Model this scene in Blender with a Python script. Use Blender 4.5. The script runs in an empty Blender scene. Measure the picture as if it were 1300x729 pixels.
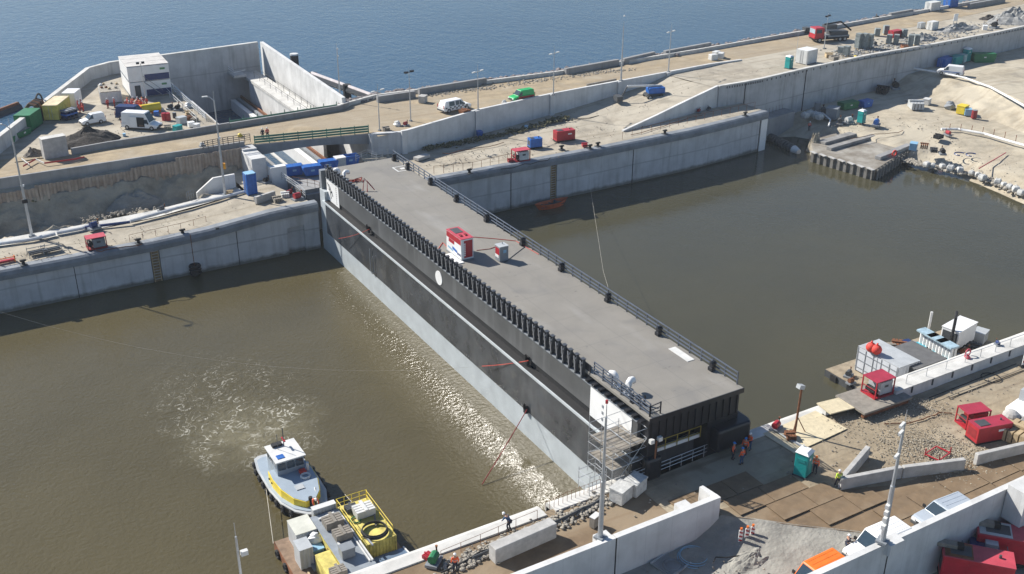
import bpy, bmesh, math, random
from mathutils import Vector, Matrix
rad = math.radians
random.seed(7)
sc = bpy.context.scene
COL = sc.collection
# ---------------------------------------------------------------- camera
CAM_H = 62.5; FPX = 1341.45; PITCH = rad(25.118); ROLL = rad(0.241); YAW = rad(30.359)
_cp, _sp = math.cos(PITCH), math.sin(PITCH)
FW = Vector((math.sin(YAW)*_cp, math.cos(YAW)*_cp, -_sp))
RT0 = Vector((math.cos(YAW), -math.sin(YAW), 0)); UP0 = RT0.cross(FW)
RT = RT0*math.cos(ROLL)+UP0*math.sin(ROLL); UP = -RT0*math.sin(ROLL)+UP0*math.cos(ROLL)
cd = bpy.data.cameras.new('camera'); cam = bpy.data.objects.new('camera', cd); COL.objects.link(cam)
cd.sensor_width = 36; cd.lens = FPX/1300*36; cd.clip_start = 1; cd.clip_end = 9000
m = Matrix((RT, UP, -FW)).transposed().to_4x4(); m.translation = Vector((0, 0, CAM_H)); cam.matrix_world = m
sc.camera = cam
# ---------------------------------------------------------------- light
SUN_AZ = -31.0; SUN_EL = 37.0
w = bpy.data.worlds.new('World'); sc.world = w; w.use_nodes = True
nt = w.node_tree; bg = nt.nodes['Background']; sky = nt.nodes.new('ShaderNodeTexSky')
sky.sky_type = 'NISHITA'; sky.sun_disc = False; sky.sun_elevation = rad(SUN_EL); sky.sun_rotation = rad(SUN_AZ)
sky.air_density = 1.0; sky.dust_density = .3; sky.ozone_density = 3.5
nt.links.new(sky.outputs[0], bg.inputs[0]); bg.inputs[1].default_value = 0.068
sl = bpy.data.lights.new('sun', 'SUN'); sl.energy = 4.5; sl.angle = rad(0.6); sl.color = (1, .95, .87)
so = bpy.data.objects.new('sun', sl); COL.objects.link(so)
sdir = Vector((math.sin(rad(SUN_AZ))*math.cos(rad(SUN_EL)), math.cos(rad(SUN_AZ))*math.cos(rad(SUN_EL)), math.sin(rad(SUN_EL))))
so.rotation_euler = sdir.to_track_quat('Z', 'Y').to_euler()
sc.view_settings.view_transform = 'Standard'; sc.view_settings.look = 'None'
sc.view_settings.exposure = 0.8; sc.view_settings.gamma = 1.0
sc.render.engine = 'CYCLES'; sc.cycles.sample_clamp_indirect = 6.0
sc.cycles.max_bounces = 6; sc.cycles.diffuse_bounces = 2; sc.cycles.glossy_bounces = 3

# ---------------------------------------------------------------- survey: a point of the photograph at a known height
def at(px, py, z=0.0):
    d = FW + RT*((px-650)/FPX) - UP*((py-364.5)/FPX)
    t = (z-CAM_H)/d.z
    return Vector((t*d.x, t*d.y, z))
def ang(p, q, z):
    v = at(q[0], q[1], z)-at(p[0], p[1], z); return math.atan2(v.y, v.x)
def dist(p, q, z): return (at(q[0], q[1], z)-at(p[0], p[1], z)).length

# ---------------------------------------------------------------- materials
MATS = {}
def mat(name, col, rough=.7, metal=0., var=.18, scale=.6, bump=0., col2=None, coord='Object', detail=5, alpha=None, spec=.5):
    if name in MATS: return MATS[name]
    mt = bpy.data.materials.new(name); mt.use_nodes = True; n = mt.node_tree; b = n.nodes['Principled BSDF']
    b.inputs['Roughness'].default_value = rough; b.inputs['Metallic'].default_value = metal
    b.inputs['Specular IOR Level'].default_value = spec
    tc = n.nodes.new('ShaderNodeTexCoord'); nz = n.nodes.new('ShaderNodeTexNoise')
    nz.inputs['Scale'].default_value = scale; nz.inputs['Detail'].default_value = detail; nz.inputs['Roughness'].default_value = .62
    n.links.new(tc.outputs[coord], nz.inputs['Vector'])
    rp = n.nodes.new('ShaderNodeValToRGB'); n.links.new(nz.outputs['Fac'], rp.inputs[0])
    c = Vector(col); lo = c*(1-var); hi = Vector(col2) if col2 else c*(1+var*.8)
    rp.color_ramp.elements[0].position = .32; rp.color_ramp.elements[1].position = .68
    rp.color_ramp.elements[0].color = (*lo, 1); rp.color_ramp.elements[1].color = (*hi, 1)
    n.links.new(rp.outputs[0], b.inputs['Base Color'])
    if bump:
        bp = n.nodes.new('ShaderNodeBump'); bp.inputs['Strength'].default_value = 1; bp.inputs['Distance'].default_value = bump
        n2 = n.nodes.new('ShaderNodeTexNoise'); n2.inputs['Scale'].default_value = scale*5; n2.inputs['Detail'].default_value = 6
        n.links.new(tc.outputs[coord], n2.inputs['Vector']); n.links.new(n2.outputs['Fac'], bp.inputs['Height'])
        n.links.new(bp.outputs[0], b.inputs['Normal'])
    MATS[name] = mt; return mt

def mix_over(n, prev, col, fac_socket):
    mx = n.nodes.new('ShaderNodeMix'); mx.data_type = 'RGBA'
    n.links.new(fac_socket, mx.inputs['Factor']); n.links.new(prev, mx.inputs['A'])
    mx.inputs['B'].default_value = (*col, 1); return mx.outputs['Result']
def ramp(n, sock, a, b):
    r = n.nodes.new('ShaderNodeMapRange'); r.inputs['From Min'].default_value = a; r.inputs['From Max'].default_value = b
    n.links.new(sock, r.inputs['Value']); return r.outputs[0]
def mth(n, op, a, b=None):
    r = n.nodes.new('ShaderNodeMath'); r.operation = op
    for i, s in enumerate((a, b)):
        if s is None: continue
        if isinstance(s, (int, float)): r.inputs[i].default_value = s
        else: n.links.new(s, r.inputs[i])
    return r.outputs[0]
def noise(n, vec, scale, detail=4, sc3=None, dist_=0):
    if sc3:
        mp = n.nodes.new('ShaderNodeMapping'); mp.inputs['Scale'].default_value = sc3; n.links.new(vec, mp.inputs[0]); vec = mp.outputs[0]
    z = n.nodes.new('ShaderNodeTexNoise'); z.inputs['Scale'].default_value = scale; z.inputs['Detail'].default_value = detail
    z.inputs['Distortion'].default_value = dist_; n.links.new(vec, z.inputs['Vector']); return z.outputs['Fac']

def concrete_mat(name, base, stain=(.16, .15, .13), streak=.5, lift=None, wet=None):
    mt = mat(name, base, .85, 0, .14, .35, .015); n = mt.node_tree; b = n.nodes['Principled BSDF']
    tc = [x for x in n.nodes if x.type == 'TEX_COORD'][0].outputs['Object']
    cur = b.inputs['Base Color'].links[0].from_socket
    s1 = noise(n, tc, 1.0, 5, (1.3, 1.3, .12)); cur = mix_over(n, cur, stain, mth(n, 'MULTIPLY', ramp(n, s1, .5, .8), streak))
    s2 = noise(n, tc, .25, 6); cur = mix_over(n, cur, tuple(min(.9, c*1.25) for c in base), mth(n, 'MULTIPLY', ramp(n, s2, .52, .7), .5))
    sp = n.nodes.new('ShaderNodeSeparateXYZ'); n.links.new(tc, sp.inputs[0])
    # formwork joints every few metres along x, faint
    if lift is not None:
        wob = mth(n, 'MULTIPLY', noise(n, tc, .15, 2), .5)
        zz = mth(n, 'ADD', sp.outputs[2], wob)
        d = mth(n, 'ABSOLUTE', mth(n, 'SUBTRACT', zz, lift)); cur = mix_over(n, cur, tuple(c*.6 for c in base), mth(n, 'MULTIPLY', ramp(n, d, .16, .02), .7))
    fx = mth(n, 'FRACT', mth(n, 'MULTIPLY', mth(n, 'ADD', sp.outputs[0], sp.outputs[1]), 1/2.7))
    cur = mix_over(n, cur, tuple(c*.6 for c in base), mth(n, 'MULTIPLY', ramp(n, fx, .025, 0), .5))
    if wet is not None:
        wz = mth(n, 'ADD', sp.outputs[2], mth(n, 'MULTIPLY', noise(n, tc, .7, 3), .8))
        cur = mix_over(n, cur, (.07, .072, .05), mth(n, 'MULTIPLY', ramp(n, wz, wet+.5, wet), .8))
    n.links.new(cur, b.inputs['Base Color']); return mt

CONC = concrete_mat('concrete_quay', (.50, .505, .51), lift=3.6, wet=.7)
CONC_L = concrete_mat('concrete_light', (.58, .58, .57), streak=.25)
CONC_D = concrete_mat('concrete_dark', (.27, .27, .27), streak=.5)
CONC_B = mat('concrete_block', (.42, .41, .39), .85, 0, .2, 1.2, .01)
COPING = mat('coping_concrete', (.20, .22, .245), .75, 0, .25, .5, .02)  # bluish shade on the rounded bulge is put into this colour
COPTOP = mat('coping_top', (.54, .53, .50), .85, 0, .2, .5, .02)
def ground_mat(name, c1, c2, c3, scale=.08, bump=.06, tracks=None):
    mt = mat(name, c1, .95, 0, .22, .5, bump); n = mt.node_tree; b = n.nodes['Principled BSDF']
    tc = [x for x in n.nodes if x.type == 'TEX_COORD'][0].outputs['Object']
    cur = b.inputs['Base Color'].links[0].from_socket
    cur = mix_over(n, cur, c2, mth(n, 'MULTIPLY', ramp(n, noise(n, tc, scale, 7, None, .6), .46, .6), .75))
    cur = mix_over(n, cur, c3, mth(n, 'MULTIPLY', ramp(n, noise(n, tc, scale*3.3, 6), .56, .7), .6))
    if tracks: cur = mix_over(n, cur, tracks, mth(n, 'MULTIPLY', ramp(n, noise(n, tc, .5, 5, (.10, 1.9, 1)), .54, .66), .55))
    cur = mix_over(n, cur, tuple(c*1.35 for c in c1), mth(n, 'MULTIPLY', ramp(n, noise(n, tc, 2.2, 4), .62, .75), .4))
    n.links.new(cur, b.inputs['Base Color']); return mt
SAND = ground_mat('sand', (.39, .34, .255), (.48, .43, .335), (.23, .205, .165), tracks=(.30, .25, .18))
SANDQ = ground_mat('quay_sand', (.345, .305, .24), (.43, .39, .315), (.20, .18, .145), tracks=(.24, .205, .15))
SANDG = ground_mat('grey_sand', (.27, .26, .23), (.33, .31, .27), (.19, .18, .16), bump=.12)
ROADM = ground_mat('road_dirt', (.34, .27, .175), (.30, .25, .18), (.38, .33, .25), tracks=(.24, .185, .12))
MUD = ground_mat('mud_steel', (.185, .128, .075), (.27, .21, .14), (.11, .078, .05), scale=.12, bump=.03, tracks=(.19, .13, .075))
PITM = ground_mat('pit_sand', (.31, .28, .22), (.42, .37, .29), (.12, .11, .09), scale=.11, bump=.15)
WETS = ground_mat('brown_sand', (.29, .235, .16), (.38, .33, .245), (.17, .135, .09), scale=.1, bump=.07, tracks=(.16, .12, .08))
DIRT = mat('dark_dirt', (.055, .048, .042), .95, 0, .4, 1.5, .2)
RUB = mat('rubble', (.33, .30, .25), .95, 0, .35, 3, .05)
WHITE = mat('white_paint', (.78, .78, .77), .35, 0, .06, .8); OFFW = mat('off_white', (.62, .62, .60), .5, 0, .12, 1)
RED = mat('red_paint', (.38, .02, .03), .4, 0, .15, 1.2); REDP = mat('pink_red', (.47, .06, .085), .5, 0, .15, 1)
DRED = mat('dark_red', (.25, .02, .025), .5, 0, .2, 1.5)
BLUE = mat('blue_paint', (.02, .12, .42), .45, 0, .2, 1.2); NAVY = mat('navy', (.015, .035, .13), .4, 0, .15, 1)
TEAL = mat('teal_plastic', (.01, .30, .29), .45, 0, .1, 1); GREEN = mat('green_paint', (.015, .16, .06), .5, 0, .2, 1)
LGREEN = mat('bright_green', (.03, .42, .12), .4, 0, .1, 1); GREENR = mat('green_rail', (.045, .165, .115), .5, 0, .25, .7)
YEL = mat('yellow_paint', (.74, .56, .04), .5, 0, .15, 1); YELP = mat('pale_yellow', (.62, .55, .14), .6, 0, .25, 1.2)
ORG = mat('orange_paint', (.75, .17, .02), .4, 0, .1, 1); BLK = mat('black_rubber', (.012, .012, .013), .75, 0, .3, 2)
BLKM = mat('black_steel', (.016, .018, .024), .42, .2, .3, 1.2); DGREY = mat('dark_grey', (.06, .065, .07), .6, 0, .2, 1)
GREY = mat('grey_paint', (.22, .24, .26), .5, 0, .15, 1); LGREY = mat('light_grey', (.42, .44, .45), .45, 0, .12, 1)
GALV = mat('galvanised', (.46, .48, .50), .4, .5, .12, 2); GLASS = mat('dark_glass', (.03, .05, .07), .08, 0, .1, 1)
RUST = mat('rust', (.20, .08, .035), .85, .1, .4, 2, .01); WOOD = mat('timber', (.42, .32, .19), .85, 0, .25, 2)
WOODG = mat('grey_timber', (.25, .225, .19), .85, 0, .25, 1.5); ROPE = mat('rope', (.45, .42, .36), .9)
SKIN = mat('skin', (.45, .26, .18), .6, 0, .05, 4); HIVIS = mat('hivis_orange', (.85, .12, .03), .7, 0, .12, 6)
HIRED = mat('hivis_red', (.62, .05, .035), .7, 0, .2, 6); HIYEL = mat('hivis_yellow', (.55, .75, .05), .7, 0, .1, 6)
CLOTH = mat('dark_cloth', (.02, .025, .045), .9, 0, .2, 6); JEAN = mat('blue_cloth', (.04, .09, .18), .9, 0, .2, 6)
HELM = mat('white_helmet', (.8, .8, .8), .35); HELB = mat('blue_helmet', (.02, .2, .6), .35); HELO = mat('orange_helmet', (.85, .2, .02), .35)
DECK = mat('deck_coating', (.222, .208, .184), .8, 0, .09, .28, .004); TARP = mat('grey_tarp', (.17, .165, .155), .7, 0, .2, .8, .02)
BAG = mat('white_bag', (.52, .52, .50), .85, 0, .25, 2, .05); LBAND = mat('grey_coating', (.44, .48, .50), .38, 0, .12, .5)
BROWN = mat('brown_hose', (.10, .06, .035), .8, 0, .3, 2); CYAN = mat('cyan_paint', (.05, .35, .45), .5); AMBER = mat('amber', (.8, .35, .02), .4)
REDH = mat('red_hose', (.42, .05, .03), .7); LBLUE = mat('pale_blue', (.25, .45, .62), .5, 0, .1, 1); ROOFG = mat('roof_grey', (.52, .50, .47), .8, 0, .15, .8)
BRICKST = mat('stacked_stone', (.22, .25, .25), .85, 0, .3, 3, .02)

def gloss_black():
    mt = mat('gloss_black', (.055, .06, .067), .2, 0, .45, .22, spec=.6); n = mt.node_tree; b = n.nodes['Principled BSDF']
    tc = [x for x in n.nodes if x.type == 'TEX_COORD'][0].outputs['Object']; cur = b.inputs['Base Color'].links[0].from_socket
    cur = mix_over(n, cur, (.10, .105, .11), mth(n, 'MULTIPLY', ramp(n, noise(n, tc, 1, 6, (1, .5, .12)), .56, .78), .7))
    cur = mix_over(n, cur, (.13, .125, .115), mth(n, 'MULTIPLY', ramp(n, noise(n, tc, .5, 6, (1, .6, 1)), .58, .75), .6)); n.links.new(cur, b.inputs['Base Color'])  # pale mottling paints rippling water light and sheen into the colour
    n.links.new(mth(n, 'ADD', .06, mth(n, 'MULTIPLY', noise(n, tc, .6, 4), .16)), b.inputs['Roughness'])
    bp = n.nodes.new('ShaderNodeBump'); bp.inputs['Strength'].default_value = .8; bp.inputs['Distance'].default_value = .035
    n.links.new(mth(n, 'ADD', noise(n, tc, .9, 3), mth(n, 'MULTIPLY', noise(n, tc, .33, 2), 3.2)), bp.inputs['Height']); n.links.new(bp.outputs[0], b.inputs['Normal'])
    return mt
GLOSS = gloss_black()
def deck_detail():
    n = DECK.node_tree; b = n.nodes['Principled BSDF']; tc = [x for x in n.nodes if x.type == 'TEX_COORD'][0].outputs['Object']; cur = b.inputs['Base Color'].links[0].from_socket
    sp = n.nodes.new('ShaderNodeSeparateXYZ'); n.links.new(tc, sp.inputs[0])
    for ax, L in ((0, 3.7), (1, 6.1)):
        f = mth(n, 'ABSOLUTE', mth(n, 'SUBTRACT', mth(n, 'FRACT', mth(n, 'MULTIPLY', sp.outputs[ax], 1/L)), .5)); cur = mix_over(n, cur, (.13, .125, .12), mth(n, 'MULTIPLY', ramp(n, f, .05/L, .02/L), .45))
    cur = mix_over(n, cur, (.155, .15, .145), mth(n, 'MULTIPLY', ramp(n, noise(n, tc, .16, 7, None, .8), .54, .68), .55))
    cur = mix_over(n, cur, (.30, .29, .27), mth(n, 'MULTIPLY', ramp(n, noise(n, tc, .35, 7, (1, .3, 1)), .6, .75), .5))
    cur = mix_over(n, cur, (.10, .095, .09), mth(n, 'MULTIPLY', ramp(n, noise(n, tc, 1.3, 5), .68, .74), .5))
    n.links.new(cur, b.inputs['Base Color']); n.links.new(mth(n, 'SUBTRACT', .95, mth(n, 'MULTIPLY', noise(n, tc, .3, 4), .35)), b.inputs['Roughness'])
deck_detail()
def panel_mat():
    mt = mat('dark_panel', (.085, .088, .09), .42, 0, .2, .3); n = mt.node_tree; b = n.nodes['Principled BSDF']
    tc = [x for x in n.nodes if x.type == 'TEX_COORD'][0].outputs['Object']; cur = b.inputs['Base Color'].links[0].from_socket
    cur = mix_over(n, cur, (.17, .175, .18), mth(n, 'MULTIPLY', ramp(n, noise(n, tc, 1, 5, (1, .8, .1)), .52, .75), .6))
    n.links.new(cur, b.inputs['Base Color']); return mt
PANEL = panel_mat()
def water_mat(name, col, col2, s1, d1, s2, d2, foam=None, rough=.03):
    mt = mat(name, col, rough, 0, .0, .02, 0, col2); n = mt.node_tree; b = n.nodes['Principled BSDF']
    b.inputs['IOR'].default_value = 1.333
    tc = [x for x in n.nodes if x.type == 'TEX_COORD'][0].outputs['Object']
    h = mth(n, 'ADD', mth(n, 'MULTIPLY', noise(n, tc, s1, 3, (1, .75, 1), .5), d1), mth(n, 'MULTIPLY', noise(n, tc, s2, 3), d2))
    if foam:
        fx, fy = foam
        sp = n.nodes.new('ShaderNodeSeparateXYZ'); n.links.new(tc, sp.inputs[0])
        wx = mth(n, 'ADD', mth(n, 'SUBTRACT', sp.outputs[0], fx), mth(n, 'MULTIPLY', mth(n, 'SUBTRACT', noise(n, tc, .18, 3), .5), 9))
        wy = mth(n, 'ADD', mth(n, 'SUBTRACT', sp.outputs[1], fy), mth(n, 'MULTIPLY', mth(n, 'SUBTRACT', noise(n, tc, .15, 3), .5), 6))
        # rounded plume: tip at the stern (0,0), opening away along +y
        r = mth(n, 'SQRT', mth(n, 'ADD', mth(n, 'POWER', mth(n, 'DIVIDE', wx, 9.3), 2), mth(n, 'POWER', mth(n, 'DIVIDE', mth(n, 'SUBTRACT', wy, 11.0), 14.0), 2)))
        inside = ramp(n, r, 1.1, .55)
        near = ramp(n, mth(n, 'SQRT', mth(n, 'ADD', mth(n, 'POWER', wx, 2), mth(n, 'POWER', mth(n, 'SUBTRACT', wy, 1.5), 2))), 12, 0)
        v = noise(n, tc, .55, 8, None, 1.3); ridge = mth(n, 'ABSOLUTE', mth(n, 'SUBTRACT', v, .5))
        thr = mth(n, 'SUBTRACT', mth(n, 'MULTIPLY', near, .03), .003)
        line = ramp(n, mth(n, 'SUBTRACT', ridge, thr), .016, 0.0)
        patch = mth(n, 'MULTIPLY', ramp(n, noise(n, tc, 2.4, 5), .38, .54), ramp(n, noise(n, tc, .2, 3, None, 1), .40, .58))
        f = mth(n, 'MULTIPLY', mth(n, 'MULTIPLY', line, patch), inside)
        fm = mth(n, 'MINIMUM', mth(n, 'MULTIPLY', f, 1.3), 1.0)
        cur = b.inputs['Base Color'].links[0].from_socket
        cur = mix_over(n, cur, (.22, .195, .12), mth(n, 'MULTIPLY', mth(n, 'MULTIPLY', near, inside), mth(n, 'MULTIPLY', noise(n, tc, .5, 6, None, 1.5), 1.3)))
        cur = mix_over(n, cur, (.62, .60, .52), mth(n, 'MULTIPLY', fm, .58)); n.links.new(cur, b.inputs['Base Color'])
        n.links.new(mth(n, 'ADD', mth(n, 'MULTIPLY', fm, .6), rough), b.inputs['Roughness'])
        h = mth(n, 'ADD', h, mth(n, 'MULTIPLY', mth(n, 'MULTIPLY', inside, noise(n, tc, .9, 4, None, 1.5)), .12))
    bp = n.nodes.new('ShaderNodeBump'); bp.inputs['Strength'].default_value = 1; bp.inputs['Distance'].default_value = 1
    n.links.new(h, bp.inputs['Height']); n.links.new(bp.outputs[0], b.inputs['Normal'])
    return mt

# ---------------------------------------------------------------- mesh builder and naming helpers
class MB:
    def __init__(s): s.v = []; s.f = []
    def add(s, vs, fs):
        o = len(s.v); s.v += [tuple(p) for p in vs]; s.f += [tuple(o+i for i in f) for f in fs]; return s
    def box(s, x0, x1, y0, y1, z0, z1):
        return s.add([(x0,y0,z0),(x1,y0,z0),(x1,y1,z0),(x0,y1,z0),(x0,y0,z1),(x1,y0,z1),(x1,y1,z1),(x0,y1,z1)],
                     [(0,3,2,1),(4,5,6,7),(0,1,5,4),(1,2,6,5),(2,3,7,6),(3,0,4,7)])
    def cb(s, c, sz, rz=0, rx=0, ry=0):
        R = Matrix.Rotation(rz, 3, 'Z') @ Matrix.Rotation(ry, 3, 'Y') @ Matrix.Rotation(rx, 3, 'X'); c = Vector(c); a, b_, d = [k/2 for k in sz]
        vs = [c+R@Vector(p) for p in [(-a,-b_,-d),(a,-b_,-d),(a,b_,-d),(-a,b_,-d),(-a,-b_,d),(a,-b_,d),(a,b_,d),(-a,b_,d)]]
        return s.add(vs, [(0,3,2,1),(4,5,6,7),(0,1,5,4),(1,2,6,5),(2,3,7,6),(3,0,4,7)])
    def prism(s, pts, z0, z1):
        n = len(pts); vs = [(p[0], p[1], z0) for p in pts]+[(p[0], p[1], z1) for p in pts]
        return s.add(vs, [tuple(range(n))[::-1], tuple(range(n, 2*n))]+[(i, (i+1) % n, n+(i+1) % n, n+i) for i in range(n)])
    def side(s, pts, y0, y1):   # profile in x,z extruded along y
        n = len(pts); vs = [(p[0], y0, p[1]) for p in pts]+[(p[0], y1, p[1]) for p in pts]
        return s.add(vs, [tuple(range(n)), tuple(range(n, 2*n))[::-1]]+[(i, n+i, n+(i+1) % n, (i+1) % n) for i in range(n)])
    def tube(s, pts, r, n=6, r1=None, cap=True):
        pts = [Vector(p) for p in pts]; rings = []; m_ = len(pts)
        for i, p in enumerate(pts):
            d = (pts[min(i+1, m_-1)]-pts[max(i-1, 0)]).normalized()
            a = d.cross(Vector((0, 0, 1)))
            if a.length < .05: a = d.cross(Vector((1, 0, 0)))
            a.normalize(); b_ = d.cross(a); rr = r if r1 is None else r+(r1-r)*i/(m_-1)
            rings.append([p+a*math.cos(t*2*math.pi/n)*rr+b_*math.sin(t*2*math.pi/n)*rr for t in range(n)])
        vs = [v for k in rings for v in k]; fs = []
        for i in range(m_-1):
            for t in range(n):
                u = (t+1) % n; fs.append((i*n+t, i*n+u, (i+1)*n+u, (i+1)*n+t))
        if cap: fs += [tuple(range(n))[::-1], tuple(range((m_-1)*n, m_*n))]
        return s.add(vs, fs)
    def ring(s, c, R, r, n=18, k=6, ax='z', ph=0, arc=1.0):
        c = Vector(c); pts = []
        for i in range(n+1):
            t = 2*math.pi*arc*i/n+ph; u, v = R*math.cos(t), R*math.sin(t)
            pts.append(c+(Vector((u, v, 0)) if ax == 'z' else Vector((u, 0, v)) if ax == 'y' else Vector((0, u, v))))
        return s.tube(pts, r, k, cap=arc < 1)
    def ball(s, c, r, seg=12, rings=8):
        if not isinstance(r, tuple): r = (r, r, r)
        vs = [(c[0], c[1], c[2]+r[2])]; fs = []
        for i in range(1, rings):
            ph = math.pi*i/rings
            for j in range(seg):
                t = 2*math.pi*j/seg; vs.append((c[0]+r[0]*math.sin(ph)*math.cos(t), c[1]+r[1]*math.sin(ph)*math.sin(t), c[2]+r[2]*math.cos(ph)))
        vs.append((c[0], c[1], c[2]-r[2])); L = len(vs)-1
        for j in range(seg): fs.append((0, 1+j, 1+(j+1) % seg)); fs.append((L, L-seg+(j+1) % seg, L-seg+j))
        for i in range(rings-2):
            for j in range(seg):
                a = 1+i*seg+j; b_ = 1+i*seg+(j+1) % seg; fs.append((a, a+seg, b_+seg, b_))
        return s.add(vs, fs)
    def rock(s, c, r, rnd):
        vs = []; t = (1+5**.5)/2
        for p in [(-1,t,0),(1,t,0),(-1,-t,0),(1,-t,0),(0,-1,t),(0,1,t),(0,-1,-t),(0,1,-t),(t,0,-1),(t,0,1),(-t,0,-1),(-t,0,1)]:
            k = r*rnd.uniform(.38, .62); vs.append((c[0]+p[0]*k, c[1]+p[1]*k, c[2]+p[2]*k*.7))
        return s.add(vs, [(0,11,5),(0,5,1),(0,1,7),(0,7,10),(0,10,11),(1,5,9),(5,11,4),(11,10,2),(10,7,6),(7,1,8),(3,9,4),(3,4,2),(3,2,6),(3,6,8),(3,8,9),(4,9,5),(2,4,11),(6,2,10),(8,6,7),(9,8,1)])
    def quad(s, *p): return s.add(p, [tuple(range(len(p)))])
    def build(s, name, mt, parent=None, smooth=False, bevel=0):
        me = bpy.data.meshes.new(name); me.from_pydata(s.v, [], s.f)
        bm = bmesh.new(); bm.from_mesh(me); bmesh.ops.recalc_face_normals(bm, faces=bm.faces); bm.to_mesh(me); bm.free()
        me.materials.append(mt); o = bpy.data.objects.new(name, me); COL.objects.link(o)
        if parent: o.parent = parent
        if smooth: me.polygons.foreach_set('use_smooth', [True]*len(me.polygons))
        if bevel:
            bv = o.modifiers.new('bevel', 'BEVEL'); bv.width = bevel; bv.segments = 2; bv.limit_method = 'ANGLE'
        return o
def tag(o, label, cat, group=None, kind=None):
    o['label'] = label; o['category'] = cat
    if group: o['group'] = group
    if kind: o['kind'] = kind
    return o
def struct(o): o['kind'] = 'structure'; return o
def thing(name, label, cat, loc=(0, 0, 0), rz=0, group=None, s=1.0):
    o = bpy.data.objects.new(name, None); COL.objects.link(o); o.empty_display_size = .5
    o.location = loc; o.rotation_euler = (0, 0, rz); o.scale = (s, s, s); return tag(o, label, cat, group)
def kids(o): return [c for c in COL.objects if c.parent == o]
CH = {}
def copy_tree(o, loc, rz, label=None, group=None, s=None):
    src = [(o, None)]; r = o.copy(); COL.objects.link(r); r.location = loc; r.rotation_euler = (0, 0, rz)
    if s: r.scale = (s, s, s)
    if label: r['label'] = label
    if group: r['group'] = group
    for c in list(o.children):
        c2 = c.copy(); COL.objects.link(c2); c2.parent = r
        for g in list(c.children): g2 = g.copy(); COL.objects.link(g2); g2.parent = c2
    return r
PROTO = {}
def inst(key, fn, loc, rz, label, group=None, s=None):
    """first call builds the thing with fn(), later calls copy it with its parts"""
    if key not in PROTO:
        o = fn(); PROTO[key] = o; o.location = loc; o.rotation_euler = (0, 0, rz)
        if s: o.scale = (s, s, s)
        o['label'] = label
        if group: o['group'] = group
        return o
    return copy_tree(PROTO[key], loc, rz, label, group, s)

def interp(line, t):
    i = min(int(t), len(line)-2); f = t-i; return Vector(line[i]).lerp(Vector(line[i+1]), f)
def patch(name, rows, mt, n=10, m_=10, amp=0.0, seed=0, sc_=.15):
    """loft ground between polylines of equal count"""
    from mathutils import noise as NZ
    R = len(rows); K = len(rows[0]); vs = []; U = (R-1)*m_; V = (K-1)*n
    for i in range(U+1):
        a = i/m_; ra = min(int(a), R-2); f = a-ra
        for j in range(V+1):
            t = j/n; p = interp(rows[ra], t).lerp(interp(rows[ra+1], t), f)
            if amp and 0 < i < U and 0 < j < V:
                q = Vector((p.x*sc_+seed, p.y*sc_, seed)); p.z += amp*(NZ.fractal(q, .8, 2.2, 4))
            vs.append(p)
    fs = [(i*(V+1)+j, i*(V+1)+j+1, (i+1)*(V+1)+j+1, (i+1)*(V+1)+j) for i in range(U) for j in range(V)]
    mb = MB(); mb.add(vs, fs); o = mb.build(name, mt, None, smooth=True); return struct(o)
def wall_along(mb, pts, th, zb, zt, side=1):
    """thick wall along plan polyline; zb/zt lists; thickness to the left (side=1) of travel"""
    n = len(pts)
    P = [Vector((p[0], p[1], 0)) for p in pts]; offs = []
    for i in range(n):
        d = (P[min(i+1, n-1)]-P[max(i-1, 0)]).normalized(); offs.append(Vector((-d.y, d.x, 0))*th*side)
    vs = []
    for i in range(n):
        b0 = zb[i] if isinstance(zb, (list, tuple)) else zb; t0 = zt[i] if isinstance(zt, (list, tuple)) else zt
        a = P[i]; b_ = P[i]+offs[i]; vs += [(a.x, a.y, b0), (a.x, a.y, t0), (b_.x, b_.y, t0), (b_.x, b_.y, b0)]
    fs = [(0, 1, 2, 3), tuple(4*(n-1)+k for k in (3, 2, 1, 0))]
    for i in range(n-1):
        o = 4*i
        for k in range(4): fs.append((o+k, o+4+k, o+4+(k+1) % 4, o+(k+1) % 4))
    return mb.add(vs, fs)
# ================================================================ SETTING
# water: turbid lock basin and the blue sea outside
mb = MB(); mb.quad((-160, -60, 0), (56, -60, 0), (56, 176, 0), (-160, 176, 0))
BW = water_mat('basin_water', (.074, .062, .031), (.102, .085, .043), .5, .05, 2.2, .062, foam=(24.6, 92.6))
struct(mb.build('basin_water', BW))
mb = MB(); mb.quad((56, -60, 0), (420, -60, 0), (420, 176, 0), (56, 176, 0))
struct(mb.build('basin_water', water_mat('still_water', (.054, .052, .034), (.072, .066, .038), .4, .03, 1.8, .025)))
mb = MB(); mb.quad((-2500, 176, -.01), (4500, 176, -.01), (4500, 7500, -.01), (-2500, 7500, -.01))
SW = water_mat('sea_water', (.024, .062, .108), (.036, .080, .13), .38, .16, 1.2, .10, rough=.16)
struct(mb.build('sea', SW))
mb = MB(); mb.quad((-900, -500, -6), (1200, -500, -6), (1200, 600, -6), (-900, 600, -6)); struct(mb.build('ground_bed', SANDG))

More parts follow.
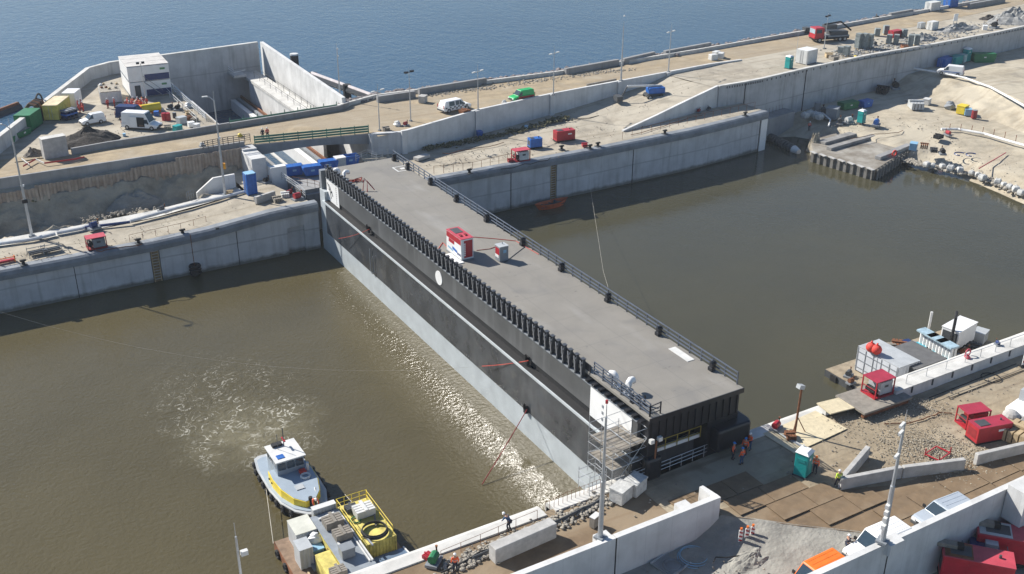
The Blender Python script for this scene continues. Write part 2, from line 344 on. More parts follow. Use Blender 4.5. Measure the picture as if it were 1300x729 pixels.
# --- lock quay walls with rounded coping -----------------------------------
def coping_sweep(mb, pts, tops, d=1.45, wid=1.25, side=1, r=.5):
    n = len(pts); prof = [(0.03, -d), (-.34, -d+.14), (-.42, -.7), (-.28, -.22), (.05, 0), (wid, 0), (wid, -.35)]
    if side < 0: pass
    vs = []; P = [Vector((p[0], p[1], 0)) for p in pts]
    for i in range(n):
        dd = (P[min(i+1, n-1)]-P[max(i-1, 0)]).normalized(); nr = Vector((-dd.y, dd.x, 0))*side
        for a, b_ in prof: q = P[i]+nr*a; vs.append((q.x, q.y, tops[i]+b_))
    k = len(prof); fs = [(i*k+j, i*k+j+1, (i+1)*k+j+1, (i+1)*k+j) for i in range(n-1) for j in range(k-1)]
    fs += [tuple(range(k)), tuple(range((n-1)*k, n*k))]
    return mb.add(vs, fs)
LQ = [(-70, 141.3), (-30, 141.3), (0, 141.3), (15, 141.3), (25, 141.3), (33, 141.3), (42, 141.3), (49.3, 141.3)]
LQT = [6.05, 6.05, 6.05, 6.0, 6.05, 6.35, 7.2, 7.4]
q = thing('quay_wall', 'long grey concrete quay wall left of the lock door with dark rounded coping', 'quay wall')
mb = MB()
wall_along(mb, [(-70, 141.3), (24.6, 141.3)], 1.2, -5, [5.2, 5.1])
wall_along(mb, [(25.9, 141.3), (44.4, 141.3)], 1.2, -5, [5.3, 6.3])
wall_along(mb, [(47.0, 141.3), (49.3, 141.3)], 1.2, -5, [6.4, 6.4]); wall_along(mb, [(44.4, 141.3), (47.0, 141.3)], 1.2, 4.2, [6.35, 6.45])
wall_along(mb, [(24.6, 141.75), (25.9, 141.75)], .7, -5, 5.2); wall_along(mb, [(44.4, 141.85), (47, 141.85)], .6, -5, 4.2)
mb.build('wall_face', CONC, q)
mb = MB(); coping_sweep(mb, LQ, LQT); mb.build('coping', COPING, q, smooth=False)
mb = MB()
for x in (14.6, 36.8): mb.box(x, x+.09, 141.27, 141.32, -1, 5.0 if x < 30 else 5.5)
mb.build('expansion_joint', BLK, q)
for i in range(9):
    x = 3+i*5.2; zt = 5.35 if x < 33 else 6.3
    MB().cb((x, 141.02, zt), (.5, .12, .28)).build('coping_bracket', DGREY, q)
RQ = [(61.9, 141.2), (79, 141.2), (98.5, 141.6), (119.8, 142.4), (130, 143.5), (141.2, 145.0)]
RQT = [7.75, 7.75, 7.6, 7.6, 7.6, 7.6]
q = thing('quay_wall', 'grey quay wall with dark rounded coping, orange rowing boat at its foot', 'quay wall')
mb = MB(); wall_along(mb, [(61.9, 141.2), (79, 141.2), (90.2, 141.43)], 1.2, -5, 6.7); wall_along(mb, [(91.5, 141.46), (98.5, 141.6), (119.8, 142.4), (130, 143.5), (139.5, 144.75)], 1.2, -5, 6.6)
wall_along(mb, [(90.2, 142.0), (91.5, 142.0)], .5, -5, 6.65)
mb.box(61.5, 62.2, 141.5, 158, -5, 7.2)
mb.box(139.6, 141.3, 145.8, 152, -5, 6.5); mb.build('wall_face', CONC, q)
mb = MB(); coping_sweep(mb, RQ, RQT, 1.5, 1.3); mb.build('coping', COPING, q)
MB().prism([(139.5, 144.55), (141.3, 144.8), (141.35, 145.9), (139.5, 145.8)], -4, 6.15).build('corner_plate', WHITE, q)
mb = MB()
for x, y in ((82.4, 141.22), (107.5, 141.9), (139.3, 144.7)): mb.box(x, x+.1, y-.04, y+.1, -1, 6.4)
mb.build('expansion_joint', BLK, q)
for i in range(12):
    x = 66+i*6.1; y = float(RQ[0][1]) if x < 79 else 141.2+(x-79)*.02 if x < 98 else 141.6+(x-98.5)*.037 if x < 120 else 142.4+(x-119.8)*.12
    MB().cb((x, y-.3, 6.9), (.5, .12, .28)).build('coping_bracket', DGREY, q)
# near quay wall, three lengths of coping
def near_q(label, x0, x1, wd=1.5, z=6.2):
    q = thing('quay_wall', label, 'quay wall'); MB().box(x0, x1, 62.6, 63.9, -5, z-.5).build('wall_face', CONC, q)
    mb = MB(); mb.side([(0, 0)], 0, 0) if 0 else None
    prof = [(63.98, z-1.2), (64.12, z-.9), (64.05, z-.3), (63.8, z-.08), (63.4, z+.04), (63.4-wd+.5, z+.06), (63.4-wd+.4, z-.4)]
    vs = [(x0, a, b_) for a, b_ in prof]+[(x1, a, b_) for a, b_ in prof]; k = len(prof)
    mb.add(vs, [(i, i+1, k+i+1, k+i) for i in range(k-1)]+[tuple(range(k)), tuple(range(k, 2*k))])
    mb.build('coping', COPTOP, q); return q
near_q('pale near quay edge running along the bottom past the yellow work barge', -30, 40.0, 1.7)
near_q('short pale near quay edge between the gap and the scaffold', 41.0, 49.3, 1.6)
near_q('pale near quay edge just right of the lock door', 61.9, 76, 1.6)
q = near_q('near quay edge beneath the raised parapet along the work barge', 76, 240, 1.2)
q = thing('parapet_wall', 'long raised concrete parapet along the water, running to the right edge of the picture', 'parapet wall')
MB().box(80.7, 240, 60.3, 61.5, 5.6, 7.35).build('wall_face', CONC_L, q); MB().box(80.7, 240, 60.25, 61.55, 7.352, 7.45).build('top_slab', COPTOP, q)
for i in range(12): MB().cb((83+i*3.1, 60.24, 7.0), (.14, .1, .7)).build('bracket', DGREY, q)
struct(MB().box(49.2, 62.0, 57, 61.9, -5, 5.9).build('quay_floor', CONC_D))

# --- ground ----------------------------------------------------------------
patch('quay_ground', [[(-70, 142.45, 6.0), (0, 142.45, 6.0), (25, 142.45, 6.0), (33, 142.45, 6.3), (42, 142.45, 7.15), (48.5, 142.45, 7.3)],
                      [(-70, 149.6, 6.1), (0, 149.6, 6.1), (25, 149.8, 6.1), (33, 150.5, 6.3), (42, 152, 6.9), (46.5, 152, 7.1)]], SANDQ, 8, 10, .10, 3)
patch('quay_ground', [[(42, 151.9, 6.85), (46.5, 151.9, 7.1)], [(42, 156, 6.9), (46.6, 156, 7.1)], [(40, 165, 8), (46.8, 165, 8)]], SANDQ, 8, 8, .08, 5)
patch('service_path', [[(-70, 149.6, 6.15), (0, 149.6, 6.15), (17, 149.6, 6.15), (28, 150.0, 6.25), (41.5, 152.0, 6.9)],
                       [(-70, 152, 6.3), (0, 152, 6.3), (17, 152, 6.3), (28, 152.5, 6.4), (41.5, 154.2, 6.9)]], COPTOP, 8, 3)
patch('slope', [[(-70, 152, 6.28), (0, 152, 6.28), (17, 152, 6.28), (28, 152.5, 6.38), (41.5, 154.2, 6.88)],
                [(-70, 155, 4.2), (0, 155, 4.2), (17, 155, 4.2), (28, 156, 4.4), (41.5, 157, 5.5)],
                [(-70, 158, 4.6), (0, 158, 4.6), (17, 158, 4.8), (28, 158.4, 5.0), (42.5, 159, 6)],
                [(-70, 161.2, 8.2), (0, 161.2, 8.2), (17, 161.2, 8.4), (28, 161.2, 8.4), (43.5, 161.2, 8.2)]], PITM, 24, 18, 1.0, 1, .32)
patch('berm', [[(-70, 161.3, 9.6), (0, 161.3, 9.6), (20, 161.3, 9.8), (45, 161.3, 10.3)], [(-70, 162.6, 10.1), (0, 162.6, 10.1), (20, 162.6, 10.2), (45, 162.6, 10.5)]], SANDQ, 20, 4, .12, 9, .5)
patch('road', [[(-90, 162.6, 11), (20, 162.6, 11), (46.5, 162.6, 11)], [(-90, 173.6, 11), (20, 173.6, 11), (46.5, 173.6, 11)]], ROADM, 12, 10, .03, 2)
patch('road', [[(46.5, 162.2, 11.02), (66.5, 158.5, 11.02)], [(46.5, 173.6, 11.02), (67.5, 174.5, 11.02)]], ROADM, 12, 10, 0, 2)
patch('road', [[(65.8, 156.2, 11), (70.5, 156.4, 11), (86.5, 161.0, 11), (104, 164.0, 11), (120.5, 165.6, 11), (133.3, 166.9, 11)],
               [(66.2, 175.5, 11), (74.7, 178, 11), (90, 178, 11), (114.3, 176.5, 11), (128, 177, 11), (140, 178, 11)]], ROADM, 10, 14, .05, 4)
patch('road', [[(133.3, 166.9, 11), (150, 169, 11), (190, 172, 11), (260, 181, 11), (420, 200, 11)],
               [(140, 178, 11), (152, 178.6, 11), (190, 181, 11), (251, 188, 11), (420, 207, 11)]], ROADM, 12, 10, .05, 4)
patch('upper_ground', [[(135.2, 153.0, 11), (158, 155.2, 11), (190, 156.6, 11), (226, 159, 11), (300, 166, 11), (420, 182, 11)],
                       [(133.3, 166.9, 11), (150, 169, 11), (190, 172, 11), (226, 176.5, 11), (300, 186, 11), (420, 200, 11)]], SANDQ, 12, 14, .10, 8)
patch('sea_bank', [[(66.4, 175.4, 10.9), (114.3, 176.8, 10.9), (152, 178.8, 10.9), (251, 188.2, 10.9), (420, 207.2, 10.9)],
                   [(66.4, 196, -2), (114.3, 197, -2), (152, 199, -2), (251, 208, -2), (420, 227, -2)]], RUB, 20, 6, .4, 2, .6)
patch('quay_ground', [[(62, 142.5, 7.5), (80, 142.5, 7.5), (98.5, 142.9, 7.45), (109.5, 143.3, 7.45)],
                      [(62.2, 150, 7.5), (78, 150, 7.3), (98, 150, 7.3), (109.5, 148, 7.5)],
                      [(62.5, 158, 7.9), (86, 161.1, 6.9), (104, 164, 7.6), (112, 157, 7.8)]], SANDQ, 14, 12, .12, 6)
patch('quay_ground', [[(109.5, 143.3, 7.45), (119.8, 143.7, 7.45), (130, 144.8, 7.45), (141.2, 146.2, 7.45)],
                      [(109.4, 148.1, 7.48), (118, 149.7, 7.46), (126, 151.0, 7.46), (141.2, 153, 7.46)]], SANDQ, 10, 8, .08, 6)
patch('ramp', [[(109.5, 148.1, 7.5), (118, 149.7, 8.7), (126, 151.1, 10.0), (135.2, 153, 11)],
               [(112, 157, 7.8), (120, 158, 8.8), (128, 160, 10.1), (136, 161, 11)],
               [(104, 163.9, 7.6), (120.5, 165.4, 8.9), (129, 166.4, 9.9), (133.3, 167, 11)]], SANDQ, 12, 10, .08, 7)
# yard by the winch chamber
patch('yard', [[(-60, 173.6, 11), (10, 173.6, 11), (25, 173.6, 11), (45, 173.6, 11)],
               [(-60, 183, 11), (13.5, 186, 11), (25, 190, 11), (45, 190, 11)],
               [(-60, 186, 11), (14.5, 187.5, 11), (33.5, 220.5, 11), (45, 225, 11)]], SANDQ, 12, 10, .06, 12)
# beach and upper bench to the right
patch('beach', [[(132, 146, -3), (142, 146, -3), (149, 144, -3), (152, 141, -3), (154, 138, -3), (155, 134, -3), (156, 126, -3), (158, 118, -2), (157, 112, -2), (155, 107, -2), (153, 98, -2), (150, 85, -2), (145, 60, -2)],
                [(136, 150.5, -1.2), (146, 150, -.5), (153, 148.8, .4), (156, 146, 1.6), (158, 143, 2.3), (159, 138, 2.3), (160, 130, 2.0), (162.5, 124.5, .7), (160.8, 118, -.2), (160, 111, -.2), (158.2, 100, -.2), (155, 85, -.2), (150, 60, -.2)],
                [(137, 154.5, -1.0), (148, 154.3, 1.2), (158, 154, 2.6), (166, 152, 3), (168, 148, 3), (170, 142, 3), (170, 133, 3), (170, 124, 2.6), (166, 118, 1.9), (165, 110, 2.0), (163.5, 99, 2.2), (161, 85, 2.2), (157, 60, 2.2)],
                [(139, 155.8, -.5), (150, 156, 2), (163, 156.6, 2.9), (176, 157.5, 3.2), (186, 157.5, 3.3), (190, 149, 3.3), (189.5, 139, 3.2), (187.5, 128, 3), (185, 119, 3), (183, 110, 3), (181, 98, 3), (178, 85, 3), (174, 60, 3)]], SAND, 5, 12, .16, 5, .25)
patch('sand_bank', [[(186, 157.4, 3.25), (190, 149, 3.2), (189.5, 139, 3.15), (187.5, 128, 2.95), (185, 119, 2.95), (181, 98, 2.95), (174, 60, 2.95)],
                    [(194, 158.5, 5.6), (196, 152, 5.3), (195.5, 142, 5.1), (193, 129, 5), (190, 120, 4.9), (187, 99, 4.9), (179, 60, 5)],
                    [(199, 159, 6.4), (200.5, 154.5, 6.5), (199.5, 143, 6.4), (195.5, 130, 6.3), (193, 121, 6.2), (190, 99, 6.2), (182, 60, 6.2)]], SAND, 9, 10, .45, 5, .3)
patch('upper_bench', [[(199, 159, 6.4), (200.5, 154.5, 6.5), (199.5, 143, 6.4), (195.5, 130, 6.3), (193, 121, 6.2), (190, 99, 6.2), (182, 60, 6.2)],
                      [(300, 169, 6.0), (300, 160, 6), (300, 143, 6), (300, 130, 6), (300, 121, 6), (300, 99, 6), (300, 60, 6)]], SAND, 8, 14, .4, 5, .12)
# near side
patch('near_ground', [[(-40, 55.6, 6.15), (10, 55.6, 6.15), (33, 55.6, 6.15), (49.3, 55.6, 6.15)], [(-40, 62.8, 6.12), (10, 62.8, 6.12), (33, 62.8, 6.12), (49.3, 62.8, 6.12)]], MUD, 16, 10, .05, 1)
patch('near_ground', [[(53.1, 54.95, 6.1), (57.4, 50.8, 6.1), (61.5, 47.3, 6.12), (64, 43.7, 6.12), (100, 43.7, 6.15), (240, 43.7, 6.15)],
                      [(53.1, 55.5, 6.16), (58, 54.8, 6.18), (64, 52.5, 6.17), (70, 50.2, 6.16), (100, 48, 6.16), (240, 46, 6.16)]], MUD, 12, 8, .04, 1)
patch('near_ground', [[(49.3, 55.5, 6.16), (53.1, 55.5, 6.16), (58, 54.8, 6.18), (64, 52.5, 6.17), (70, 50.2, 6.16), (100, 48, 6.16), (240, 46, 6.16)],
                      [(49.3, 62.0, 6.16), (54, 62.2, 6.16), (60, 62.5, 6.14), (66, 62.8, 6.14), (72, 62.8, 6.14), (100, 61.6, 6.14), (240, 61.6, 6.14)]], WETS, 12, 10, .07, 1)
patch('low_ground', [[(20, 30, 3.4), (46, 40, 3.8), (54, 43.2, 5.2), (59, 43.4, 5.9), (64.2, 43.7, 6.14)],
                     [(20, 48, 3.6), (46, 49, 4.1), (52.5, 48.5, 5.0), (57, 47.8, 5.8), (61.7, 47.3, 6.14)],
                     [(20, 52, 3.7), (46, 52.5, 4.1), (51.5, 52, 4.7), (54, 51.6, 5.6), (57.6, 50.8, 6.12)],
                     [(20, 54.95, 3.8), (46, 54.95, 4.1), (50.5, 54.95, 4.5), (52.0, 54.95, 5.2), (53.3, 54.95, 6.12)]], SANDG, 12, 12, .12, 3, .35)
patch('low_yard', [[(40, 10, 2.6), (120, 10, 2.6)], [(46, 43.4, 2.6), (240, 43.4, 2.6)]], SANDG, 20, 10, .05, 3)

# --- retaining walls -------------------------------------------------------
q = thing('retaining_wall', 'long pale retaining wall below the pickup and the green van', 'retaining wall')
WL = [(70.2, 155.7), (86.5, 160.3), (104, 163.3), (120.5, 164.9), (133.3, 166.1), (146, 167.6), (155, 168.4)]
mb = MB(); wall_along(mb, [(70.2, 155.7), (70.2, 155.71)], .5, 5, 11) if 0 else None
wall_along(mb, WL, .55, 5, [11.35, 11.6, 11.6, 11.6, 11.6, 11.5, 11.2]); mb.build('wall_face', CONC_L, q)
MB().prism([(65.3, 157.2), (70.2, 155.7), (70.6, 156.3), (65.5, 158)], 5, 11.25).build('wall_end', CONC, q)
mb = MB()
for x, y in ((70.2, 155.62), (86.6, 160.15), (104, 163.1), (120.6, 164.75), (133.4, 165.95)):
    mb.box(x-.45, x+.45, y-.25, y+.3, 5.5, 11.55)
mb.build('pier', CONC_L, q)
q = thing('retaining_wall', 'tapering concrete ramp wall rising from the quay edge to the high wall', 'retaining wall')
mb = MB(); wall_along(mb, [(109.5, 147.7), (118, 149.3), (126, 150.7), (135, 152.5)], .5, 6.5, [7.75, 8.95, 10.3, 11.6]); mb.build('wall_face', CONC_L, q)
q = thing('retaining_wall', 'highest grey concrete wall, curving along the far side of the beach', 'retaining wall')
BWP = [(135, 152.2), (141.5, 152.3), (146.3, 152.6), (160.3, 154.7), (181, 157), (201, 157.5), (224.5, 159), (237, 160.4), (300, 166), (420, 182)]
mb = MB(); wall_along(mb, BWP, .6, -3, 11.45); mb.build('wall_face', concrete_mat('concrete_high', (.42, .425, .43), lift=6.5, streak=.6), q)
mb = MB(); wall_along(mb, [(a, b-.06) for a, b in BWP], .75, 11.452, 11.65); mb.build('capping', COPTOP, q)
mb = MB()
for i in range(70):
    t = i/70*7.0; p = interp([(a, b, 0) for a, b in BWP], t+.3); mb.box(p.x-.07, p.x+.07, p.y-.1, p.y, 10.9, 11.3)
o = mb.build('wall_bracket', DGREY, q); o['kind'] = 'stuff'
mb = MB()
for p in ((160.0, 154.6), (141.6, 152.25)): mb.box(p[0], p[0]+.12, p[1]-.06, p[1]+.1, 1, 11.3)
mb.build('expansion_joint', BLK, q)
q = thing('concrete_footing', 'low grey concrete footing with starter bars at the foot of the highest wall', 'footing')
mb = MB(); mb.prism([(143.2, 148.6), (154.5, 151.0), (154.3, 154.3), (141.5, 152.0)], -2, 4.3); mb.build('block', CONC_D, q)
mb = MB()
for i in range(9): mb.tube([(144.2+i*1.15, 151.2+i*.28, 4), (144.2+i*1.15, 151.2+i*.28, 5.4)], .03, 4)
mb.build('starter_bars', RUST, q)
q = thing('retaining_wall', 'pale concrete wall in the lower middle of the picture, ending beside the traffic beacons', 'retaining wall')
MB().box(10, 42.0, 54.9, 55.45, 2, 8.0).build('wall_face', CONC_L, q); MB().box(42.06, 52.9, 54.88, 55.43, 2, 8.02).build('wall_end', CONC_L, q)
MB().box(41.98, 42.08, 54.86, 54.9, 3, 8.0).build('joint', BLK, q)
MB().prism([(52.3, 55.44), (52.9, 55.44), (52.7, 57.0), (52.3, 57.0)], 5.5, 8.0).build('corner_return', CONC_L, q)
MB().box(49.0, 50.2, 55.44, 56.3, 5.5, 7.9).build('plinth', CONC_L, q); MB().box(40.6, 41.9, 55.44, 56.2, 5.5, 8.0).build('mast_plinth', CONC_L, q)
q = thing('retaining_wall', 'pale concrete wall at the bottom right in front of the parked vans', 'retaining wall')
MB().box(44, 60.2, 43.1, 43.65, 1, 8.45).build('wall_face', CONC_L, q); MB().box(60.26, 140, 43.08, 43.63, 1, 8.45).build('wall_end', CONC_L, q)
MB().box(60.18, 60.28, 43.06, 43.1, 1, 8.4).build('joint', BLK, q)
MB().prism([(59.8, 42.6), (61.3, 42.6), (61.5, 43.7), (59.6, 43.7)], 7.5, 8.6).build('mast_plinth', CONC_L, q)
q = thing('concrete_pier', 'square concrete column head at the right edge beside the red machines', 'pier')
MB().box(74.5, 79, 41.2, 43.0, 5.6, 9.0).build('column_head', CONC_L, q); MB().box(75.6, 78, 41.5, 42.8, 1, 5.6).build('column', CONC_B, q)
# sheet pile wall
q = thing('sheet_pile_wall', 'rusty brown sheet pile wall stepping up below the far road', 'sheet pile wall')
PILE = mat('pile_rust', (.36, .28, .22), .85, .1, .25, .5, .01, col2=(.42, .36, .30))
for nm, x0, x1, zt in (('sheet_pile', -70, 13.5, 9.75), ('sheet_pile', 13.5, 27.2, 10.1), ('sheet_pile', 27.2, 34, 10.5), ('sheet_pile', 34, 45.5, 11.0)):
    pts = []; x = x0
    while x < x1: pts += [(x, 161.3), (x+.3, 161.3), (x+.5, 161.05), (x+.8, 161.05)]; x += 1.0
    mb = MB(); wall_along(mb, pts, .08, 6, zt); mb.build(nm, PILE, q)
# road parapets of concrete blocks
def parapet(label, pts, z0, z1, th=.45, mt=None):
    q = tag(wall_along(MB(), pts, th, z0, z1).build('road_parapet', mt or CONC_D, bevel=.05), label, 'parapet'); return q
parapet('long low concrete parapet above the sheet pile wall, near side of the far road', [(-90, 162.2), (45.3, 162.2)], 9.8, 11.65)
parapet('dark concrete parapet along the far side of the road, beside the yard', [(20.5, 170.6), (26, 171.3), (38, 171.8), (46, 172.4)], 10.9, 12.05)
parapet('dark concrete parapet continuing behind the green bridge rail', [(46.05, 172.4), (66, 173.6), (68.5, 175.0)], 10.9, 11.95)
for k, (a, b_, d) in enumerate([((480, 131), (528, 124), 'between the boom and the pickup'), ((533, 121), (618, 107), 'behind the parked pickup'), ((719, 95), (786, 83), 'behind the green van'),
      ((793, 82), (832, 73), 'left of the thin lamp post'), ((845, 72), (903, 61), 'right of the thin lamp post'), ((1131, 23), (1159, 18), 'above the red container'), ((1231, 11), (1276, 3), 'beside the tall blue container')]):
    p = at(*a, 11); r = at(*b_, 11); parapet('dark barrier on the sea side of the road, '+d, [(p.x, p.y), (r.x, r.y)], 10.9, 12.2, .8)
q = tag(wall_along(MB(), [(66.4, 175.0), (75, 178.2), (114.3, 177.0), (152, 179.0), (251, 188.4), (420, 207.4)], .5, 10.3, [11.7, 11.7, 11.7, 11.7, 11.7, 11.7]).build('sea_wall', COPTOP), 'continuous pale kerb wall along the sea edge of the far road', 'sea wall')
# chamber and outer walls
q = thing('outer_wall', 'high pale concrete wall around the yard and the winch chamber, sea behind it', 'sea wall')
OW = [(8.2, 171.5), (14.4, 183.6), (32.2, 218.2), (36.6, 221.0), (68.0, 224.8)]
CT = concrete_mat('concrete_tower', (.50, .50, .49), lift=8.6, streak=.5)
mb = MB(); wall_along(mb, OW, .7, -4, 13.3); mb.build('wall_face', CT, q)
mb = MB(); wall_along(mb, [(68.7, 225.6), (67.6, 176.2)], .7, -4, [13.3, 12.6]); mb.build('chamber_side', CONC_L, q)
mb = MB(); wall_along(mb, OW, .85, 13.302, 13.46); wall_along(mb, [(68.75, 225.6), (67.65, 176.2)], .8, 13.302, [13.42, 12.9]) if 0 else None; mb.build('capping', COPTOP, q)
q = thing('chamber_wall', 'concrete side wall of the winch chamber below the yard', 'chamber wall')
MB().box(44.3, 45.2, 173.5, 224.9, -4, 10.98).build('wall_face', CONC, q)
MB().box(44.3, 46.6, 155.9, 173.5, -4, 10.6).build('abutment', CONC_L, q)
q = thing('chamber_wall', 'white concrete wing wall with a square end beside the blue cabinet', 'chamber wall')
MB().box(46.65, 47.3, 155.4, 165.5, 3, 9.2).build('wall_face', CONC_L, q); MB().box(46.7, 49.2, 154.2, 155.35, 3, 9.3).build('square_end', WHITE, q)
q = thing('walkway', 'concrete walkway ledge inside the winch chamber with railings and a stair head', 'walkway')
MB().box(63.2, 67.0, 176, 224.6, 6.9, 7.5).build('slab', COPTOP, q); MB().box(63.4, 64.0, 176, 219, -3, 6.9).build('side_wall', CONC_L, q)
MB().box(60.6, 63.2, 219.5, 224.6, 7.6, 8.1).build('stair_head', COPTOP, q)
for k in range(12):
    MB().cb((64.6, 180+k*3.5, 8.1), (.06, .06, 1.2)).build('post', DGREY, q); MB().cb((66.3, 181+k*3.4, 8.1), (.06, .06, 1.2)).build('post', DGREY, q)
mb = MB(); mb.tube([(64.6, 178, 8.6), (64.6, 219, 8.6)], .04); mb.tube([(66.3, 178, 8.6), (66.3, 219, 8.6)], .04); mb.build('rail', DGREY, q)
mb = MB(); mb.tube([(60.7, 219.6, 8.8), (60.7, 224.5, 8.8)], .06); mb.tube([(60.7, 219.6, 8.8), (63.1, 219.6, 9.1)], .06); mb.tube([(60.7, 219.6, 9.3), (60.7, 224.5, 9.3)], .06); mb.build('stair_rail', WHITE, q)
for x, c, l, wd in ((55.6, CONC_D, 'submerged grey', .5), (57.6, COPTOP, 'sunlit narrow', .6), (60.2, WHITE, 'bright white', 1.0), (61.5, GREY, 'dark grey', .6), (62.4, RUST, 'rusty', .35)):
    tag(MB().box(x, x+wd, 158.5, 192 if x < 59 else 223, -1.5, .2 if x < 59 else 2.2+(x-60)*.3).build('guide_beam', c), l+' guide beam lying along the winch chamber', 'guide beam')
q = thing('cross_wall', 'concrete threshold across the door recess carrying the blue skips', 'threshold')
MB().box(49.3, 61.4, 148.5, 158.0, -3, 6.9).build('slab', CONC_D, q); MB().box(50.0, 61, 147.8, 148.45, 4, 6.3).build('ledge', COPING, q)
# bridge
q = thing('road_bridge', 'concrete bridge carrying the far road over the chamber, green railing on both sides', 'bridge')
mb = MB(); n = 12; vs = []
for i in range(n+1):
    t = i/n; x = 46.6+t*19.6; y = 162.0-t*3.6; zb = 9.0+.75*math.sin(math.pi*t); vs += [(x, y, zb), (x, y, 10.95), (x, 173.4, 10.95), (x, 173.4, zb)]
mb.add(vs, [(4*i+k, 4*i+4+k, 4*i+4+(k+1) % 4, 4*i+(k+1) % 4) for i in range(n) for k in range(4)]+[(0, 1, 2, 3), (4*n, 4*n+1, 4*n+2, 4*n+3)]); mb.build('deck_beam', CONC_D, q)
MB().prism([(44.4, 160.4), (46.6, 160.2), (46.6, 163), (44.4, 163)], 3, 10.9).build('abutment', CONC, q)
MB().prism([(65.0, 157.3), (66.9, 157.1), (67.4, 175.9), (66.4, 175.9)], -3, 10.9).build('abutment', CONC_L, q)
for nm, y0, y1, x0, x1, s in (('near', 162.0, 158.6, 46.9, 65.2, -1), ('far', 174.1, 174.9, 46.5, 66.0, 1)):
    a = Vector((x0, y0, 0)); b_ = Vector((x1, y1, 0)); k = 3 if nm == 'near' else 2
    for j in range(k):
        zz = 11.35+j*.42; c = (a+b_)/2; MB().cb((c.x, c.y, zz), ((b_-a).length, .10, .30), math.atan2(b_.y-a.y, b_.x-a.x)).build('rail_board', GREENR, q)
    for j in range(9):
        p = a.lerp(b_, j/8); MB().cb((p.x, p.y+.09*s*-1, 11.7), (.12, .08, 1.5)).build('rail_post', GREENR, q)
# ================================================================ THE LOCK DOOR
DZ = 12.6; YN = 62.2; YF = 140.4; XL = 50.3; XR = 61.35
door = thing('lock_door', 'giant black steel rolling lock door with a flat grey deck, standing across the basin', 'lock door', (0, 0, 0))
MB().box(XL+.7, XR-.4, YN+1.9, YF-.2, -3, DZ-.36).build('hull', BLKM, door)
MB().box(XL+.25, XR, YN, YF, DZ-.35, DZ).build('deck', DECK, door, bevel=.04)
MB().box(XL+.2, XR+.05, YN-.05, YN-.002, DZ-.5, DZ-.02).build('deck_edge', BLKM, door)
MB().box(49.72, XL+.6, 139.05, 141.0, 3.21, 9.6).build('guide_strip', LBAND, door); MB().box(49.9, XL+.5, 140.45, 141.25, 9.61, 12.4).build('guide_strip', GREY, door)
MB().box(49.75, XL+.7, YN+.3, 141.2, -3, 3.2).build('lower_plate', LBAND, door)
MB().box(49.7, XL+.7, 63.3, 139.0, 3.203, 7.95).build('sealing_face', GLOSS, door)
led = MB().box(49.45, XL-.1, 63.0, 139.6, 7.953, 8.2).build('ledge', LBAND, door)
MB().box(49.62, XL+.5, 63.3, 139.0, 8.203, 8.23).build('ledge_top', BLK, led)
MB().box(XL+.22, XL+.68, 63.5, 139.4, 8.235, 8.99).build('recess', BLK, door)  # black strip and ledge top paint in the dark of the gap
up = MB().box(XL+.02, XL+.7, 63.6, 139.4, 9.0, 11.6).build('upper_panel', PANEL, door)
MB().box(XL-.12, XL+.7, 63.6, 139.4, 11.603, 11.72).build('panel_lip', GREY, up)
# white end panels
for y0, y1 in ((64.4, 71.0), (134.8, 139.4)):
    e = MB().box(XL-.03, XL+.01, y0, y1, 8.35, 11.55).build('white_end_panel', WHITE, door)
    mb = MB()
    for i in range(9): mb.box(XL-.045, XL-.032, y0+(.75 if y0 > 100 else 2.6), y0+(1.0 if y0 > 100 else 2.85), 8.7+i*.3, 8.82+i*.3)
    if y0 > 100: mb.build('draught_scale', BLK, e)
    mb = MB(); c = (y0+y1)/2+(.9 if y0 > 100 else 1.2)
    if y0 > 100:
        P = lambda a, b_: (XL-.05, c-a, 10.0+b_)
        for pts in ([P(-1.0, 1.0), P(-.4, .5), P(0, -.2), P(.3, -1.1)], [P(-.5, .9), P(0, .6), P(.5, -.2)], [P(-.8, .1), P(-.3, .1), P(.2, -.2)], [P(0, .3), P(.6, .1), P(.9, -.6)]): mb.tube(pts, .05, 4)
        mb.build('emblem', DGREY, e)
    else:
        for k in (9.0, 9.7, 10.4): mb.cb((XL-.05, c, k), (.05, .22, .3))
        mb.build('lifting_eye', GREY, e)
p = at(557, 353, 0); d = FW+RT*((557-650)/FPX)-UP*((353-364.5)/FPX); t = (XL-.02)/d.x; yd, zd = t*d.y, CAM_H+t*d.z
mb = MB(); mb.tube([(XL-.04, yd, zd), (XL+.03, yd, zd)], .88, 28); mb.build('white_disc', WHITE, up)
# end face beside the quay
ef = MB().box(XL+.4, XR-.2, YN+.25, YN+1.9, 9.9, DZ-.36).build('end_girder', BLKM, door)
for i in range(13): MB().box(XL+.7+i*.82, XL+.78+i*.82, YN+.12, YN+.25, 9.95, DZ-.5).build('stiffener', BLKM, door)
MB().box(XL+.4, XL+1.5, YN+.2, YN+1.9, 5.2, 9.9).build('end_column', BLKM, door)
MB().box(57.5, XR-.2, YN+.2, YN+1.9, 5.2, 9.9).build('end_column', BLKM, door)
mb = MB(); mb.prism([(58.0, YN-.9), (XR+.6, YN-.9), (XR+.9, YN-.2), (XR+.9, YN+2.5), (58.0, YN+2.5)], 6.9, 9.3); mb.build('side_bumper', BLKM, door, bevel=.25)
mb = MB(); mb.cb((XL+.9, YN+.1, 7.2), (1.8, .9, 2.4)); mb.build('side_bumper', BLKM, door, bevel=.3)
mb = MB(); mb.cb((54.6, YN+1.2, 8.05), (6.0, .3, .35)); mb.build('cross_beam', WHITE, door)
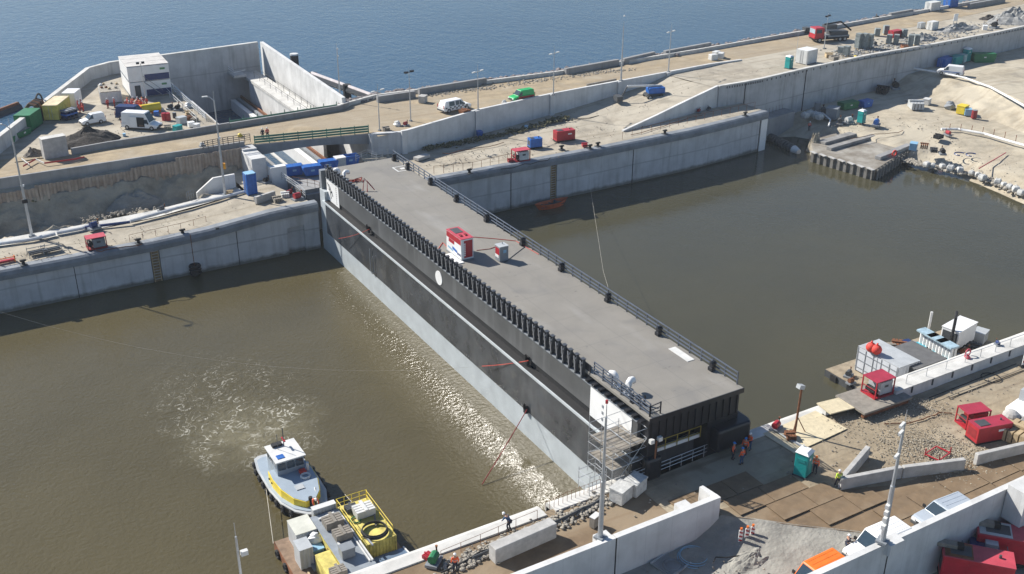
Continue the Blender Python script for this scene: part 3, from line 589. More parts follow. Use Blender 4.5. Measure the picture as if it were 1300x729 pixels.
mb = MB(); mb.tube([(51.9, YN+.9, 8.5), (57.4, YN+.9, 8.5)], .05); mb.tube([(51.9, YN+.9, 9.2), (57.4, YN+.9, 9.2)], .05)
for i in range(5): mb.tube([(51.9+i*1.37, YN+.9, 8.0), (51.9+i*1.37, YN+.9, 9.2)], .05)
mb.build('yellow_railing', mat('dull_yellow', (.30, .23, .04), .6), door)
MB().box(51.8, 57.5, YN+1.8, YN+1.88, 5.3, 8.0).build('end_panel', PANEL, door)
# ribs of the parapet
rb = None
def rib_bm():
    mb = MB(); mb.side([(-.25, 0), (.30, 0), (.42, .35), (.22, 1.95), (-.05, 1.95)], -.04, .04)
    for k, z in enumerate((.55, 1.0, 1.45)): mb.cb((-.02-.0*k, .22, z), (.34, .34, .05))
    mb.cb((.06, .12, 1.97), (.42, .46, .06)); return mb
RIBM = mat('rib_steel', (.075, .08, .09), .4, .2, .3, 1.5)
N_RIB = 62
for i in range(N_RIB):
    y = 138.8-i*1.087
    if rb is None: rb = rib_bm().build('rib', RIBM, door); rb.location = (XL+.05, y, 11.72); r0 = rb; fl0 = MB().cb((-.25, 0, .95), (.05, .16, 1.95), 0, 0, rad(-6)).build('flange', mat('flange_steel', (.25, .26, .28), .45, .3, .2, 2), rb)
    else: c = r0.copy(); COL.objects.link(c); c.parent = door; c.location = (XL+.05, y, 11.72); g_ = fl0.copy(); COL.objects.link(g_); g_.parent = c
MB().box(XL+.3, XL+.36, 71.6, 139.4, 11.7, 13.35).build('parapet_plate', BLKM, door)
# railings
def rail(parent, a, b_, n, h=1.15, bars=(.35, .72, 1.15), mt=BLKM, r=.045, name='railing_post', rn='handrail', square=True):
    a = Vector(a); b_ = Vector(b_); az = math.atan2((b_-a).y, (b_-a).x)
    for k in range(n+1):
        p = a.lerp(b_, k/n); MB().cb((p.x, p.y, p.z+h/2), (.1, .1, h+.06), az).build(name, mt, parent)
    for z in bars: mb = MB(); mb.tube([a+Vector((0, 0, z)), b_+Vector((0, 0, z))], r, 6); mb.build(rn, mt, parent)
rr = thing('deck_railing', 'long dark three-bar railing along the right edge of the lock door deck', 'railing')
RLM = mat('rail_paint', (.07, .085, .115), .4, .2, .2, 1)
rail(rr, (XR-.12, YN+.8, DZ), (XR-.12, YF-.6, DZ), 44, 1.25, (.4, .8, 1.25), RLM, .075)
for i, y in enumerate([138.9, 134.2, 126.7, 118.9, 110.5, 101.5, 92.8, 83.5, 74.5, 66.2]):
    o = MB(); o.cb((0, 0, .45), (.5, .45, .9)); o.cb((0, 0, .95), (.62, .3, .12)); o.cb((-.18, 0, .2), (.3, .62, .4)); o = o.build('mooring_bollard', BLKM, bevel=.05)
    o.location = (XR-.42, y, DZ); tag(o, ['black bollard at the far end of the right deck railing', 'black bollard on the right deck edge by the white square marking', 'black bollard on the deck edge where the far quay coping begins', 'black bollard on the right deck edge, fourth from the far end', 'black bollard on the right deck edge behind the red generator', 'black bollard on the right deck edge beyond the small cabinet', 'black bollard on the right deck edge, at the middle of the railing', 'black bollard on the right deck edge, third from the near end', 'black bollard on the right deck edge just past the white rectangle', 'black bollard on the right deck edge nearest the quay'][i], 'bollard', 'bollards along the lock door railing')
r2 = thing('deck_railing', 'dark railing with outrigger feet at the near left corner of the lock door deck', 'railing')
rail(r2, (XL+.45, YN+.3, DZ-.1), (XL+.45, 71.2, DZ-.1), 6, 1.4, (.4, .75, 1.1, 1.4), RLM, .06)
rail(r2, (XL+.45, YN+.3, DZ-.1), (XL+1.6, YN+.3, DZ), 1, 1.2)
for k in range(9): MB().cb((XL+.15, YN+.9+k*1.05, 11.95), (.7, .42, .24)).build('outrigger', BLKM, r2)
# deck marks and equipment
struct_ = MB()
def flat(px, py, z, sx, sy, rz, mt, name, label, cat, h=.05):
    p = at(px, py, z); o = MB().cb((0, 0, h/2), (sx, sy, h)).build(name, mt); o.location = p; o.rotation_euler = (0, 0, rz); return tag(o, label, cat)
mk = thing('deck_marking', 'white painted square outline at the far right corner of the deck', 'marking', at(511, 214, DZ))
for a in ((0, 1.0, 2.4, .2), (0, -1.0, 2.4, .2)): MB().cb((a[0], a[1], .012), (a[2], a[3], .012)).build('stripe', OFFW, mk)
for a in (-1.1, 1.1): MB().cb((a, 0, .012), (.2, 1.8, .012)).build('stripe', OFFW, mk)
MB().cb((0, 0, .012), (.7, .7, .012)).build('centre', OFFW, mk)
flat(865, 450, DZ, .85, 3.0, 0, OFFW, 'white_sheet', 'white rectangular sheet lying at the near right of the deck', 'sheet')
flat(577, 329, DZ, .9, 3.2, 0, WHITE, 'white_sheet', 'white plank sheet lying at the left foot of the tall red generator', 'sheet', .1)
def vent(z0=0):
    o = thing('deck_vent', '', 'vent'); mb = MB()
    mb.tube([(0, 0, 0), (0, 0, .9), (.12, 0, 1.25), (.4, 0, 1.45), (.72, 0, 1.35), (.85, 0, 1.1)], .34, 12); mb.build('pipe', WHITE, o, smooth=True)
    mb = MB(); mb.tube([(.86, 0, 1.12), (.9, 0, 1.0)], .29, 12); mb.build('mouth', DGREY, o); mb = MB(); mb.tube([(0, 0, 0), (0, 0, .08)], .5, 12); mb.build('flange', WHITE, o); return o
inst('vent', vent, at(797, 500, DZ), rad(20), 'larger white gooseneck vent at the near end of the deck', 'gooseneck vents on the deck', .9)
inst('vent', vent, at(782, 490, DZ), rad(110), 'smaller upright white gooseneck vent at the near end of the deck', 'gooseneck vents on the deck', .85)
inst('vent', vent, at(437, 229, DZ), rad(10), 'white gooseneck air vent at the far left of the deck', 'gooseneck vents on the deck', .85)
inst('vent', vent, at(431, 225, DZ), rad(140), 'slim white air vent farthest away on the deck', 'gooseneck vents on the deck', .8)
for px, py, l in ((803, 511, 'left'), (811, 513, 'middle'), (818, 514, 'right')):
    o = MB(); o.cb((0, 0, .5), (.14, .14, 1.0)); o.cb((0, 0, .04), (.4, .4, .08)); o = o.build('deck_post', BLKM); o.location = at(px, py, DZ); tag(o, 'short black post beside the white vents, the %s one of three' % l, 'post', 'short posts beside the vents')
# generator and cabinet on the deck
g = thing('generator', 'tall red and white generator container standing upright on the lock door deck', 'generator', at(584, 323, DZ), 0); g.scale = (.93, .93, .8)
MB().cb((0, 0, 1.75), (1.75, 4.1, 3.2)).build('housing', WHITE, g, bevel=.05)
MB().cb((0, 0, .08), (1.9, 4.3, .14)).build('base_frame', GREY, g)
rf = MB().cb((0, 0, 3.38), (1.8, 4.15, .08)).build('roof', REDP, g)
MB().cb((0, .9, 3.44), (1.1, 1.7, .06)).build('roof_grille', DGREY, rf)
for a in (-.35, .35): MB().cb((a, -.9, 3.5), (.3, .5, .2)).build('exhaust_cap', DRED, rf)
MB().cb((-.885, 0, 2.85), (.02, 3.9, .85)).build('red_band', RED, g)
MB().cb((-.887, .6, 2.1), (.02, 1.5, .55)).build('red_panel', RED, g); MB().cb((-.89, -.3, 1.1), (.02, 1.3, .4), 0, rad(12)).build('blue_stripe', BLUE, g)
MB().cb((-.89, -1.4, .8), (.02, 1.0, .35)).build('blue_lettering', NAVY, g); MB().cb((-.89, .9, .85), (.02, 1.4, .3), 0, rad(8)).build('grey_stripe', LBLUE, g)
dr = MB().cb((.12, -2.065, 1.75), (1.2, .02, 2.7)).build('end_door', RED, g)
for k in range(7): MB().cb((-.38, -2.08, .8+k*.3), (.22, .02, .2)).build('white_letter', WHITE, dr)
g = thing('cabinet', 'small red and grey cabinet on the lock door deck beside the tall generator', 'cabinet', at(637, 330, DZ), 0); g.scale = (.9, .9, .9)
MB().cb((0, 0, 1.05), (1.3, 1.25, 2.0)).build('housing', GREY, g, bevel=.03); MB().cb((0, 0, 2.1), (1.4, 1.35, .1)).build('roof', LGREY, g)
MB().cb((-.66, 0, 1.4), (.02, 1.0, .95)).build('red_panel', RED, g); MB().cb((-.665, .1, .7), (.02, .9, .4)).build('white_panel', WHITE, g)
MB().cb((.1, -.635, 1.4), (.45, .02, .4)).build('display', LBLUE, g); mb = MB(); mb.tube([(.2, .2, 2.1), (.2, .2, 2.4)], .06); mb.build('lamp', GREY, g)
def line(name, pts, r, mt, label, cat, sag=0, n=5):
    P = [at(*p) if len(p) == 3 and not isinstance(p, Vector) else p for p in pts]; out = []
    for i in range(len(P)-1):
        for k in range(10 if sag else 3):
            t = k/(10 if sag else 3); q_ = P[i].lerp(P[i+1], t); q_.z -= sag*4*t*(1-t); out.append(q_)
    out.append(P[-1]); mb = MB(); mb.tube(out, r, n); return tag(mb.build(name, mt), label, cat)
line('hose', [(601, 301, DZ+.04), (627, 303, DZ+.04), (655, 306, DZ+.04), (668, 314, DZ+.04), (684, 323, DZ+.04)], .05, REDH, 'red hose crossing the deck to the right railing', 'hose')
line('hose', [(556, 317, DZ+.04), (562, 308, DZ+.04), (569, 315, DZ+.04)], .05, REDH, 'short red hose at the left of the tall generator', 'hose')
line('hose', [(605, 318, DZ+.04), (622, 316, DZ+.04), (630, 313, DZ+.04)], .04, REDH, 'red hose between the generator and the small cabinet', 'hose')
line('cable', [(640, 334, DZ+.04), (655, 322, DZ+.04), (676, 306, DZ+.04), (668, 300, DZ+.04)], .035, DGREY, 'dark cable from the small cabinet across the deck', 'cable')
q = thing('stand_frame', 'red folded tubular frame lying near the far left ribs of the deck', 'frame', at(465, 242, DZ))
mb = MB(); mb.tube([(-.5, 0, 0), (0, .6, 1.6), (.9, -.8, .2)], .07); mb.build('bent_tube', RED, q); mb = MB(); mb.tube([(-.1, -.6, 0), (.3, .2, 1.3), (.9, -.8, .2)], .07); mb.build('bent_tube', RED, q)
q = thing('hose_pile', 'tangle of red hose near the far white vent on the deck', 'hose', at(452, 231, DZ))
mb = MB(); rnd = random.Random(3)
mb.tube([(rnd.uniform(-1.3, 1.3), rnd.uniform(-.7, .7), rnd.uniform(.05, .35)) for _ in range(22)], .05, 5); mb.build('coil', REDH, q)
# fixtures on the face
def face_pt(px, py, X=49.7):
    d = FW+RT*((px-650)/FPX)-UP*((py-364.5)/FPX); t = X/d.x; return Vector((X, t*d.y, CAM_H+t*d.z))
for px, py, X, l in ((469, 291, XL, 'upper far'), (671, 457, XL, 'upper near'), (669, 519, 49.7, 'lower near')):
    p = face_pt(px, py, X); o = MB(); o.cb((-.15, 0, 0), (.3, .5, .9)); o.tube([(-.35, 0, .1), (-.35, 0, .75)], .12, 8); o = o.build('mooring_bracket', BLK); o.location = p
    tag(o, 'black mooring bracket on the door face, '+l+' one', 'bracket', 'mooring brackets on the door face')
a = face_pt(469, 291, XL-.4); line('mooring_rope', [a, at(430, 303, 5.0)], .03, REDH, 'red rope strung from the far mooring bracket to the left quay corner', 'rope', .2)
a = face_pt(671, 458, XL-.4); line('mooring_rope', [a, face_pt(612, 465, 49.3)], .045, REDH, 'red strap stretched left from the upper near mooring bracket', 'rope', .1)
a = face_pt(669, 520, 49.2); line('mooring_rope', [a, at(612, 615, .1)], .05, DRED, 'dark red strap hanging from the lower bracket down to the water', 'rope', .1)
p = face_pt(471, 330, 49.6); q = thing('ladder', 'small rope ladder hanging on the glossy door face', 'ladder', p)
mb = MB(); mb.tube([(-.1, 0, 1.6), (-.1, 0, -1.6)], .06); mb.build('rail', GREY, q); mb = MB(); mb.tube([(-.1, -.9, .9), (-.1, -.9, -1.5), (-.1, -.4, -1.9), (-.1, 0, -1.6)], .06); mb.build('rail', GREY, q)
# ================================================================ BUILDERS
def wheel(parent, x, y, z, r=.36, wdt=.24):
    mb = MB(); mb.tube([(x, y-wdt/2, z), (x, y+wdt/2, z)], r, 16); o = mb.build('wheel', BLK, parent)
    mb = MB(); s = 1 if y > 0 else -1; mb.tube([(x, y+s*(wdt/2-.03), z), (x, y+s*(wdt/2+.02), z)], r*.55, 12); mb.build('rim', GALV, o); return o
def van(body, L=5.2, W=1.95, H=2.2, kind='panel', trim=None, open_side=False, glass=GLASS):
    """nose towards +x"""
    o = thing('van', '', 'van'); h = L/2; hood = 1.15 if kind != 'pickup' else 1.25; zb = .32; belt = 1.05; nose = .78
    lo = MB(); lo.side([(-h, zb), (h-.1, zb), (h, zb+.15), (h-.03, nose), (h-.3, nose+.14), (h-hood, belt), (-h, belt)], -W/2, W/2); lo.build('body', body, o, bevel=.07)
    roofx0 = -h+.06 if kind != 'pickup' else -h+.15; ws = h-hood; top = ws-.75 if kind != 'pickup' else ws-.55
    g = MB(); k = W/2-.03; kt = W/2-(.13 if H > 2 else .2)
    xr = roofx0+(.12 if kind != 'pickup' else .3)
    vs = [(roofx0, -k, belt), (ws, -k, belt), (top, -kt, H), (xr, -kt, H), (roofx0, k, belt), (ws, k, belt), (top, kt, H), (xr, kt, H)]
    g.add(vs, [(0,1,2,3), (4,7,6,5), (0,4,5,1), (1,5,6,2), (2,6,7,3), (3,7,4,0)]); cb_ = g.build('cabin', body, o, bevel=.09)
    def lerp3(a, b_, t): return [a[i]+(b_[i]-a[i])*t for i in range(3)]
    # windscreen
    A, B, C_, D_ = vs[1], vs[5], vs[6], vs[2]; e = .035
    q0 = [lerp3(lerp3(A, D_, .12), lerp3(B, C_, .12), .06), lerp3(lerp3(A, D_, .12), lerp3(B, C_, .12), .94), lerp3(lerp3(A, D_, .9), lerp3(B, C_, .9), .92), lerp3(lerp3(A, D_, .9), lerp3(B, C_, .9), .08)]
    mb = MB(); mb.add([(p_[0]+e, p_[1], p_[2]+e) for p_ in q0]+[(p_[0]-.05, p_[1], p_[2]-.05) for p_ in q0], [(0,1,2,3), (7,6,5,4), (0,4,5,1), (1,5,6,2), (2,6,7,3), (3,7,4,0)]); mb.build('windscreen', glass, o)
    # side windows
    for s in (-1, 1):
        segs = [(ws-.18, ws-1.0)] if kind == 'panel' else [(ws-.18, ws-1.0), (ws-1.1, ws-1.9)] if kind != 'pickup' else [(ws-.2, ws-1.0), (ws-1.1, ws-1.75), (ws-1.95, ws-3.0)]
        for xa, xb in segs:
            z0, z1 = belt+.05, min(H-.12, belt+.68); yy = lambda z: s*(k-(k-kt)*(z-belt)/(H-belt)+.02)
            xt = min(xa, ws-.75*(z1-belt)/(H-belt)-.1)
            mb = MB(); f = [(xa, yy(z0), z0), (xb, yy(z0), z0), (xb, yy(z1), z1), (xt, yy(z1), z1)]; bk = [(p_[0], p_[1]-s*.04, p_[2]) for p_ in f]
            mb.add(f+bk, [(0,1,2,3), (7,6,5,4), (0,4,5,1), (1,5,6,2), (2,6,7,3), (3,7,4,0)]); mb.build('side_window', glass, o)
    for x in (-h+.95, h-.9):
        for s in (-1, 1): wheel(o, x, s*(W/2-.1), .36)
    for s in (-1, 1):
        MB().cb((h-.06, s*(W/2-.25), nose-.08), (.14, .34, .2)).build('headlight', WHITE, o); MB().cb((-h-.01, s*(W/2-.1), 1.1), (.05, .14, .5)).build('tail_light', RED, o)
        MB().cb((ws-.25, s*(W/2+.13), 1.18), (.12, .22, .24)).build('mirror', BLK, o)
    MB().cb((h-.02, 0, zb+.13), (.12, W*.96, .26)).build('front_bumper', DGREY, o, bevel=.04); MB().cb((-h-.02, 0, zb+.13), (.12, W*.96, .22)).build('rear_bumper', DGREY, o)
    MB().cb((h+.005, 0, .66), (.04, .8, .12)).build('grille', BLK, o)
    if kind != 'pickup':
        for i in range(4): MB().cb(((xr+top)/2, -.6+i*.4, H+.005), ((top-xr)*.85, .06, .02)).build('roof_rib', body, o)
    if open_side:
        MB().cb((.35, -W/2-.01, 1.3), (1.25, .06, 1.55)).build('doorway_shade', BLK, o); MB().cb((-.85, -W/2-.08, 1.3), (1.2, .06, 1.65)).build('sliding_door', body, o); MB().cb((.4, -W/2-.045, .75), (.8, .02, .3)).build('cargo', BROWN, o)  # black slab paints the dark van interior onto the closed side
    if trim == 'redband':
        for s in (-1, 1): MB().cb((-.5, s*(W/2+.01), .75), (3.6, .02, .42)).build('red_band', RED, o)
    if trim == 'blocks':
        for s in (-1, 1):
            for i in range(11): MB().cb((-2.2+i*.4, s*(W/2+.008), .62 if i % 2 else .86), (.3, .02, .2)).build('checker', BLK, o)
    if trim == 'bluestripe':
        for s in (-1, 1): MB().cb((-.2, s*(W/2+.01), .8), (3.5, .02, .12)).build('blue_stripe', BLUE, o)
    return o
def place(o, loc, rz, label, group=None, s=1.0):
    o.location = loc; o.rotation_euler = (0, 0, rz); o.scale = (s, s, s); o['label'] = label
    if group: o['group'] = group
    return o

def skin_mesh(V, E_, R_, sub=1):
    me = bpy.data.meshes.new('t'); me.from_pydata(V, E_, []); o = bpy.data.objects.new('t', me); COL.objects.link(o)
    sk = o.modifiers.new('s', 'SKIN'); sk.use_smooth_shade = True
    for i, r in enumerate(R_): me.skin_vertices[0].data[i].radius = (r, r)
    me.skin_vertices[0].data[0].use_root = True
    if sub: o.modifiers.new('u', 'SUBSURF').levels = sub
    dg = bpy.context.evaluated_depsgraph_get(); dg.update(); ev = o.evaluated_get(dg); m2 = bpy.data.meshes.new_from_object(ev)
    bpy.data.objects.remove(o); bpy.data.meshes.remove(me); return m2
POSE = {}
def pose_joints(pose):
    J = dict(pel=(0,0,.95), sp=(0,0,1.15), ch=(0,0,1.38), nk=(0,0,1.50), hd=(.02,0,1.62), ht=(.02,0,1.70), sl=(0,.19,1.42), sr=(0,-.19,1.42), el=(-.02,.27,1.15), er=(-.02,-.27,1.15),
             wl=(.10,.28,.92), wr=(.10,-.28,.92), hl=(.13,.28,.84), hr=(.13,-.28,.84), pl=(0,.1,.9), pr=(0,-.1,.9), kl=(.02,.12,.5), kr=(.02,-.12,.5), al=(0,.13,.1), ar=(0,-.13,.1), tl=(.16,.14,.05), tr=(.16,-.14,.05))
    if pose == 'walk': J.update(kl=(.2,.11,.52), al=(.28,.12,.1), tl=(.44,.13,.06), kr=(-.06,-.11,.5), ar=(-.36,-.12,.16), tr=(-.24,-.13,.06), el=(-.14,.27,1.18), wl=(-.05,.28,.95), hl=(0,.28,.88), er=(.12,-.27,1.18), wr=(.32,-.25,1.05), hr=(.4,-.24,1.05))
    if pose == 'reach': J.update(el=(.14,.26,1.2), wl=(.38,.16,1.2), hl=(.46,.13,1.2), er=(.14,-.26,1.2), wr=(.38,-.14,1.18), hr=(.46,-.11,1.18))
    if pose == 'bend':
        J.update(pel=(-.08,0,.9), sp=(.05,0,1.06), ch=(.26,0,1.2), nk=(.37,0,1.27), hd=(.48,0,1.34), ht=(.54,0,1.38), sl=(.28,.19,1.2), sr=(.28,-.19,1.2), el=(.4,.25,.95), er=(.4,-.25,.95), wl=(.55,.2,.76), wr=(.55,-.2,.76), hl=(.6,.18,.7), hr=(.6,-.18,.7), pl=(-.08,.1,.86), pr=(-.08,-.1,.86), kl=(.08,.13,.48), kr=(.08,-.13,.48))
    if pose == 'sit':
        J.update(pel=(-.1,0,.45), sp=(-.06,0,.65), ch=(0,0,.87), nk=(.03,0,.98), hd=(.07,0,1.1), ht=(.08,0,1.18), sl=(0,.19,.9), sr=(0,-.19,.9), el=(.1,.26,.66), er=(.1,-.26,.66), wl=(.3,.18,.62), wr=(.3,-.18,.62), hl=(.37,.15,.62), hr=(.37,-.15,.62), pl=(-.1,.1,.43), pr=(-.1,-.1,.43), kl=(.32,.15,.48), kr=(.32,-.15,.48), al=(.36,.15,.1), ar=(.36,-.15,.1), tl=(.5,.15,.05), tr=(.5,-.15,.05))
    return J
def sk(J, chain_r, edges, sub=1):
    names = list(chain_r); ix = {n_: i for i, n_ in enumerate(names)}
    return skin_mesh([J[n_] for n_ in names], [(ix[a], ix[b_]) for a, b_ in edges], [chain_r[n_] for n_ in names], sub)
def person_meshes(pose):
    if pose in POSE: return POSE[pose]
    J = pose_joints(pose)
    body = sk(J, dict(pel=.12, sp=.12, ch=.13, nk=.055, hd=.095, ht=.075, sl=.06, sr=.06, el=.042, er=.042, wl=.03, wr=.03, hl=.035, hr=.035, pl=.085, pr=.085, kl=.055, kr=.055, al=.04, ar=.04, tl=.035, tr=.035),
              [('pel','sp'),('sp','ch'),('ch','nk'),('nk','hd'),('hd','ht'),('ch','sl'),('ch','sr'),('sl','el'),('sr','er'),('el','wl'),('er','wr'),('wl','hl'),('wr','hr'),('pel','pl'),('pel','pr'),('pl','kl'),('pr','kr'),('kl','al'),('kr','ar'),('al','tl'),('ar','tr')])
    bm = bmesh.new(); bm.from_mesh(body)
    mb = MB(); h = Vector(J['hd']); f = (Vector(J['hd'])-Vector(J['nk'])).normalized(); fw_ = Vector((1, 0, 0))-f*f.x; fw_.normalize()
    mb.cb(h+fw_*.10, (.035, .022, .045))
    for s in (-1, 1): mb.cb(h+Vector((0, s*.093, 0)), (.04, .02, .06))
    for s, hn, wn in ((1, 'hl', 'wl'), (-1, 'hr', 'wr')):
        a = Vector(J[hn]); d = (a-Vector(J[wn])).normalized(); sd = d.cross(Vector((0, s, 0))).normalized()
        for k in range(4):
            o_ = a+d*.01+sd*(k-1.5)*.018; l_ = (.062, .075, .07, .055)[k]; mb.tube([o_, o_+d*l_*.6, o_+d*l_+Vector((0, -s*.02, -.01))], .0085, 5)
        mb.tube([a-d*.03+sd*.03, a+sd*.055+d*.01], .01, 5)
    t = bpy.data.meshes.new('x'); t.from_pydata(mb.v, [], mb.f); bm.from_mesh(t); bm.to_mesh(body); bm.free(); bpy.data.meshes.remove(t)
    jac = sk(J, dict(ch=.165, sp=.155, pel=.15, sl=.085, sr=.085, el=.062, er=.062, wl=.052, wr=.052), [('ch','sp'),('sp','pel'),('ch','sl'),('ch','sr'),('sl','el'),('sr','er'),('el','wl'),('er','wr')])
    tro = sk(J, dict(pel=.145, pl=.105, pr=.105, kl=.078, kr=.078, al=.06, ar=.06), [('pel','pl'),('pel','pr'),('pl','kl'),('pr','kr'),('kl','al'),('kr','ar')])
    mb = MB()
    bt = []
    for a, b_ in (('al','tl'), ('ar','tr')):
        A = Vector(J[a]); B = Vector(J[b_]); mb = MB(); mb.tube([A+Vector((-.05, 0, .1)), A+Vector((-.04, 0, -.02)), B], .062, 8, .05); me = bpy.data.meshes.new('boot'); me.from_pydata(mb.v, [], mb.f); me.materials.append(BLK); bt.append(me)
    mb = MB(); c = Vector(J['ht'])+Vector((0, 0, .01)); mb.ball(c, (.13, .115, .10), 12, 8); mb.cb(c+fw_*.12+Vector((0, 0, -.02)), (.09, .15, .015)); me = bpy.data.meshes.new('helmet'); me.from_pydata(mb.v, [], mb.f)
    POSE[pose] = (body, jac, tro, bt, me); return POSE[pose]
MC = {}
def with_mat(me, mt):
    k = (me.name, mt.name)
    if k not in MC: c = me.copy(); c.materials.clear(); c.materials.append(mt); MC[k] = c
    return MC[k]
def person(loc, rz, pose, jacket, label, group=None, trousers=CLOTH, helmet=HELM, s=1.06):
    body, jac, tro, bt, he = person_meshes(pose); o = bpy.data.objects.new('person', with_mat(body, SKIN)); COL.objects.link(o)
    o.location = loc; o.rotation_euler = (0, 0, rz); o.scale = (s, s, s); tag(o, label, 'person', group)
    for nm, me, mt in (('jacket', jac, jacket), ('trousers', tro, trousers), ('helmet', he, helmet)): c = bpy.data.objects.new(nm, with_mat(me, mt)); COL.objects.link(c); c.parent = o
    for me in bt: c = bpy.data.objects.new('boot', me); COL.objects.link(c); c.parent = o
    if jacket in (HIVIS, HIRED, HIYEL):
        J = pose_joints(pose); mb = MB(); z = Vector(J['sp']).lerp(Vector(J['ch']), .35); d = (Vector(J['ch'])-Vector(J['sp'])).normalized(); mb.tube([z-d*.025, z+d*.025], .17, 12); mb.build('reflective_band', GALV, o)
    return o
def toilet():
    o = thing('portable_toilet', '', 'toilet'); MB().cb((0, 0, 1.15), (1.1, 1.1, 2.1)).build('cabin', TEAL, o, bevel=.05)
    mb = MB(); mb.add([(-.6,-.6,2.2),(.6,-.6,2.2),(.6,.6,2.2),(-.6,.6,2.2),(-.4,-.35,2.42),(.4,-.35,2.42),(.4,.35,2.42),(-.4,.35,2.42)], [(0,3,2,1),(4,5,6,7),(0,1,5,4),(1,2,6,5),(2,3,7,6),(3,0,4,7)]); r = mb.build('roof', WHITE, o)
    mb = MB(); mb.tube([(.3, .3, 2.3), (.3, .3, 2.6)], .06); mb.build('vent_pipe', OFFW, r); MB().cb((0, 0, .06), (1.2, 1.2, .12)).build('skid', DGREY, o)
    d = MB().cb((0, -.57, 1.2), (.82, .04, 1.9)).build('door', mat('teal_door', (.012, .24, .235), .5), o); MB().cb((.3, -.6, 1.2), (.06, .04, .18)).build('handle', WHITE, d); MB().cb((-.15, -.6, 1.75), (.25, .02, .2)).build('label_plate', WHITE, d)
    MB().cb((-.57, 0, 1.6), (.03, .7, .3)).build('side_louvre', mat('teal_door', (.012, .24, .235), .5), o); return o
def container(L, W, H, mt, name='container', roofm=None, doorm=None, rib=.28, cat='container', logo=None):
    o = thing(name, '', cat); n = max(2, int(L/rib)); mb = MB(); P = []
    for s in (-1, 1):
        row = []
        for i in range(n):
            x0 = -L/2+L*i/n; x1 = x0+L/n; y = s*W/2; e = s*-.05; row += [(x0, y), (x0+(x1-x0)*.35, y), (x0+(x1-x0)*.5, y+e), (x0+(x1-x0)*.85, y+e)]
        row.append((L/2, s*W/2)); P += row if s < 0 else row[::-1]
    mb.prism(P, .12, H-.1); mb.build('side_panels', mt, o)
    fm = MB()
    MB().box(-L/2-.02, L/2+.02, -W/2-.02, W/2+.02, H-.1, H).build('roof', roofm or mt, o); MB().box(-L/2, L/2, -W/2-.01, W/2+.01, 0, .12).build('base_rail', DGREY, o)
    for sx in (-1, 1):
        for sy in (-1, 1): MB().cb((sx*(L/2-.05), sy*(W/2-.04), H/2), (.14, .14, H+.02)).build('corner_post', mt, o)
    for s in (-1, 1):
        d = MB().cb((-L/2-.03, s*W*.235, H/2), (.04, W*.45, H-.3)).build('door', doorm or mt, o); MB().cb((-L/2-.07, s*W*.1, H/2), (.04, .05, H-.4)).build('lock_bar', GALV, d)
    if logo: MB().cb((0, -W/2-.02, H*.6), (L*.35, .02, H*.22)).build('side_plate', logo, o)
    return o
def skip(mt, L=3.4, W=1.8, H=1.4, lid=True):
    o = thing('skip', '', 'skip'); mb = MB(); mb.side([(-L/2+.35, .12), (L/2-.35, .12), (L/2, H*.75), (L/2, H), (-L/2, H), (-L/2, H*.75)], -W/2, W/2); mb.build('tub', mt, o, bevel=.03)
    mb = MB()
    MB().box(-L/2-.05, L/2+.05, -W/2-.05, W/2+.05, H-.12, H+.01).build('rim', mt, o)
    if lid:
        for s in (-1, 1): MB().cb((s*L/4, 0, H+.07), (L/2-.06, W*.95, .1), 0, 0, 0).build('lid', mt, o, bevel=.03)
    else: MB().cb((0, 0, H+.015), (L-.3, W-.3, .02)).build('load', RUB, o)
    for s in (-1, 1): MB().cb((s*L*.28, -W/2-.03, H*.5), (.1, .08, H*.7)).build('side_rib', mt, o)
    MB().cb((0, -W/2-.02, H*.66), (.6, .02, .3)).build('plate', LBLUE if mt is BLUE else OFFW, o); return o
def genset(mt, L=4.2, W=1.7, H=2.0, roofm=None, doors=3, mark=True):
    o = thing('generator', '', 'generator'); MB().cb((0, 0, H/2+.1), (L, W, H-.25)).build('housing', mt, o, bevel=.05); MB().cb((0, 0, .12), (L+.1, W+.05, .22)).build('skid', BLK, o)
    r = MB().cb((0, 0, H-.02), (L*1.01, W*1.02, .06)).build('roof', roofm or mt, o)
    mb = MB(); mb.tube([(L*.3, 0, H), (L*.3, 0, H+.28)], .12, 8); mb.build('exhaust', DGREY, r); MB().cb((-L*.25, 0, H+.05), (L*.3, W*.6, .08)).build('roof_grille', DGREY, r)
    for i in range(doors):
        for s in (-1, 1): MB().cb((-L/2+L*(i+.5)/doors, s*(W/2+.005), H/2+.1), (L/doors*.86, .03, H*.62)).build('door', mt, o)
    for s in (-1, 1): MB().cb((s*(L/2+.005), 0, H/2+.1), (.03, W*.7, H*.5)).build('louvre', DRED if mt in (RED, REDP) else DGREY, o)
    if mark: MB().cb((L*.2, -W/2-.03, H*.68), (L*.2, .02, H*.12)).build('white_label', WHITE, o)
    return o
def frame_unit(L=3.0, W=2.2, H=2.2, mt=RED, fill=LGREY, roofm=REDP):
    """winch/power unit in a tubular frame under a roof"""
    o = thing('power_unit', '', 'power unit'); MB().cb((0, 0, H), (L, W, .12)).build('roof', roofm, o); MB().cb((0, 0, .12), (L, W, .2)).build('base', mt, o)
    for sx in (-1, 1):
        for sy in (-1, 1): MB().cb((sx*(L/2-.08), sy*(W/2-.08), H/2), (.14, .14, H)).build('corner_post', mt, o)
    MB().cb((L*.12, 0, H*.5), (L*.62, W*.85, H*.72)).build('casing', fill, o, bevel=.04); mb = MB(); mb.tube([(-L*.32, -W*.3, .9), (-L*.32, W*.3, .9)], .42, 14); mb.build('drum', BLK, o)
    MB().cb((-L/2+.05, 0, H*.52), (.06, W*.9, .08)).build('guard_bar', mt, o); MB().cb((L*.1, -W*.43, H*.6), (L*.2, .04, .3)).build('control_box', DGREY, o); return o
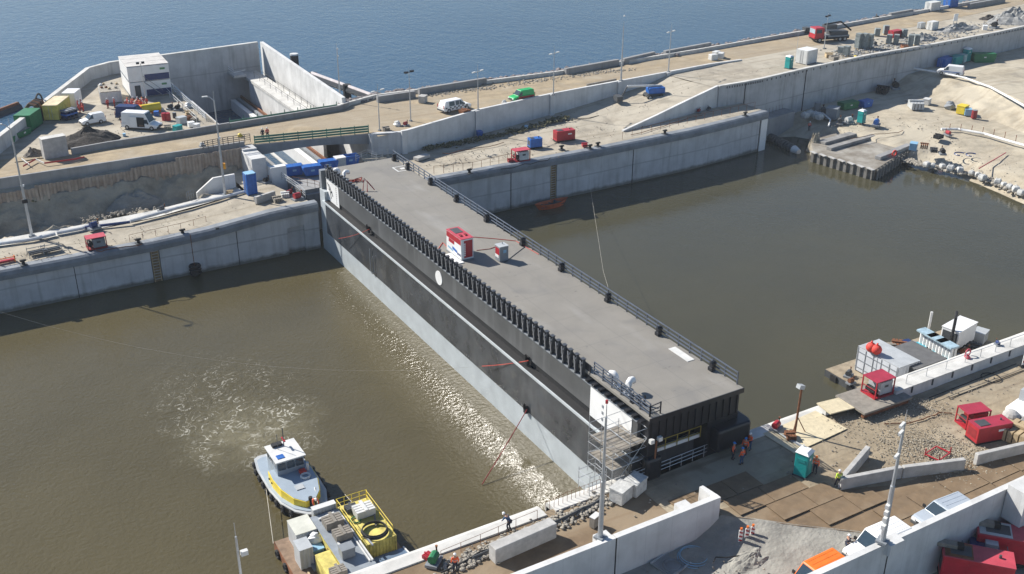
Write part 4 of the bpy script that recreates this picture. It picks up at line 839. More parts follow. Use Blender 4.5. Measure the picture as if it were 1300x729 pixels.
def mast(h=13.5, kind='double', thick=1.0, items=()):
    o = thing('light_mast', '', 'light mast'); rr_ = .19*thick
    mb = MB(); mb.tube([(0, 0, 0), (0, 0, h*.45)], rr_, 10, rr_*.8); mb.build('lower_pole', GALV, o)
    mb = MB(); mb.tube([(0, 0, h*.45), (0, 0, h*.93)], rr_*.62, 8, rr_*.42); mb.build('upper_pole', GALV, o)
    mb = MB(); mb.tube([(0, 0, h*.93), (0, 0, h*1.02)], .03, 5); mb.build('finial', GALV, o); MB().cb((0, 0, .1), (.7*thick, .7*thick, .2)).build('base_plate', GREY, o)
    if kind == 'double':
        a = MB().cb((0, 0, h*.86), (2.0, .08, .08)).build('cross_arm', GALV, o)
        for s in (-1, 1): MB().cb((s*1.05, 0, h*.86+.08), (.75, .3, .14)).build('lamp_head', OFFW, a)
    elif kind == 'single':
        mb = MB(); mb.tube([(0, 0, h*.93), (-.5, 0, h*.965), (-1.0, 0, h*.975)], .07, 6); a = mb.build('cross_arm', GALV, o); MB().cb((-1.25, 0, h*.975), (.8, .32, .16)).build('lamp_head', OFFW, a)
    elif kind == 'dark':
        a = MB().cb((0, 0, h*.93), (1.4, .08, .08)).build('cross_arm', DGREY, o)
        for s in (-1, 1): MB().cb((s*.7, 0, h*.93+.12), (.6, .45, .3)).build('lamp_head', BLKM, a)
    for (z, kx, mt_, sz) in items: MB().cb((kx, 0, z), sz).build('signal_box', mt_, o)
    return o
def pallet_stack(mt=BRICKST, H=1.5):
    o = thing('block_stack', '', 'block stack'); mb = MB(); rnd = random.Random(int(H*100))
    k = int(H/.28)
    for i in range(k): MB().cb((rnd.uniform(-.04, .04), rnd.uniform(-.04, .04), .2+i*.28+.13), (1.15, 1.0, .25), rnd.uniform(-.05, .05)).build('layer', mt, o)
    MB().cb((0, 0, .08), (1.2, 1.1, .14)).build('pallet', WOOD, o); return o
def bigbag():
    o = thing('big_bag', '', 'big bag'); mb = MB(); mb.add([(-.42,-.42,0),(.42,-.42,0),(.42,.42,0),(-.42,.42,0),(-.55,-.55,.5),(.55,-.55,.5),(.55,.55,.5),(-.55,.55,.5),(-.4,-.44,.95),(.46,-.4,.9),(.38,.42,.98),(-.44,.4,.88)], [(0,3,2,1),(8,9,10,11)]+[(k+i, k+(i+1)%4, k+4+(i+1)%4, k+4+i) for k in (0, 4) for i in range(4)]); mb.build('sack', BAG, o, smooth=False, bevel=.12)
    for s in (-1, 1): mb = MB(); mb.tube([(s*.3, -.25, .85), (s*.3, 0, 1.15), (s*.3, .25, .85)], .035, 4); mb.build('loop', OFFW, o)
    return o
def bollard():
    o = thing('bollard', '', 'bollard'); mb = MB(); mb.tube([(0, 0, 0), (0, 0, .5)], .2, 10); mb.build('stem', BLK, o); MB().cb((0, 0, .55), (.75, .35, .22)).build('head', BLK, o, bevel=.06); MB().cb((0, 0, .03), (.8, .8, .06)).build('base', DGREY, o); return o
def barrel(mt): 
    mb = MB(); mb.tube([(0, 0, 0), (0, 0, .88)], .3, 14)
    for z in (.28, .6): mb.tube([(0, 0, z-.02), (0, 0, z+.02)], .32, 14)
    return mb.build('drum', mt)
def rubble(name, label, pts, n, r0, r1, mt, kind='stuff', seed=1, cat='rubble', hgt=.1):
    rnd = random.Random(seed); mb = MB()
    for _ in range(n):
        t = rnd.uniform(0, len(pts)-1); a = interp(pts, t); sp = rnd.gauss(0, 1); q_ = (a.x+rnd.gauss(0, r1), a.y+rnd.gauss(0, r1), a.z+rnd.uniform(0, hgt)); mb.rock(q_, r0*rnd.uniform(.5, 1.5), rnd)
    return tag(mb.build(name, mt), label, cat, None, kind)
def heap(name, loc, r, h, mt, label, cat, seed=1, rough_=.35):
    from mathutils import noise as NZ
    mb = MB(); vs = []; fs = []; n = 26; k = 12
    for i in range(k+1):
        a = i/k
        for j in range(n):
            t = 2*math.pi*j/n; q_ = Vector((math.cos(t)*a*2+seed, math.sin(t)*a*2, seed)); rr_ = 1+.22*NZ.noise(q_*.9)
            z = h*(1-a**1.5)*(1+rough_*NZ.fractal(q_*1.6, .7, 2, 5)) if i < k else -.15
            vs.append((math.cos(t)*a*r[0]*rr_, math.sin(t)*a*r[1]*rr_, z))
    for i in range(k):
        for j in range(n): fs.append((i*n+j, i*n+(j+1) % n, (i+1)*n+(j+1) % n, (i+1)*n+j))
    mb.add(vs, fs); o = mb.build(name, mt, smooth=False); o.location = loc; return tag(o, label, cat)
def beam(a, b_, z, wd, h, mt, name, label, cat, lift=0, bev=.02, group=None):
    A = at(a[0], a[1], z); B = at(b_[0], b_[1], z); c = (A+B)/2; L = (B-A).length; o = MB().cb((0, 0, h/2+lift), (L, wd, h)).build(name, mt, bevel=bev)
    o.location = c; o.rotation_euler = (0, 0, math.atan2((B-A).y, (B-A).x)); return tag(o, label, cat, group)
def scaffold_bay(o, x0, y0, lx, ly, h, lifts, uprights=True):
    for a in (0, 1):
        for b_ in (0, 1): mb = MB(); mb.tube([(x0+a*lx, y0+b_*ly, 0), (x0+a*lx, y0+b_*ly, h)], .035, 5); mb.build('upright', GALV, o)
    for z in lifts:
        for p_, q_ in (((0,0),(1,0)), ((1,0),(1,1)), ((1,1),(0,1)), ((0,1),(0,0))):
            mb = MB(); mb.tube([(x0+p_[0]*lx-.1*(p_[0]==q_[0]), y0+p_[1]*ly, z), (x0+q_[0]*lx, y0+q_[1]*ly, z)], .03, 5); mb.build('ledger', GALV, o)
def guardrail(label, pts, z, h=1.1, step=2.2, mt=GALV, r=.035, nrail=2, cat='guard rail', name='guard_rail', lift=0):
    o = thing(name, label, cat); P = [at(px, py, z)+Vector((0, 0, lift)) if not isinstance(px, Vector) else px for px, py in pts]
    for i in range(len(P)-1):
        L = (P[i+1]-P[i]).length; n = max(1, int(round(L/step)))
        for k in range(n+(i == len(P)-2)): q_ = P[i].lerp(P[i+1], k/n); mb = MB(); mb.tube([q_, q_+Vector((0, 0, h))], r*1.2, 5); mb.build('post', mt, o)
    for j in range(nrail):
        zz = h*(1-j/nrail*.95); mb = MB(); mb.tube([p_+Vector((0, 0, zz)) for p_ in P], r, 5); mb.build('rail', mt, o)
    return o
# ================================================================ OBJECTS
def hpx(px, py, qy, z):
    p = at(px, py, z); lo, hi = z, CAM_H
    for _ in range(40):
        m_ = (lo+hi)/2; v = Vector((p.x, p.y, m_-CAM_H)); y = 364.5-FPX*v.dot(UP)/v.dot(FW)
        if y > qy: lo = m_
        else: hi = m_
    return m_-z
# ---- light masts
for px, py, qy, z, kd, tk, lb, it in [
  (40.7, 300, 150, 6.3, 'single', 1.1, 'thick galvanised light mast at the far left edge on the left quay', [(5.2, 0, BLK, (.7, .5, .5)), (7.4, .15, WHITE, (.3, .25, .25))]),
  (286, 248, 116, 6.9, 'single', 1.1, 'tall light mast on the left quay next to the blue cabinet', [(9.0, .1, WHITE, (.3, .25, .3)), (4.6, .35, AMBER, (.35, .3, .9))]),
  (432, 128, 55, 11, 'none', .8, 'thin mast rising behind the green bridge rail, in front of the sea boom', [(9.5, .1, WHITE, (.25, .2, .3)), (8.2, .1, WHITE, (.25, .2, .3))]),
  (482, 166, 106, 11, 'double', .6, 'short light pole at the right end of the bridge', []),
  (521.5, 154, 86, 11, 'dark', .6, 'light pole with two black floodlights left of the pickup', []),
  (607, 140, 82, 11.5, 'double', .6, 'light mast on the retaining wall just right of the pickup', []),
  (702.5, 121, 58, 11.5, 'double', .6, 'light mast on the retaining wall right of the green van', []),
  (788.3, 103, 27, 11.5, 'none', .95, 'tallest thin light mast on the retaining wall, left of the blue boom lift', [(12.5, .1, WHITE, (.3, .2, .25))]),
  (848.5, 91.5, 31, 11.5, 'double', .75, 'light mast on the retaining wall above the blue boom lift', []),
  (1046, 62, 17, 11, 'dark', .6, 'light pole with a black floodlight in front of the red crane truck', []),
  (1010, 77, 40, 11, 'none', .35, 'hair-thin pole beside the white container on the high ground', []),
  (762, 683, 514, 7.9, 'none', 1.15, 'thick galvanised mast with a red tip on the lower middle wall', [(12.8, 0, RED, (.16, .16, .3))]),
  (1120, 688, 521, 8.6, 'none', 1.25, 'thick galvanised mast with camera boxes on the bottom right wall', [(3.6, -.3, OFFW, (.4, .3, .35)), (3.0, -.32, OFFW, (.4, .3, .35)), (2.4, -.34, OFFW, (.4, .3, .35)), (1.7, -.36, OFFW, (.45, .3, .35)), (11.2, -.55, OFFW, (.8, .2, .2)), (10.5, -.5, OFFW, (.7, .2, .2)), (8.4, -.5, OFFW, (.7, .2, .2))]),
]:
    h = hpx(px, py, qy, z); o = mast(h/1.02, kd, tk, it); place(o, at(px, py, z), rad(20) if kd != 'single' else rad(-10), lb, 'light masts of the lock')
o = mast(14, 'none', 1.1, []); a = MB().cb((.45, -.1, 11.4), (.55, .35, .4)).build('lamp_head', OFFW, o); place(o, Vector((21.0, 62.4, 5.2)), 0, 'galvanised mast cut by the bottom edge, left of the yellow work barge', 'light masts of the lock')
p = at(297, 664, 0); 
# solve its plan position so the tip stands at 14 m above the quay
q_ = at(297, 664, 12.6); o.location = (q_.x, q_.y, 12.6-14.3)
o = thing('floodlight_post', 'leaning rusty post with a floodlight at the right of the lock door', 'floodlight', at(1009, 549, 6.2))
h = hpx(1009, 549, 492, 6.2); mb = MB(); mb.tube([(0, 0, 0), (.12, 0, h)], .11, 8); mb.build('post', RUST, o); MB().cb((-.05, 0, h+.1), (.7, .5, .4), 0, 0, rad(20)).build('lamp_head', LGREY, o)
for s in (-1, 1): mb = MB(); mb.tube([(s*.9, -.5, 0), (.04, 0, 1.8)], .05, 5); mb.build('brace', RUST, o)
o = thing('floodlight_post', 'rusty post with two small floodlights at the near left corner of the lock door', 'floodlight', at(829, 607, 6.2))
h = hpx(829, 607, 560, 6.2); mb = MB(); mb.tube([(0, 0, 0), (.1, 0, h)], .08, 8); mb.build('post', RUST, o)
for s in (-1, 1): MB().cb((s*.45, 0, h+.1), (.4, .35, .4)).build('lamp_head', OFFW, o)
o = thing('lamp_pole', 'dark lamp pole fixed against the high grey wall', 'light pole', at(1105, 116, 3.2)); o.location.y -= .2
mb = MB(); mb.tube([(0, 0, 0), (0, 0, 6.6)], .08, 6); mb.build('pole', DGREY, o); MB().cb((0, 0, 6.7), (2.0, .2, .15)).build('cross_arm', DGREY, o)

# ---- vehicles
def V_(o, px, py, z, q, lb, s=1.0, grp=None): 
    return place(o, at(px, py, z), ang((px, py), q, z), lb, grp, s)
V_(van(WHITE, 5.3, 1.9, 1.85, 'pickup', 'blocks'), 577, 140, 11.02, (640, 127), 'white pickup with a canopy and black chequered side on the far road', 1.12)
V_(van(LGREEN, 5.0, 1.9, 2.0, 'panel', 'redband'), 662, 127, 11.02, (600, 138), 'bright green van with a red lower band on the far road', 0.97)
V_(van(WHITE, 4.3, 1.75, 1.85, 'panel'), 118, 157, 11, (90, 162), 'small white van near the dark earth heap in the yard', 0.95)
V_(van(WHITE, 6.0, 2.1, 2.75, 'panel', None, True), 181, 163, 11, (220, 165), 'large white panel van with its side door open in the yard', 1.05)
V_(van(NAVY, 5.2, 1.9, 2.2, 'panel'), 170, 151, 11, (200, 152), 'dark blue van hidden behind the large white van in the yard', 1.08)
V_(van(WHITE, 5.0, 1.95, 2.0, 'panel', 'bluestripe'), 1206, 95, 6.5, (1180, 92), 'white van parked at the top of the sand bank', 1.08)
V_(van(WHITE, 5.1, 1.95, 2.1, 'panel'), 1112, 704, 6.15, (1078, 719), 'white van behind the bottom right wall, beside the man in dark clothes', 1.12)
V_(van(mat('silver_paint', (.50, .55, .60), .25, .3, .05, 1), 4.6, 1.85, 1.75, 'car'), 1195, 664, 6.15, (1162, 677), 'silver estate car behind the bottom right wall', 1.15)
V_(van(ORG, 5.0, 1.95, 2.1, 'panel'), 1034, 747, 5.6, (1004, 762), 'orange van cut by the bottom edge', 1.12)
# red crane truck
o = thing('crane_truck', 'red truck with a folded dark loading crane on the far road', 'truck', at(1052, 52, 11), ang((1052, 52), (1020, 54), 11), None, 1.1)
MB().cb((0, 0, .75), (8, 2.3, .35)).build('chassis', BLK, o); c = MB().cb((3.0, 0, 1.9), (2.1, 2.4, 2.2)).build('driver_cab', RED, o, bevel=.12)
MB().cb((4.07, 0, 2.3), (.06, 2.0, .9)).build('windscreen', mat('pale_glass', (.35, .45, .5), .1), c); MB().cb((4.1, 0, 1.1), (.15, 2.4, .4)).build('bumper', RED, c)
for s in (-1, 1): MB().cb((3.2, s*1.21, 2.3), (1.2, .05, .7)).build('side_window', GLASS, c)
MB().cb((-1.5, 0, 1.15), (5, 2.4, .3)).build('load_bed', GREY, o); MB().cb((-1.8, 0, 1.7), (4, 1.8, .7)).build('load', DGREY, o)
mb = MB(); mb.tube([(1.4, 0, 1.1), (1.4, 0, 3.5), (-2.2, .2, 3.9), (-4.8, .3, 2.0)], .18, 6); mb.build('loader_arm', BLK, o, bevel=0); MB().cb((.2, 0, 3.0), (2.6, 1.5, .8)).build('crane_body', DGREY, o)
for x in (-3, -1.9, 2.9):
    for s in (-1, 1): wheel(o, x, s*1.05, .5, .5, .35)
# boom lift
o = thing('boom_lift', 'blue telescopic boom lift with its arm lowered to the left', 'boom lift', at(829, 125, 9.0), ang((829, 125), (790, 128), 9.0), None, 1.05)
MB().cb((0, 0, .8), (3.0, 1.7, .5)).build('chassis', DGREY, o); MB().cb((-.4, 0, 1.6), (3.2, 1.9, 1.15)).build('turret', BLUE, o, bevel=.2)
MB().cb((-.4, -.97, 1.7), (1.4, .02, .4)).build('white_lettering', WHITE, o)
for x in (-1.1, 1.1):
    for s in (-1, 1): wheel(o, x, s*1.0, .48, .48, .4)
mb = MB(); mb.tube([(-1.6, 0, 2.3), (5.2, 0, 2.6)], .2, 6); mb.build('boom', OFFW, o); mb = MB(); mb.tube([(5.2, 0, 2.6), (6.3, 0, .6)], .12, 6); mb.build('jib', DGREY, o)
MB().cb((6.9, 0, .55), (1.1, 1.9, .9)).build('basket', DGREY, o)
q = thing('green_mat', 'green tarpaulin on the ground under the boom', 'tarpaulin', at(803, 127, 8.5)); MB().cb((0, 0, .04), (3, 1.6, .06)).build('sheet', GREEN, q)

# ---- generators and power units on the quays
V_(genset(RED, 4.6, 2.0, 2.4), 716, 178, 7.5, (760, 172), 'dark red generator with white lettering on the right quay', 0.78)
V_(genset(BLUE, 2.7, 1.6, 2.0, None, 2, False), 679, 187, 7.5, (720, 182), 'small blue generator between two red units on the right quay', 0.83)
V_(frame_unit(3.0, 1.8, 2.1, RED, OFFW), 661, 204, 7.6, (700, 198), 'white casing under a pink roof beside the ladder on the right quay', 0.92)
V_(frame_unit(3.1, 2.0, 2.0, DRED, GREY), 123, 314, 6.1, (160, 307), 'red cabin with a pink roof at the edge of the left quay', 0.82)
V_(frame_unit(3.4, 2.6, 2.6, RED, LGREY, mat('red_roof', (.36, .03, .055), .45, 0, .15, 1)), 1113, 499, 7.0, (1160, 484), 'large red framed power unit on the steel platform above the near quay', 0.76)
V_(genset(RED, 5.2, 2.2, 2.5, mat('red_roof', (.42, .03, .05), .45), 3), 1253, 556, 6.2, (1290, 549), 'long red generator on the gravel, nearer of the two red units', 0.74)
V_(frame_unit(3.6, 2.3, 2.4, RED, DRED, mat('red_roof', (.42, .03, .05), .45)), 1233, 538, 6.2, (1270, 532), 'red framed unit standing behind the long red generator on the gravel', 0.74)
# ---- containers
V_(container(3.0, 2.4, 2.6, OFFW, roofm=WHITE), 1023, 80, 11, (1060, 71), 'white container on the high ground beside the teal toilet', 1.15)
V_(container(6.2, 2.5, 2.7, YELP, roofm=mat('cream_roof', (.62, .52, .34), .7, 0, .25, 1)), 74, 147, 11, (100, 126), 'yellow container beside the brown hoses in the yard', 1.0)
V_(container(3.4, 2.2, 2.7, WHITE), 93, 134, 11, (110, 120), 'white container just behind the yellow container', 1.0)
V_(container(4.4, 2.5, 2.6, GREEN), 38, 162, 11, (70, 139), 'green container against the outer wall', 1.05)
V_(container(3.2, 2.2, 3.6, BLUE), 1206, 9, 11, (1240, 4), 'tall blue container beside the white panels at the top right', 1.0)
V_(container(3.6, 1.9, 2.2, OFFW, rib=.9), 1183, 13.5, 11, (1210, 9), 'row of white panels standing left of the tall blue container', 1.04)
V_(container(4.6, 2.3, 2.3, RED), 1136, 47, 11, (1160, 43), 'red container among the stone stacks', 0.68)
V_(container(3.0, 2.0, 2.6, OFFW, rib=1), 1183, 38, 11, (1210, 33), 'white crate on the high ground, right of the red container', 0.79)
V_(container(1.8, 1.2, 1.6, LGREY, rib=1), 1169, 36, 11, (1200, 31), 'small grey crate touching the white crate', 0.90)
V_(container(5.4, 2.3, 2.5, BLUE), 1199, 84, 6.4, (1225, 74), 'blue container behind the white van at the bank top', 0.80)
V_(container(4.6, 2.3, 2.5, TEAL), 1212, 82, 6.4, (1240, 72), 'teal container right of the blue one behind the white van', 0.80)
V_(container(2.0, 1.8, 2.2, mat('pale_teal', (.45, .6, .58), .5)), 1221, 79, 6.4, (1240, 72), 'small pale cabin between the teal container and the tall toilet', 0.85)
o = skip(GREEN, 5.6, 2.3, 2.2); V_(o, 1247, 79, 6.2, (1290, 79), 'long green waste skip at the foot of the high wall', 0.92)
o = skip(GREEN, 5.0, 2.3, 1.7); V_(o, 1076, 138, 3.1, (1100, 134), 'dark green skip in the shade below the high wall', 0.85)
o = skip(BLUE, 3.6, 2.0, 1.8); V_(o, 1098, 136, 3.1, (1120, 131), 'blue skip in the shade right of the dark green skip', 0.80)
o = skip(GREEN, 4.2, 1.9, 1.2, False); V_(o, 27, 173, 11, (60, 158), 'open dark green skip in front of the green container', 0.85)
o = skip(GREEN, 4.2, 1.9, 1.2, False); V_(o, 6, 184, 11, (40, 169), 'open green skip cut by the left picture edge', 0.85)
for px, py, l in ((373, 222, 'left of all'), (396, 222, 'second from the left, by the ribs'), (417, 215, 'in the middle, just above the deck edge'), (444, 209, 'rightmost, beside the white box')):
    inst('bskip', lambda: skip(BLUE, 3.0, 1.7, 1.5), at(px, py, 7.0), ang((px, py), (px+30, py-4), 7), 'blue lidded skip behind the door, '+l, 'blue skips behind the lock door', 1.0)
q = thing('cabinet', 'white box between the two rightmost blue skips', 'cabinet', at(432, 213, 7.0)); MB().cb((0, 0, .9), (1.6, 1.4, 1.8)).build('housing', LGREY, q, bevel=.03); MB().cb((0, 0, 1.84), (1.7, 1.5, .08)).build('lid', WHITE, q)
o = container(1.5, 1.5, 3.4, BLUE, 'tool_cabinet', LBLUE, None, .4, 'cabinet'); V_(o, 319, 246, 7.0, (350, 240), 'tall blue cabinet on the left quay', 1.0)
# ---- toilets
for px, py, z, r, lb in ((1018, 602, 6.2, 20, 'teal portable toilet with a white roof on the near quay'), (1001, 87, 11, 10, 'teal portable toilet left of the white container on the high ground'),
                      (1093, 156, 3.0, 10, 'teal portable toilet on the beach beside the jetty'), (1226, 78, 6.4, 5, 'pale blue portable toilet behind the white van, near the high wall')):
    inst('toilet', toilet, at(px, py, z), rad(r), lb, 'portable toilets', 1.12 if px != 1226 else 1.3)

# ---- yard: two-storey site cabin
cz = 11
o = thing('site_cabin', 'two-storey white site cabin with blue bands and an outside stair', 'site cabin', (39.8, 205.0, cz), rad(-3))
for lv in (0, 1):
    MB().cb((0, 0, lv*2.85+1.45), (7.4, 9.6, 2.75)).build('storey', WHITE, o, bevel=.04)
    for a, b_ in ((1.4, 4.4),): MB().cb((a, -4.83, lv*2.85+.72), (b_, .04, 1.15)).build('blue_band', NAVY, o)
    MB().cb((-3.73, 0, lv*2.85+.3), (.04, 9.2, .35)).build('grey_band', GREY, o)
    MB().cb((2.5, -4.84, lv*2.85+2.1), (.9, .03, .35)).build('green_logo', mat('logo_green', (.12, .3, .14), .6), o)
    if lv == 0: MB().cb((-2.3, -4.85, 1.2), (1.0, .06, 2.1)).build('door', DGREY, o)
for k in range(3): MB().cb((0, -3.2+k*3.2, 5.78), (7.5, 3.05, .12)).build('roof_panel', ROOFG, o)
mb = MB(); mb.tube([(-1.2, -5.6, 3.0), (2.0, -5.6, .1)], .08, 5); mb.build('stair_string', GREY, o); mb = MB(); mb.tube([(-1.2, -5.0, 4.0), (2.0, -5.6, 1.1)], .04, 5); mb.build('stair_rail', GREY, o)
q = thing('floodlight_post', 'slim floodlight pole standing in front of the site cabin', 'floodlight', at(186, 133, 11)); mb = MB(); mb.tube([(0, 0, 0), (0, 0, 7.5)], .07, 6); mb.build('pole', GALV, q)
for s in (-.5, .4): MB().cb((s, 0, 7.6), (.5, .4, .35)).build('lamp_head', BLKM, q)
o = container(3.6, 6.2, 2.2, OFFW, 'rubbish_container', RUB, rib=.6); place(o, at(141, 126, 11), rad(-8), 'low white container with debris heaped on its roof, left of the site cabin', None, 1.0)
rnd = random.Random(5)
for k in range(9): q = MB(); q.rock((0, 0, 0), .32, rnd); q = q.build('debris', [WOOD, OFFW, RUB, RUST][k % 4], o); q.location = (rnd.uniform(-1.4, 1.4), rnd.uniform(-2.6, 2.6), 2.35)
heap('earth_heap', at(113, 180, 11), (5.8, 4.0), 2.1, DIRT, 'heap of dark earth beside the concrete wall block in the yard', 'earth heap', 4, .22)
heap('sand_heap', at(200, 130, 11), (.5, .5), .2, SANDG, 'tiny pile of sand by the site cabin corner', 'sand heap', 2)
o = thing('concrete_block', 'tall grey concrete wall block on the near side of the yard', 'concrete block', at(71, 199, 11), rad(8)); MB().cb((0, 0, 1.6), (3.6, 1.5, 3.2)).build('block', CONC_B, o, bevel=.05); MB().cb((0, 0, 3.22), (3.65, 1.55, .06)).build('top_face', COPTOP, o)
o = thing('tank', 'yellow tank lying beside the open white van', 'tank', at(192, 143, 11), rad(5)); mb = MB(); mb.tube([(-1.7, 0, .9), (1.7, 0, .9)], .75, 12); mb.build('vessel', YEL, o); MB().cb((0, 0, .15), (3.2, 1.2, .3)).build('skid', ORG, o); MB().cb((-1.75, 0, .95), (.2, 1.3, 1.2)).build('end_plate', ORG, o)
for px, l in ((209, 'left'), (214, 'right')): o = barrel(RED); o.location = at(px, 153, 11); o.scale = (1.4, 1.4, 1.5); tag(o, 'bright red drum in front of the open white van, the %s of two' % l, 'drum', 'red drums')
o = thing('hose_bundle', 'bundle of thick brown hoses draped over the outer wall', 'hoses', at(52, 152, 11), rad(62))
for k in range(8): mb = MB(); y = -1.8+k*.5; mb.tube([(y, -.55, 0), (y+.1, -.5, 1.6), (y, -.1, 2.9), (y+.1, .9, 3.2), (y, 1.7, 2.3)], .2, 7); mb.build('hose', [BROWN, RUST, BLK][k % 3], o)
mb = MB(); mb.ring((2.6, .8, 2.3), 1.5, .16, 16, 6, 'y', 0, .5); mb.build('hose', BLK, o)
o = thing('pipe_rack', 'dark blue rack of fittings in front of the yellow container', 'rack', at(89, 151, 11), rad(30)); 
for k in range(4): MB().cb((-1.1+k*.75, 0, .9), (.1, 1.4, 1.8)).build('rack_frame', NAVY, o)
for k in range(3): MB().cb((0, 0, .3+k*.65), (2.5, 1.4, .25)).build('shelf_load', [DGREY, BLUE, GREY][k], o)
o = guardrail('steel handrail stairs and posts along the chamber edge of the yard', [(201, 96), (225, 121), (262, 154)], 11, 1.3, 2.6, GALV, .06, 3)
o = guardrail('second steel handrail just inside the yard edge', [(196, 103), (216, 124), (250, 156)], 11, 1.2, 3.0, OFFW, .04, 2)
rnd = random.Random(11)
CL = [('crate', WOOD), ('box', LGREY), ('pump', DGREY), ('sack_pile', OFFW), ('bin', TEAL), ('crate', RUST), ('box', WHITE), ('toolbox', BLUE), ('timber_pile', WOODG), ('drum', DGREY)]
def clutter(kind, mt, sz):
    o = thing(kind, '', kind.replace('_', ' '))
    if kind in ('crate', 'timber_pile'):
        for k in range(4): MB().cb((0, -sz*.36+k*sz*.24, sz*.3), (sz*1.2, sz*.18, sz*.5)).build('board', mt, o)
        MB().cb((0, 0, sz*.62), (sz*.2, sz*1.1, sz*.1)).build('batten', mt, o)
    elif kind == 'pump':
        MB().cb((0, 0, sz*.12), (sz*1.2, sz*.8, sz*.2)).build('frame', GREY, o); mb = MB(); mb.tube([(-sz*.4, 0, sz*.5), (sz*.3, 0, sz*.5)], sz*.3, 10); mb.build('motor', mt, o); mb = MB(); mb.tube([(sz*.3, 0, sz*.5), (sz*.5, 0, sz*.5), (sz*.5, 0, sz)], sz*.1, 6); mb.build('pipe', RUST, o)
    elif kind == 'sack_pile':
        mb = MB(); mb.rock((0, 0, sz*.22), sz*.62, rnd); mb.rock((sz*.3, -sz*.1, sz*.2), sz*.45, rnd); mb.build('lower_sack', mt, o, bevel=.04); mb = MB(); mb.rock((.1, .1, sz*.5), sz*.42, rnd); mb.build('upper_sack', mt, o, bevel=.04)
    elif kind == 'drum': mb = MB(); mb.tube([(0, 0, 0), (0, 0, sz)], sz*.35, 12); mb.build('shell', mt, o); mb = MB(); mb.tube([(0, 0, sz), (0, 0, sz*1.03)], sz*.3, 12); mb.build('lid', GREY, o)
    else:
        MB().cb((0, 0, sz*.4), (sz, sz*.8, sz*.75)).build('box_body', mt, o, bevel=.03); MB().cb((0, 0, sz*.8), (sz*1.05, sz*.85, sz*.08)).build('lid', mt, o)
    return o
def cl(kind, mt, px, py, z, sz, lb, r=None, grp=None):
    o = clutter(kind, mt, sz*.8); return place(o, at(px, py, z), rad(r if r is not None else rnd.uniform(0, 90)), lb, grp)
for k_, m__, px, py, sz, lb in [('pump', DGREY, 217, 139, 1.5, 'dark pump in the yard right of the yellow tank'), ('pump', BLK, 226, 140, 1.6, 'black pump nearest the chamber handrail'), ('crate', WOOD, 240, 146, 1.5, 'timber crate right of the black pump in the yard'),
    ('sack_pile', OFFW, 239, 137, 1.6, 'white sacks against the chamber handrail'), ('crate', RUST, 239, 152, 1.3, 'rusty crate in front of the white sacks'), ('box', LGREY, 231, 157, 1.8, 'grey box near the road side of the yard'), ('bin', TEAL, 226, 167, 1.6, 'green bin behind the road parapet'),
    ('box', WHITE, 243, 161, 1.3, 'white box at the near end of the handrail'), ('toolbox', BLUE, 199, 147, 1.2, 'blue toolbox right of the yellow tank'), ('box', WHITE, 250, 163, 1.2, 'small white box closest to the bridge, in the yard'), ('timber_pile', WOODG, 213, 164, 1.4, 'pile of grey boards behind the open white van'),
    ('sack_pile', BAG, 205, 141, 1.2, 'pale sack between the tank and the dark pump'), ('drum', DGREY, 222, 150, 1.2, 'grey drum right of the red drums'), ('crate', WOODG, 247, 154, 1.2, 'grey crate touching the handrail end'), ('toolbox', LBLUE, 158, 173, .7, 'small pale blue box on the dark earth heap edge')]:
    cl(k_, m__, px, py, 11, sz, lb)
for j in range(5):
    a, b_ = [((30, 215), (46, 206)), ((46, 206), (57, 211)), ((57, 211), (95, 206)), ((28, 205), (38, 213)), ((95, 206), (108, 203))][j]
    beam(a, b_, 11, .08, .24, RED if j % 2 == 0 else OFFW, 'barrier_board', ['red barrier board nearest the left mast foot', 'white barrier board beside the concrete block', 'long red barrier board in front of the concrete block', 'white barrier board at the far left of the yard', 'short red barrier board right of the concrete block'][j], 'barrier', .35)
heap('scrap_pile', at(44, 197, 11), (1.8, 1.2), .8, mat('scrap', (.16, .14, .12), .9, 0, .5, 4), 'small scrap pile left of the concrete block', 'scrap pile', 9, .9)

# ---- people
G1 = 'workers in red overalls gathered below the site cabin'
pts = [(161, 140), (165, 141), (168, 139), (172, 141), (175, 139), (178, 141), (180, 138), (184, 139), (163, 137), (170, 136), (176, 136), (182, 135), (187, 136)]
for i, (px, py) in enumerate(pts): person(at(px, py, 11), rnd.uniform(0, 6.28), ['stand', 'reach', 'stand', 'bend'][i % 4], HIRED, 'worker in red overalls in the crowd below the site cabin', G1, DRED, [HELM, HELM, HELO][i % 3])
for px, py, lb in ((137.5, 138, 'worker in red in front of the low white container, left of two'), (146, 137, 'worker in red in front of the low white container, right of two')): person(at(px, py, 11), rnd.uniform(0, 6), 'stand', HIRED, lb, None, DRED)
for px, py, lb in ((100, 139, 'leftmost red worker beside the dark blue rack'), (104, 138, 'middle red worker beside the dark blue rack'), (106, 142, 'rightmost red worker beside the dark blue rack'), (102, 144, 'red worker nearest the small white van')): person(at(px, py, 11), rnd.uniform(0, 6), 'stand', HIRED, lb, None, HIRED)
for px, py, c, l in ((334, 177, CLOTH, 'dark'), (340, 176, HIRED, 'red')): person(at(px, py, 11.02), rad(90), 'stand', c, 'person in %s clothes standing by the near green bridge rail' % l, None)
person(at(930, 583, 6.18), rad(-60), 'stand', HIVIS, 'worker in orange, left one of the group by the door end', None, CLOTH, HELB)
person(at(945, 577, 6.18), rad(200), 'stand', HIVIS, 'worker in orange, middle one of the group by the door end', None, CLOTH, HELB)
person(at(951, 571, 6.18), rad(190), 'reach', HIVIS, 'worker in orange with a white helmet, rightmost of the group by the door end', None, JEAN)
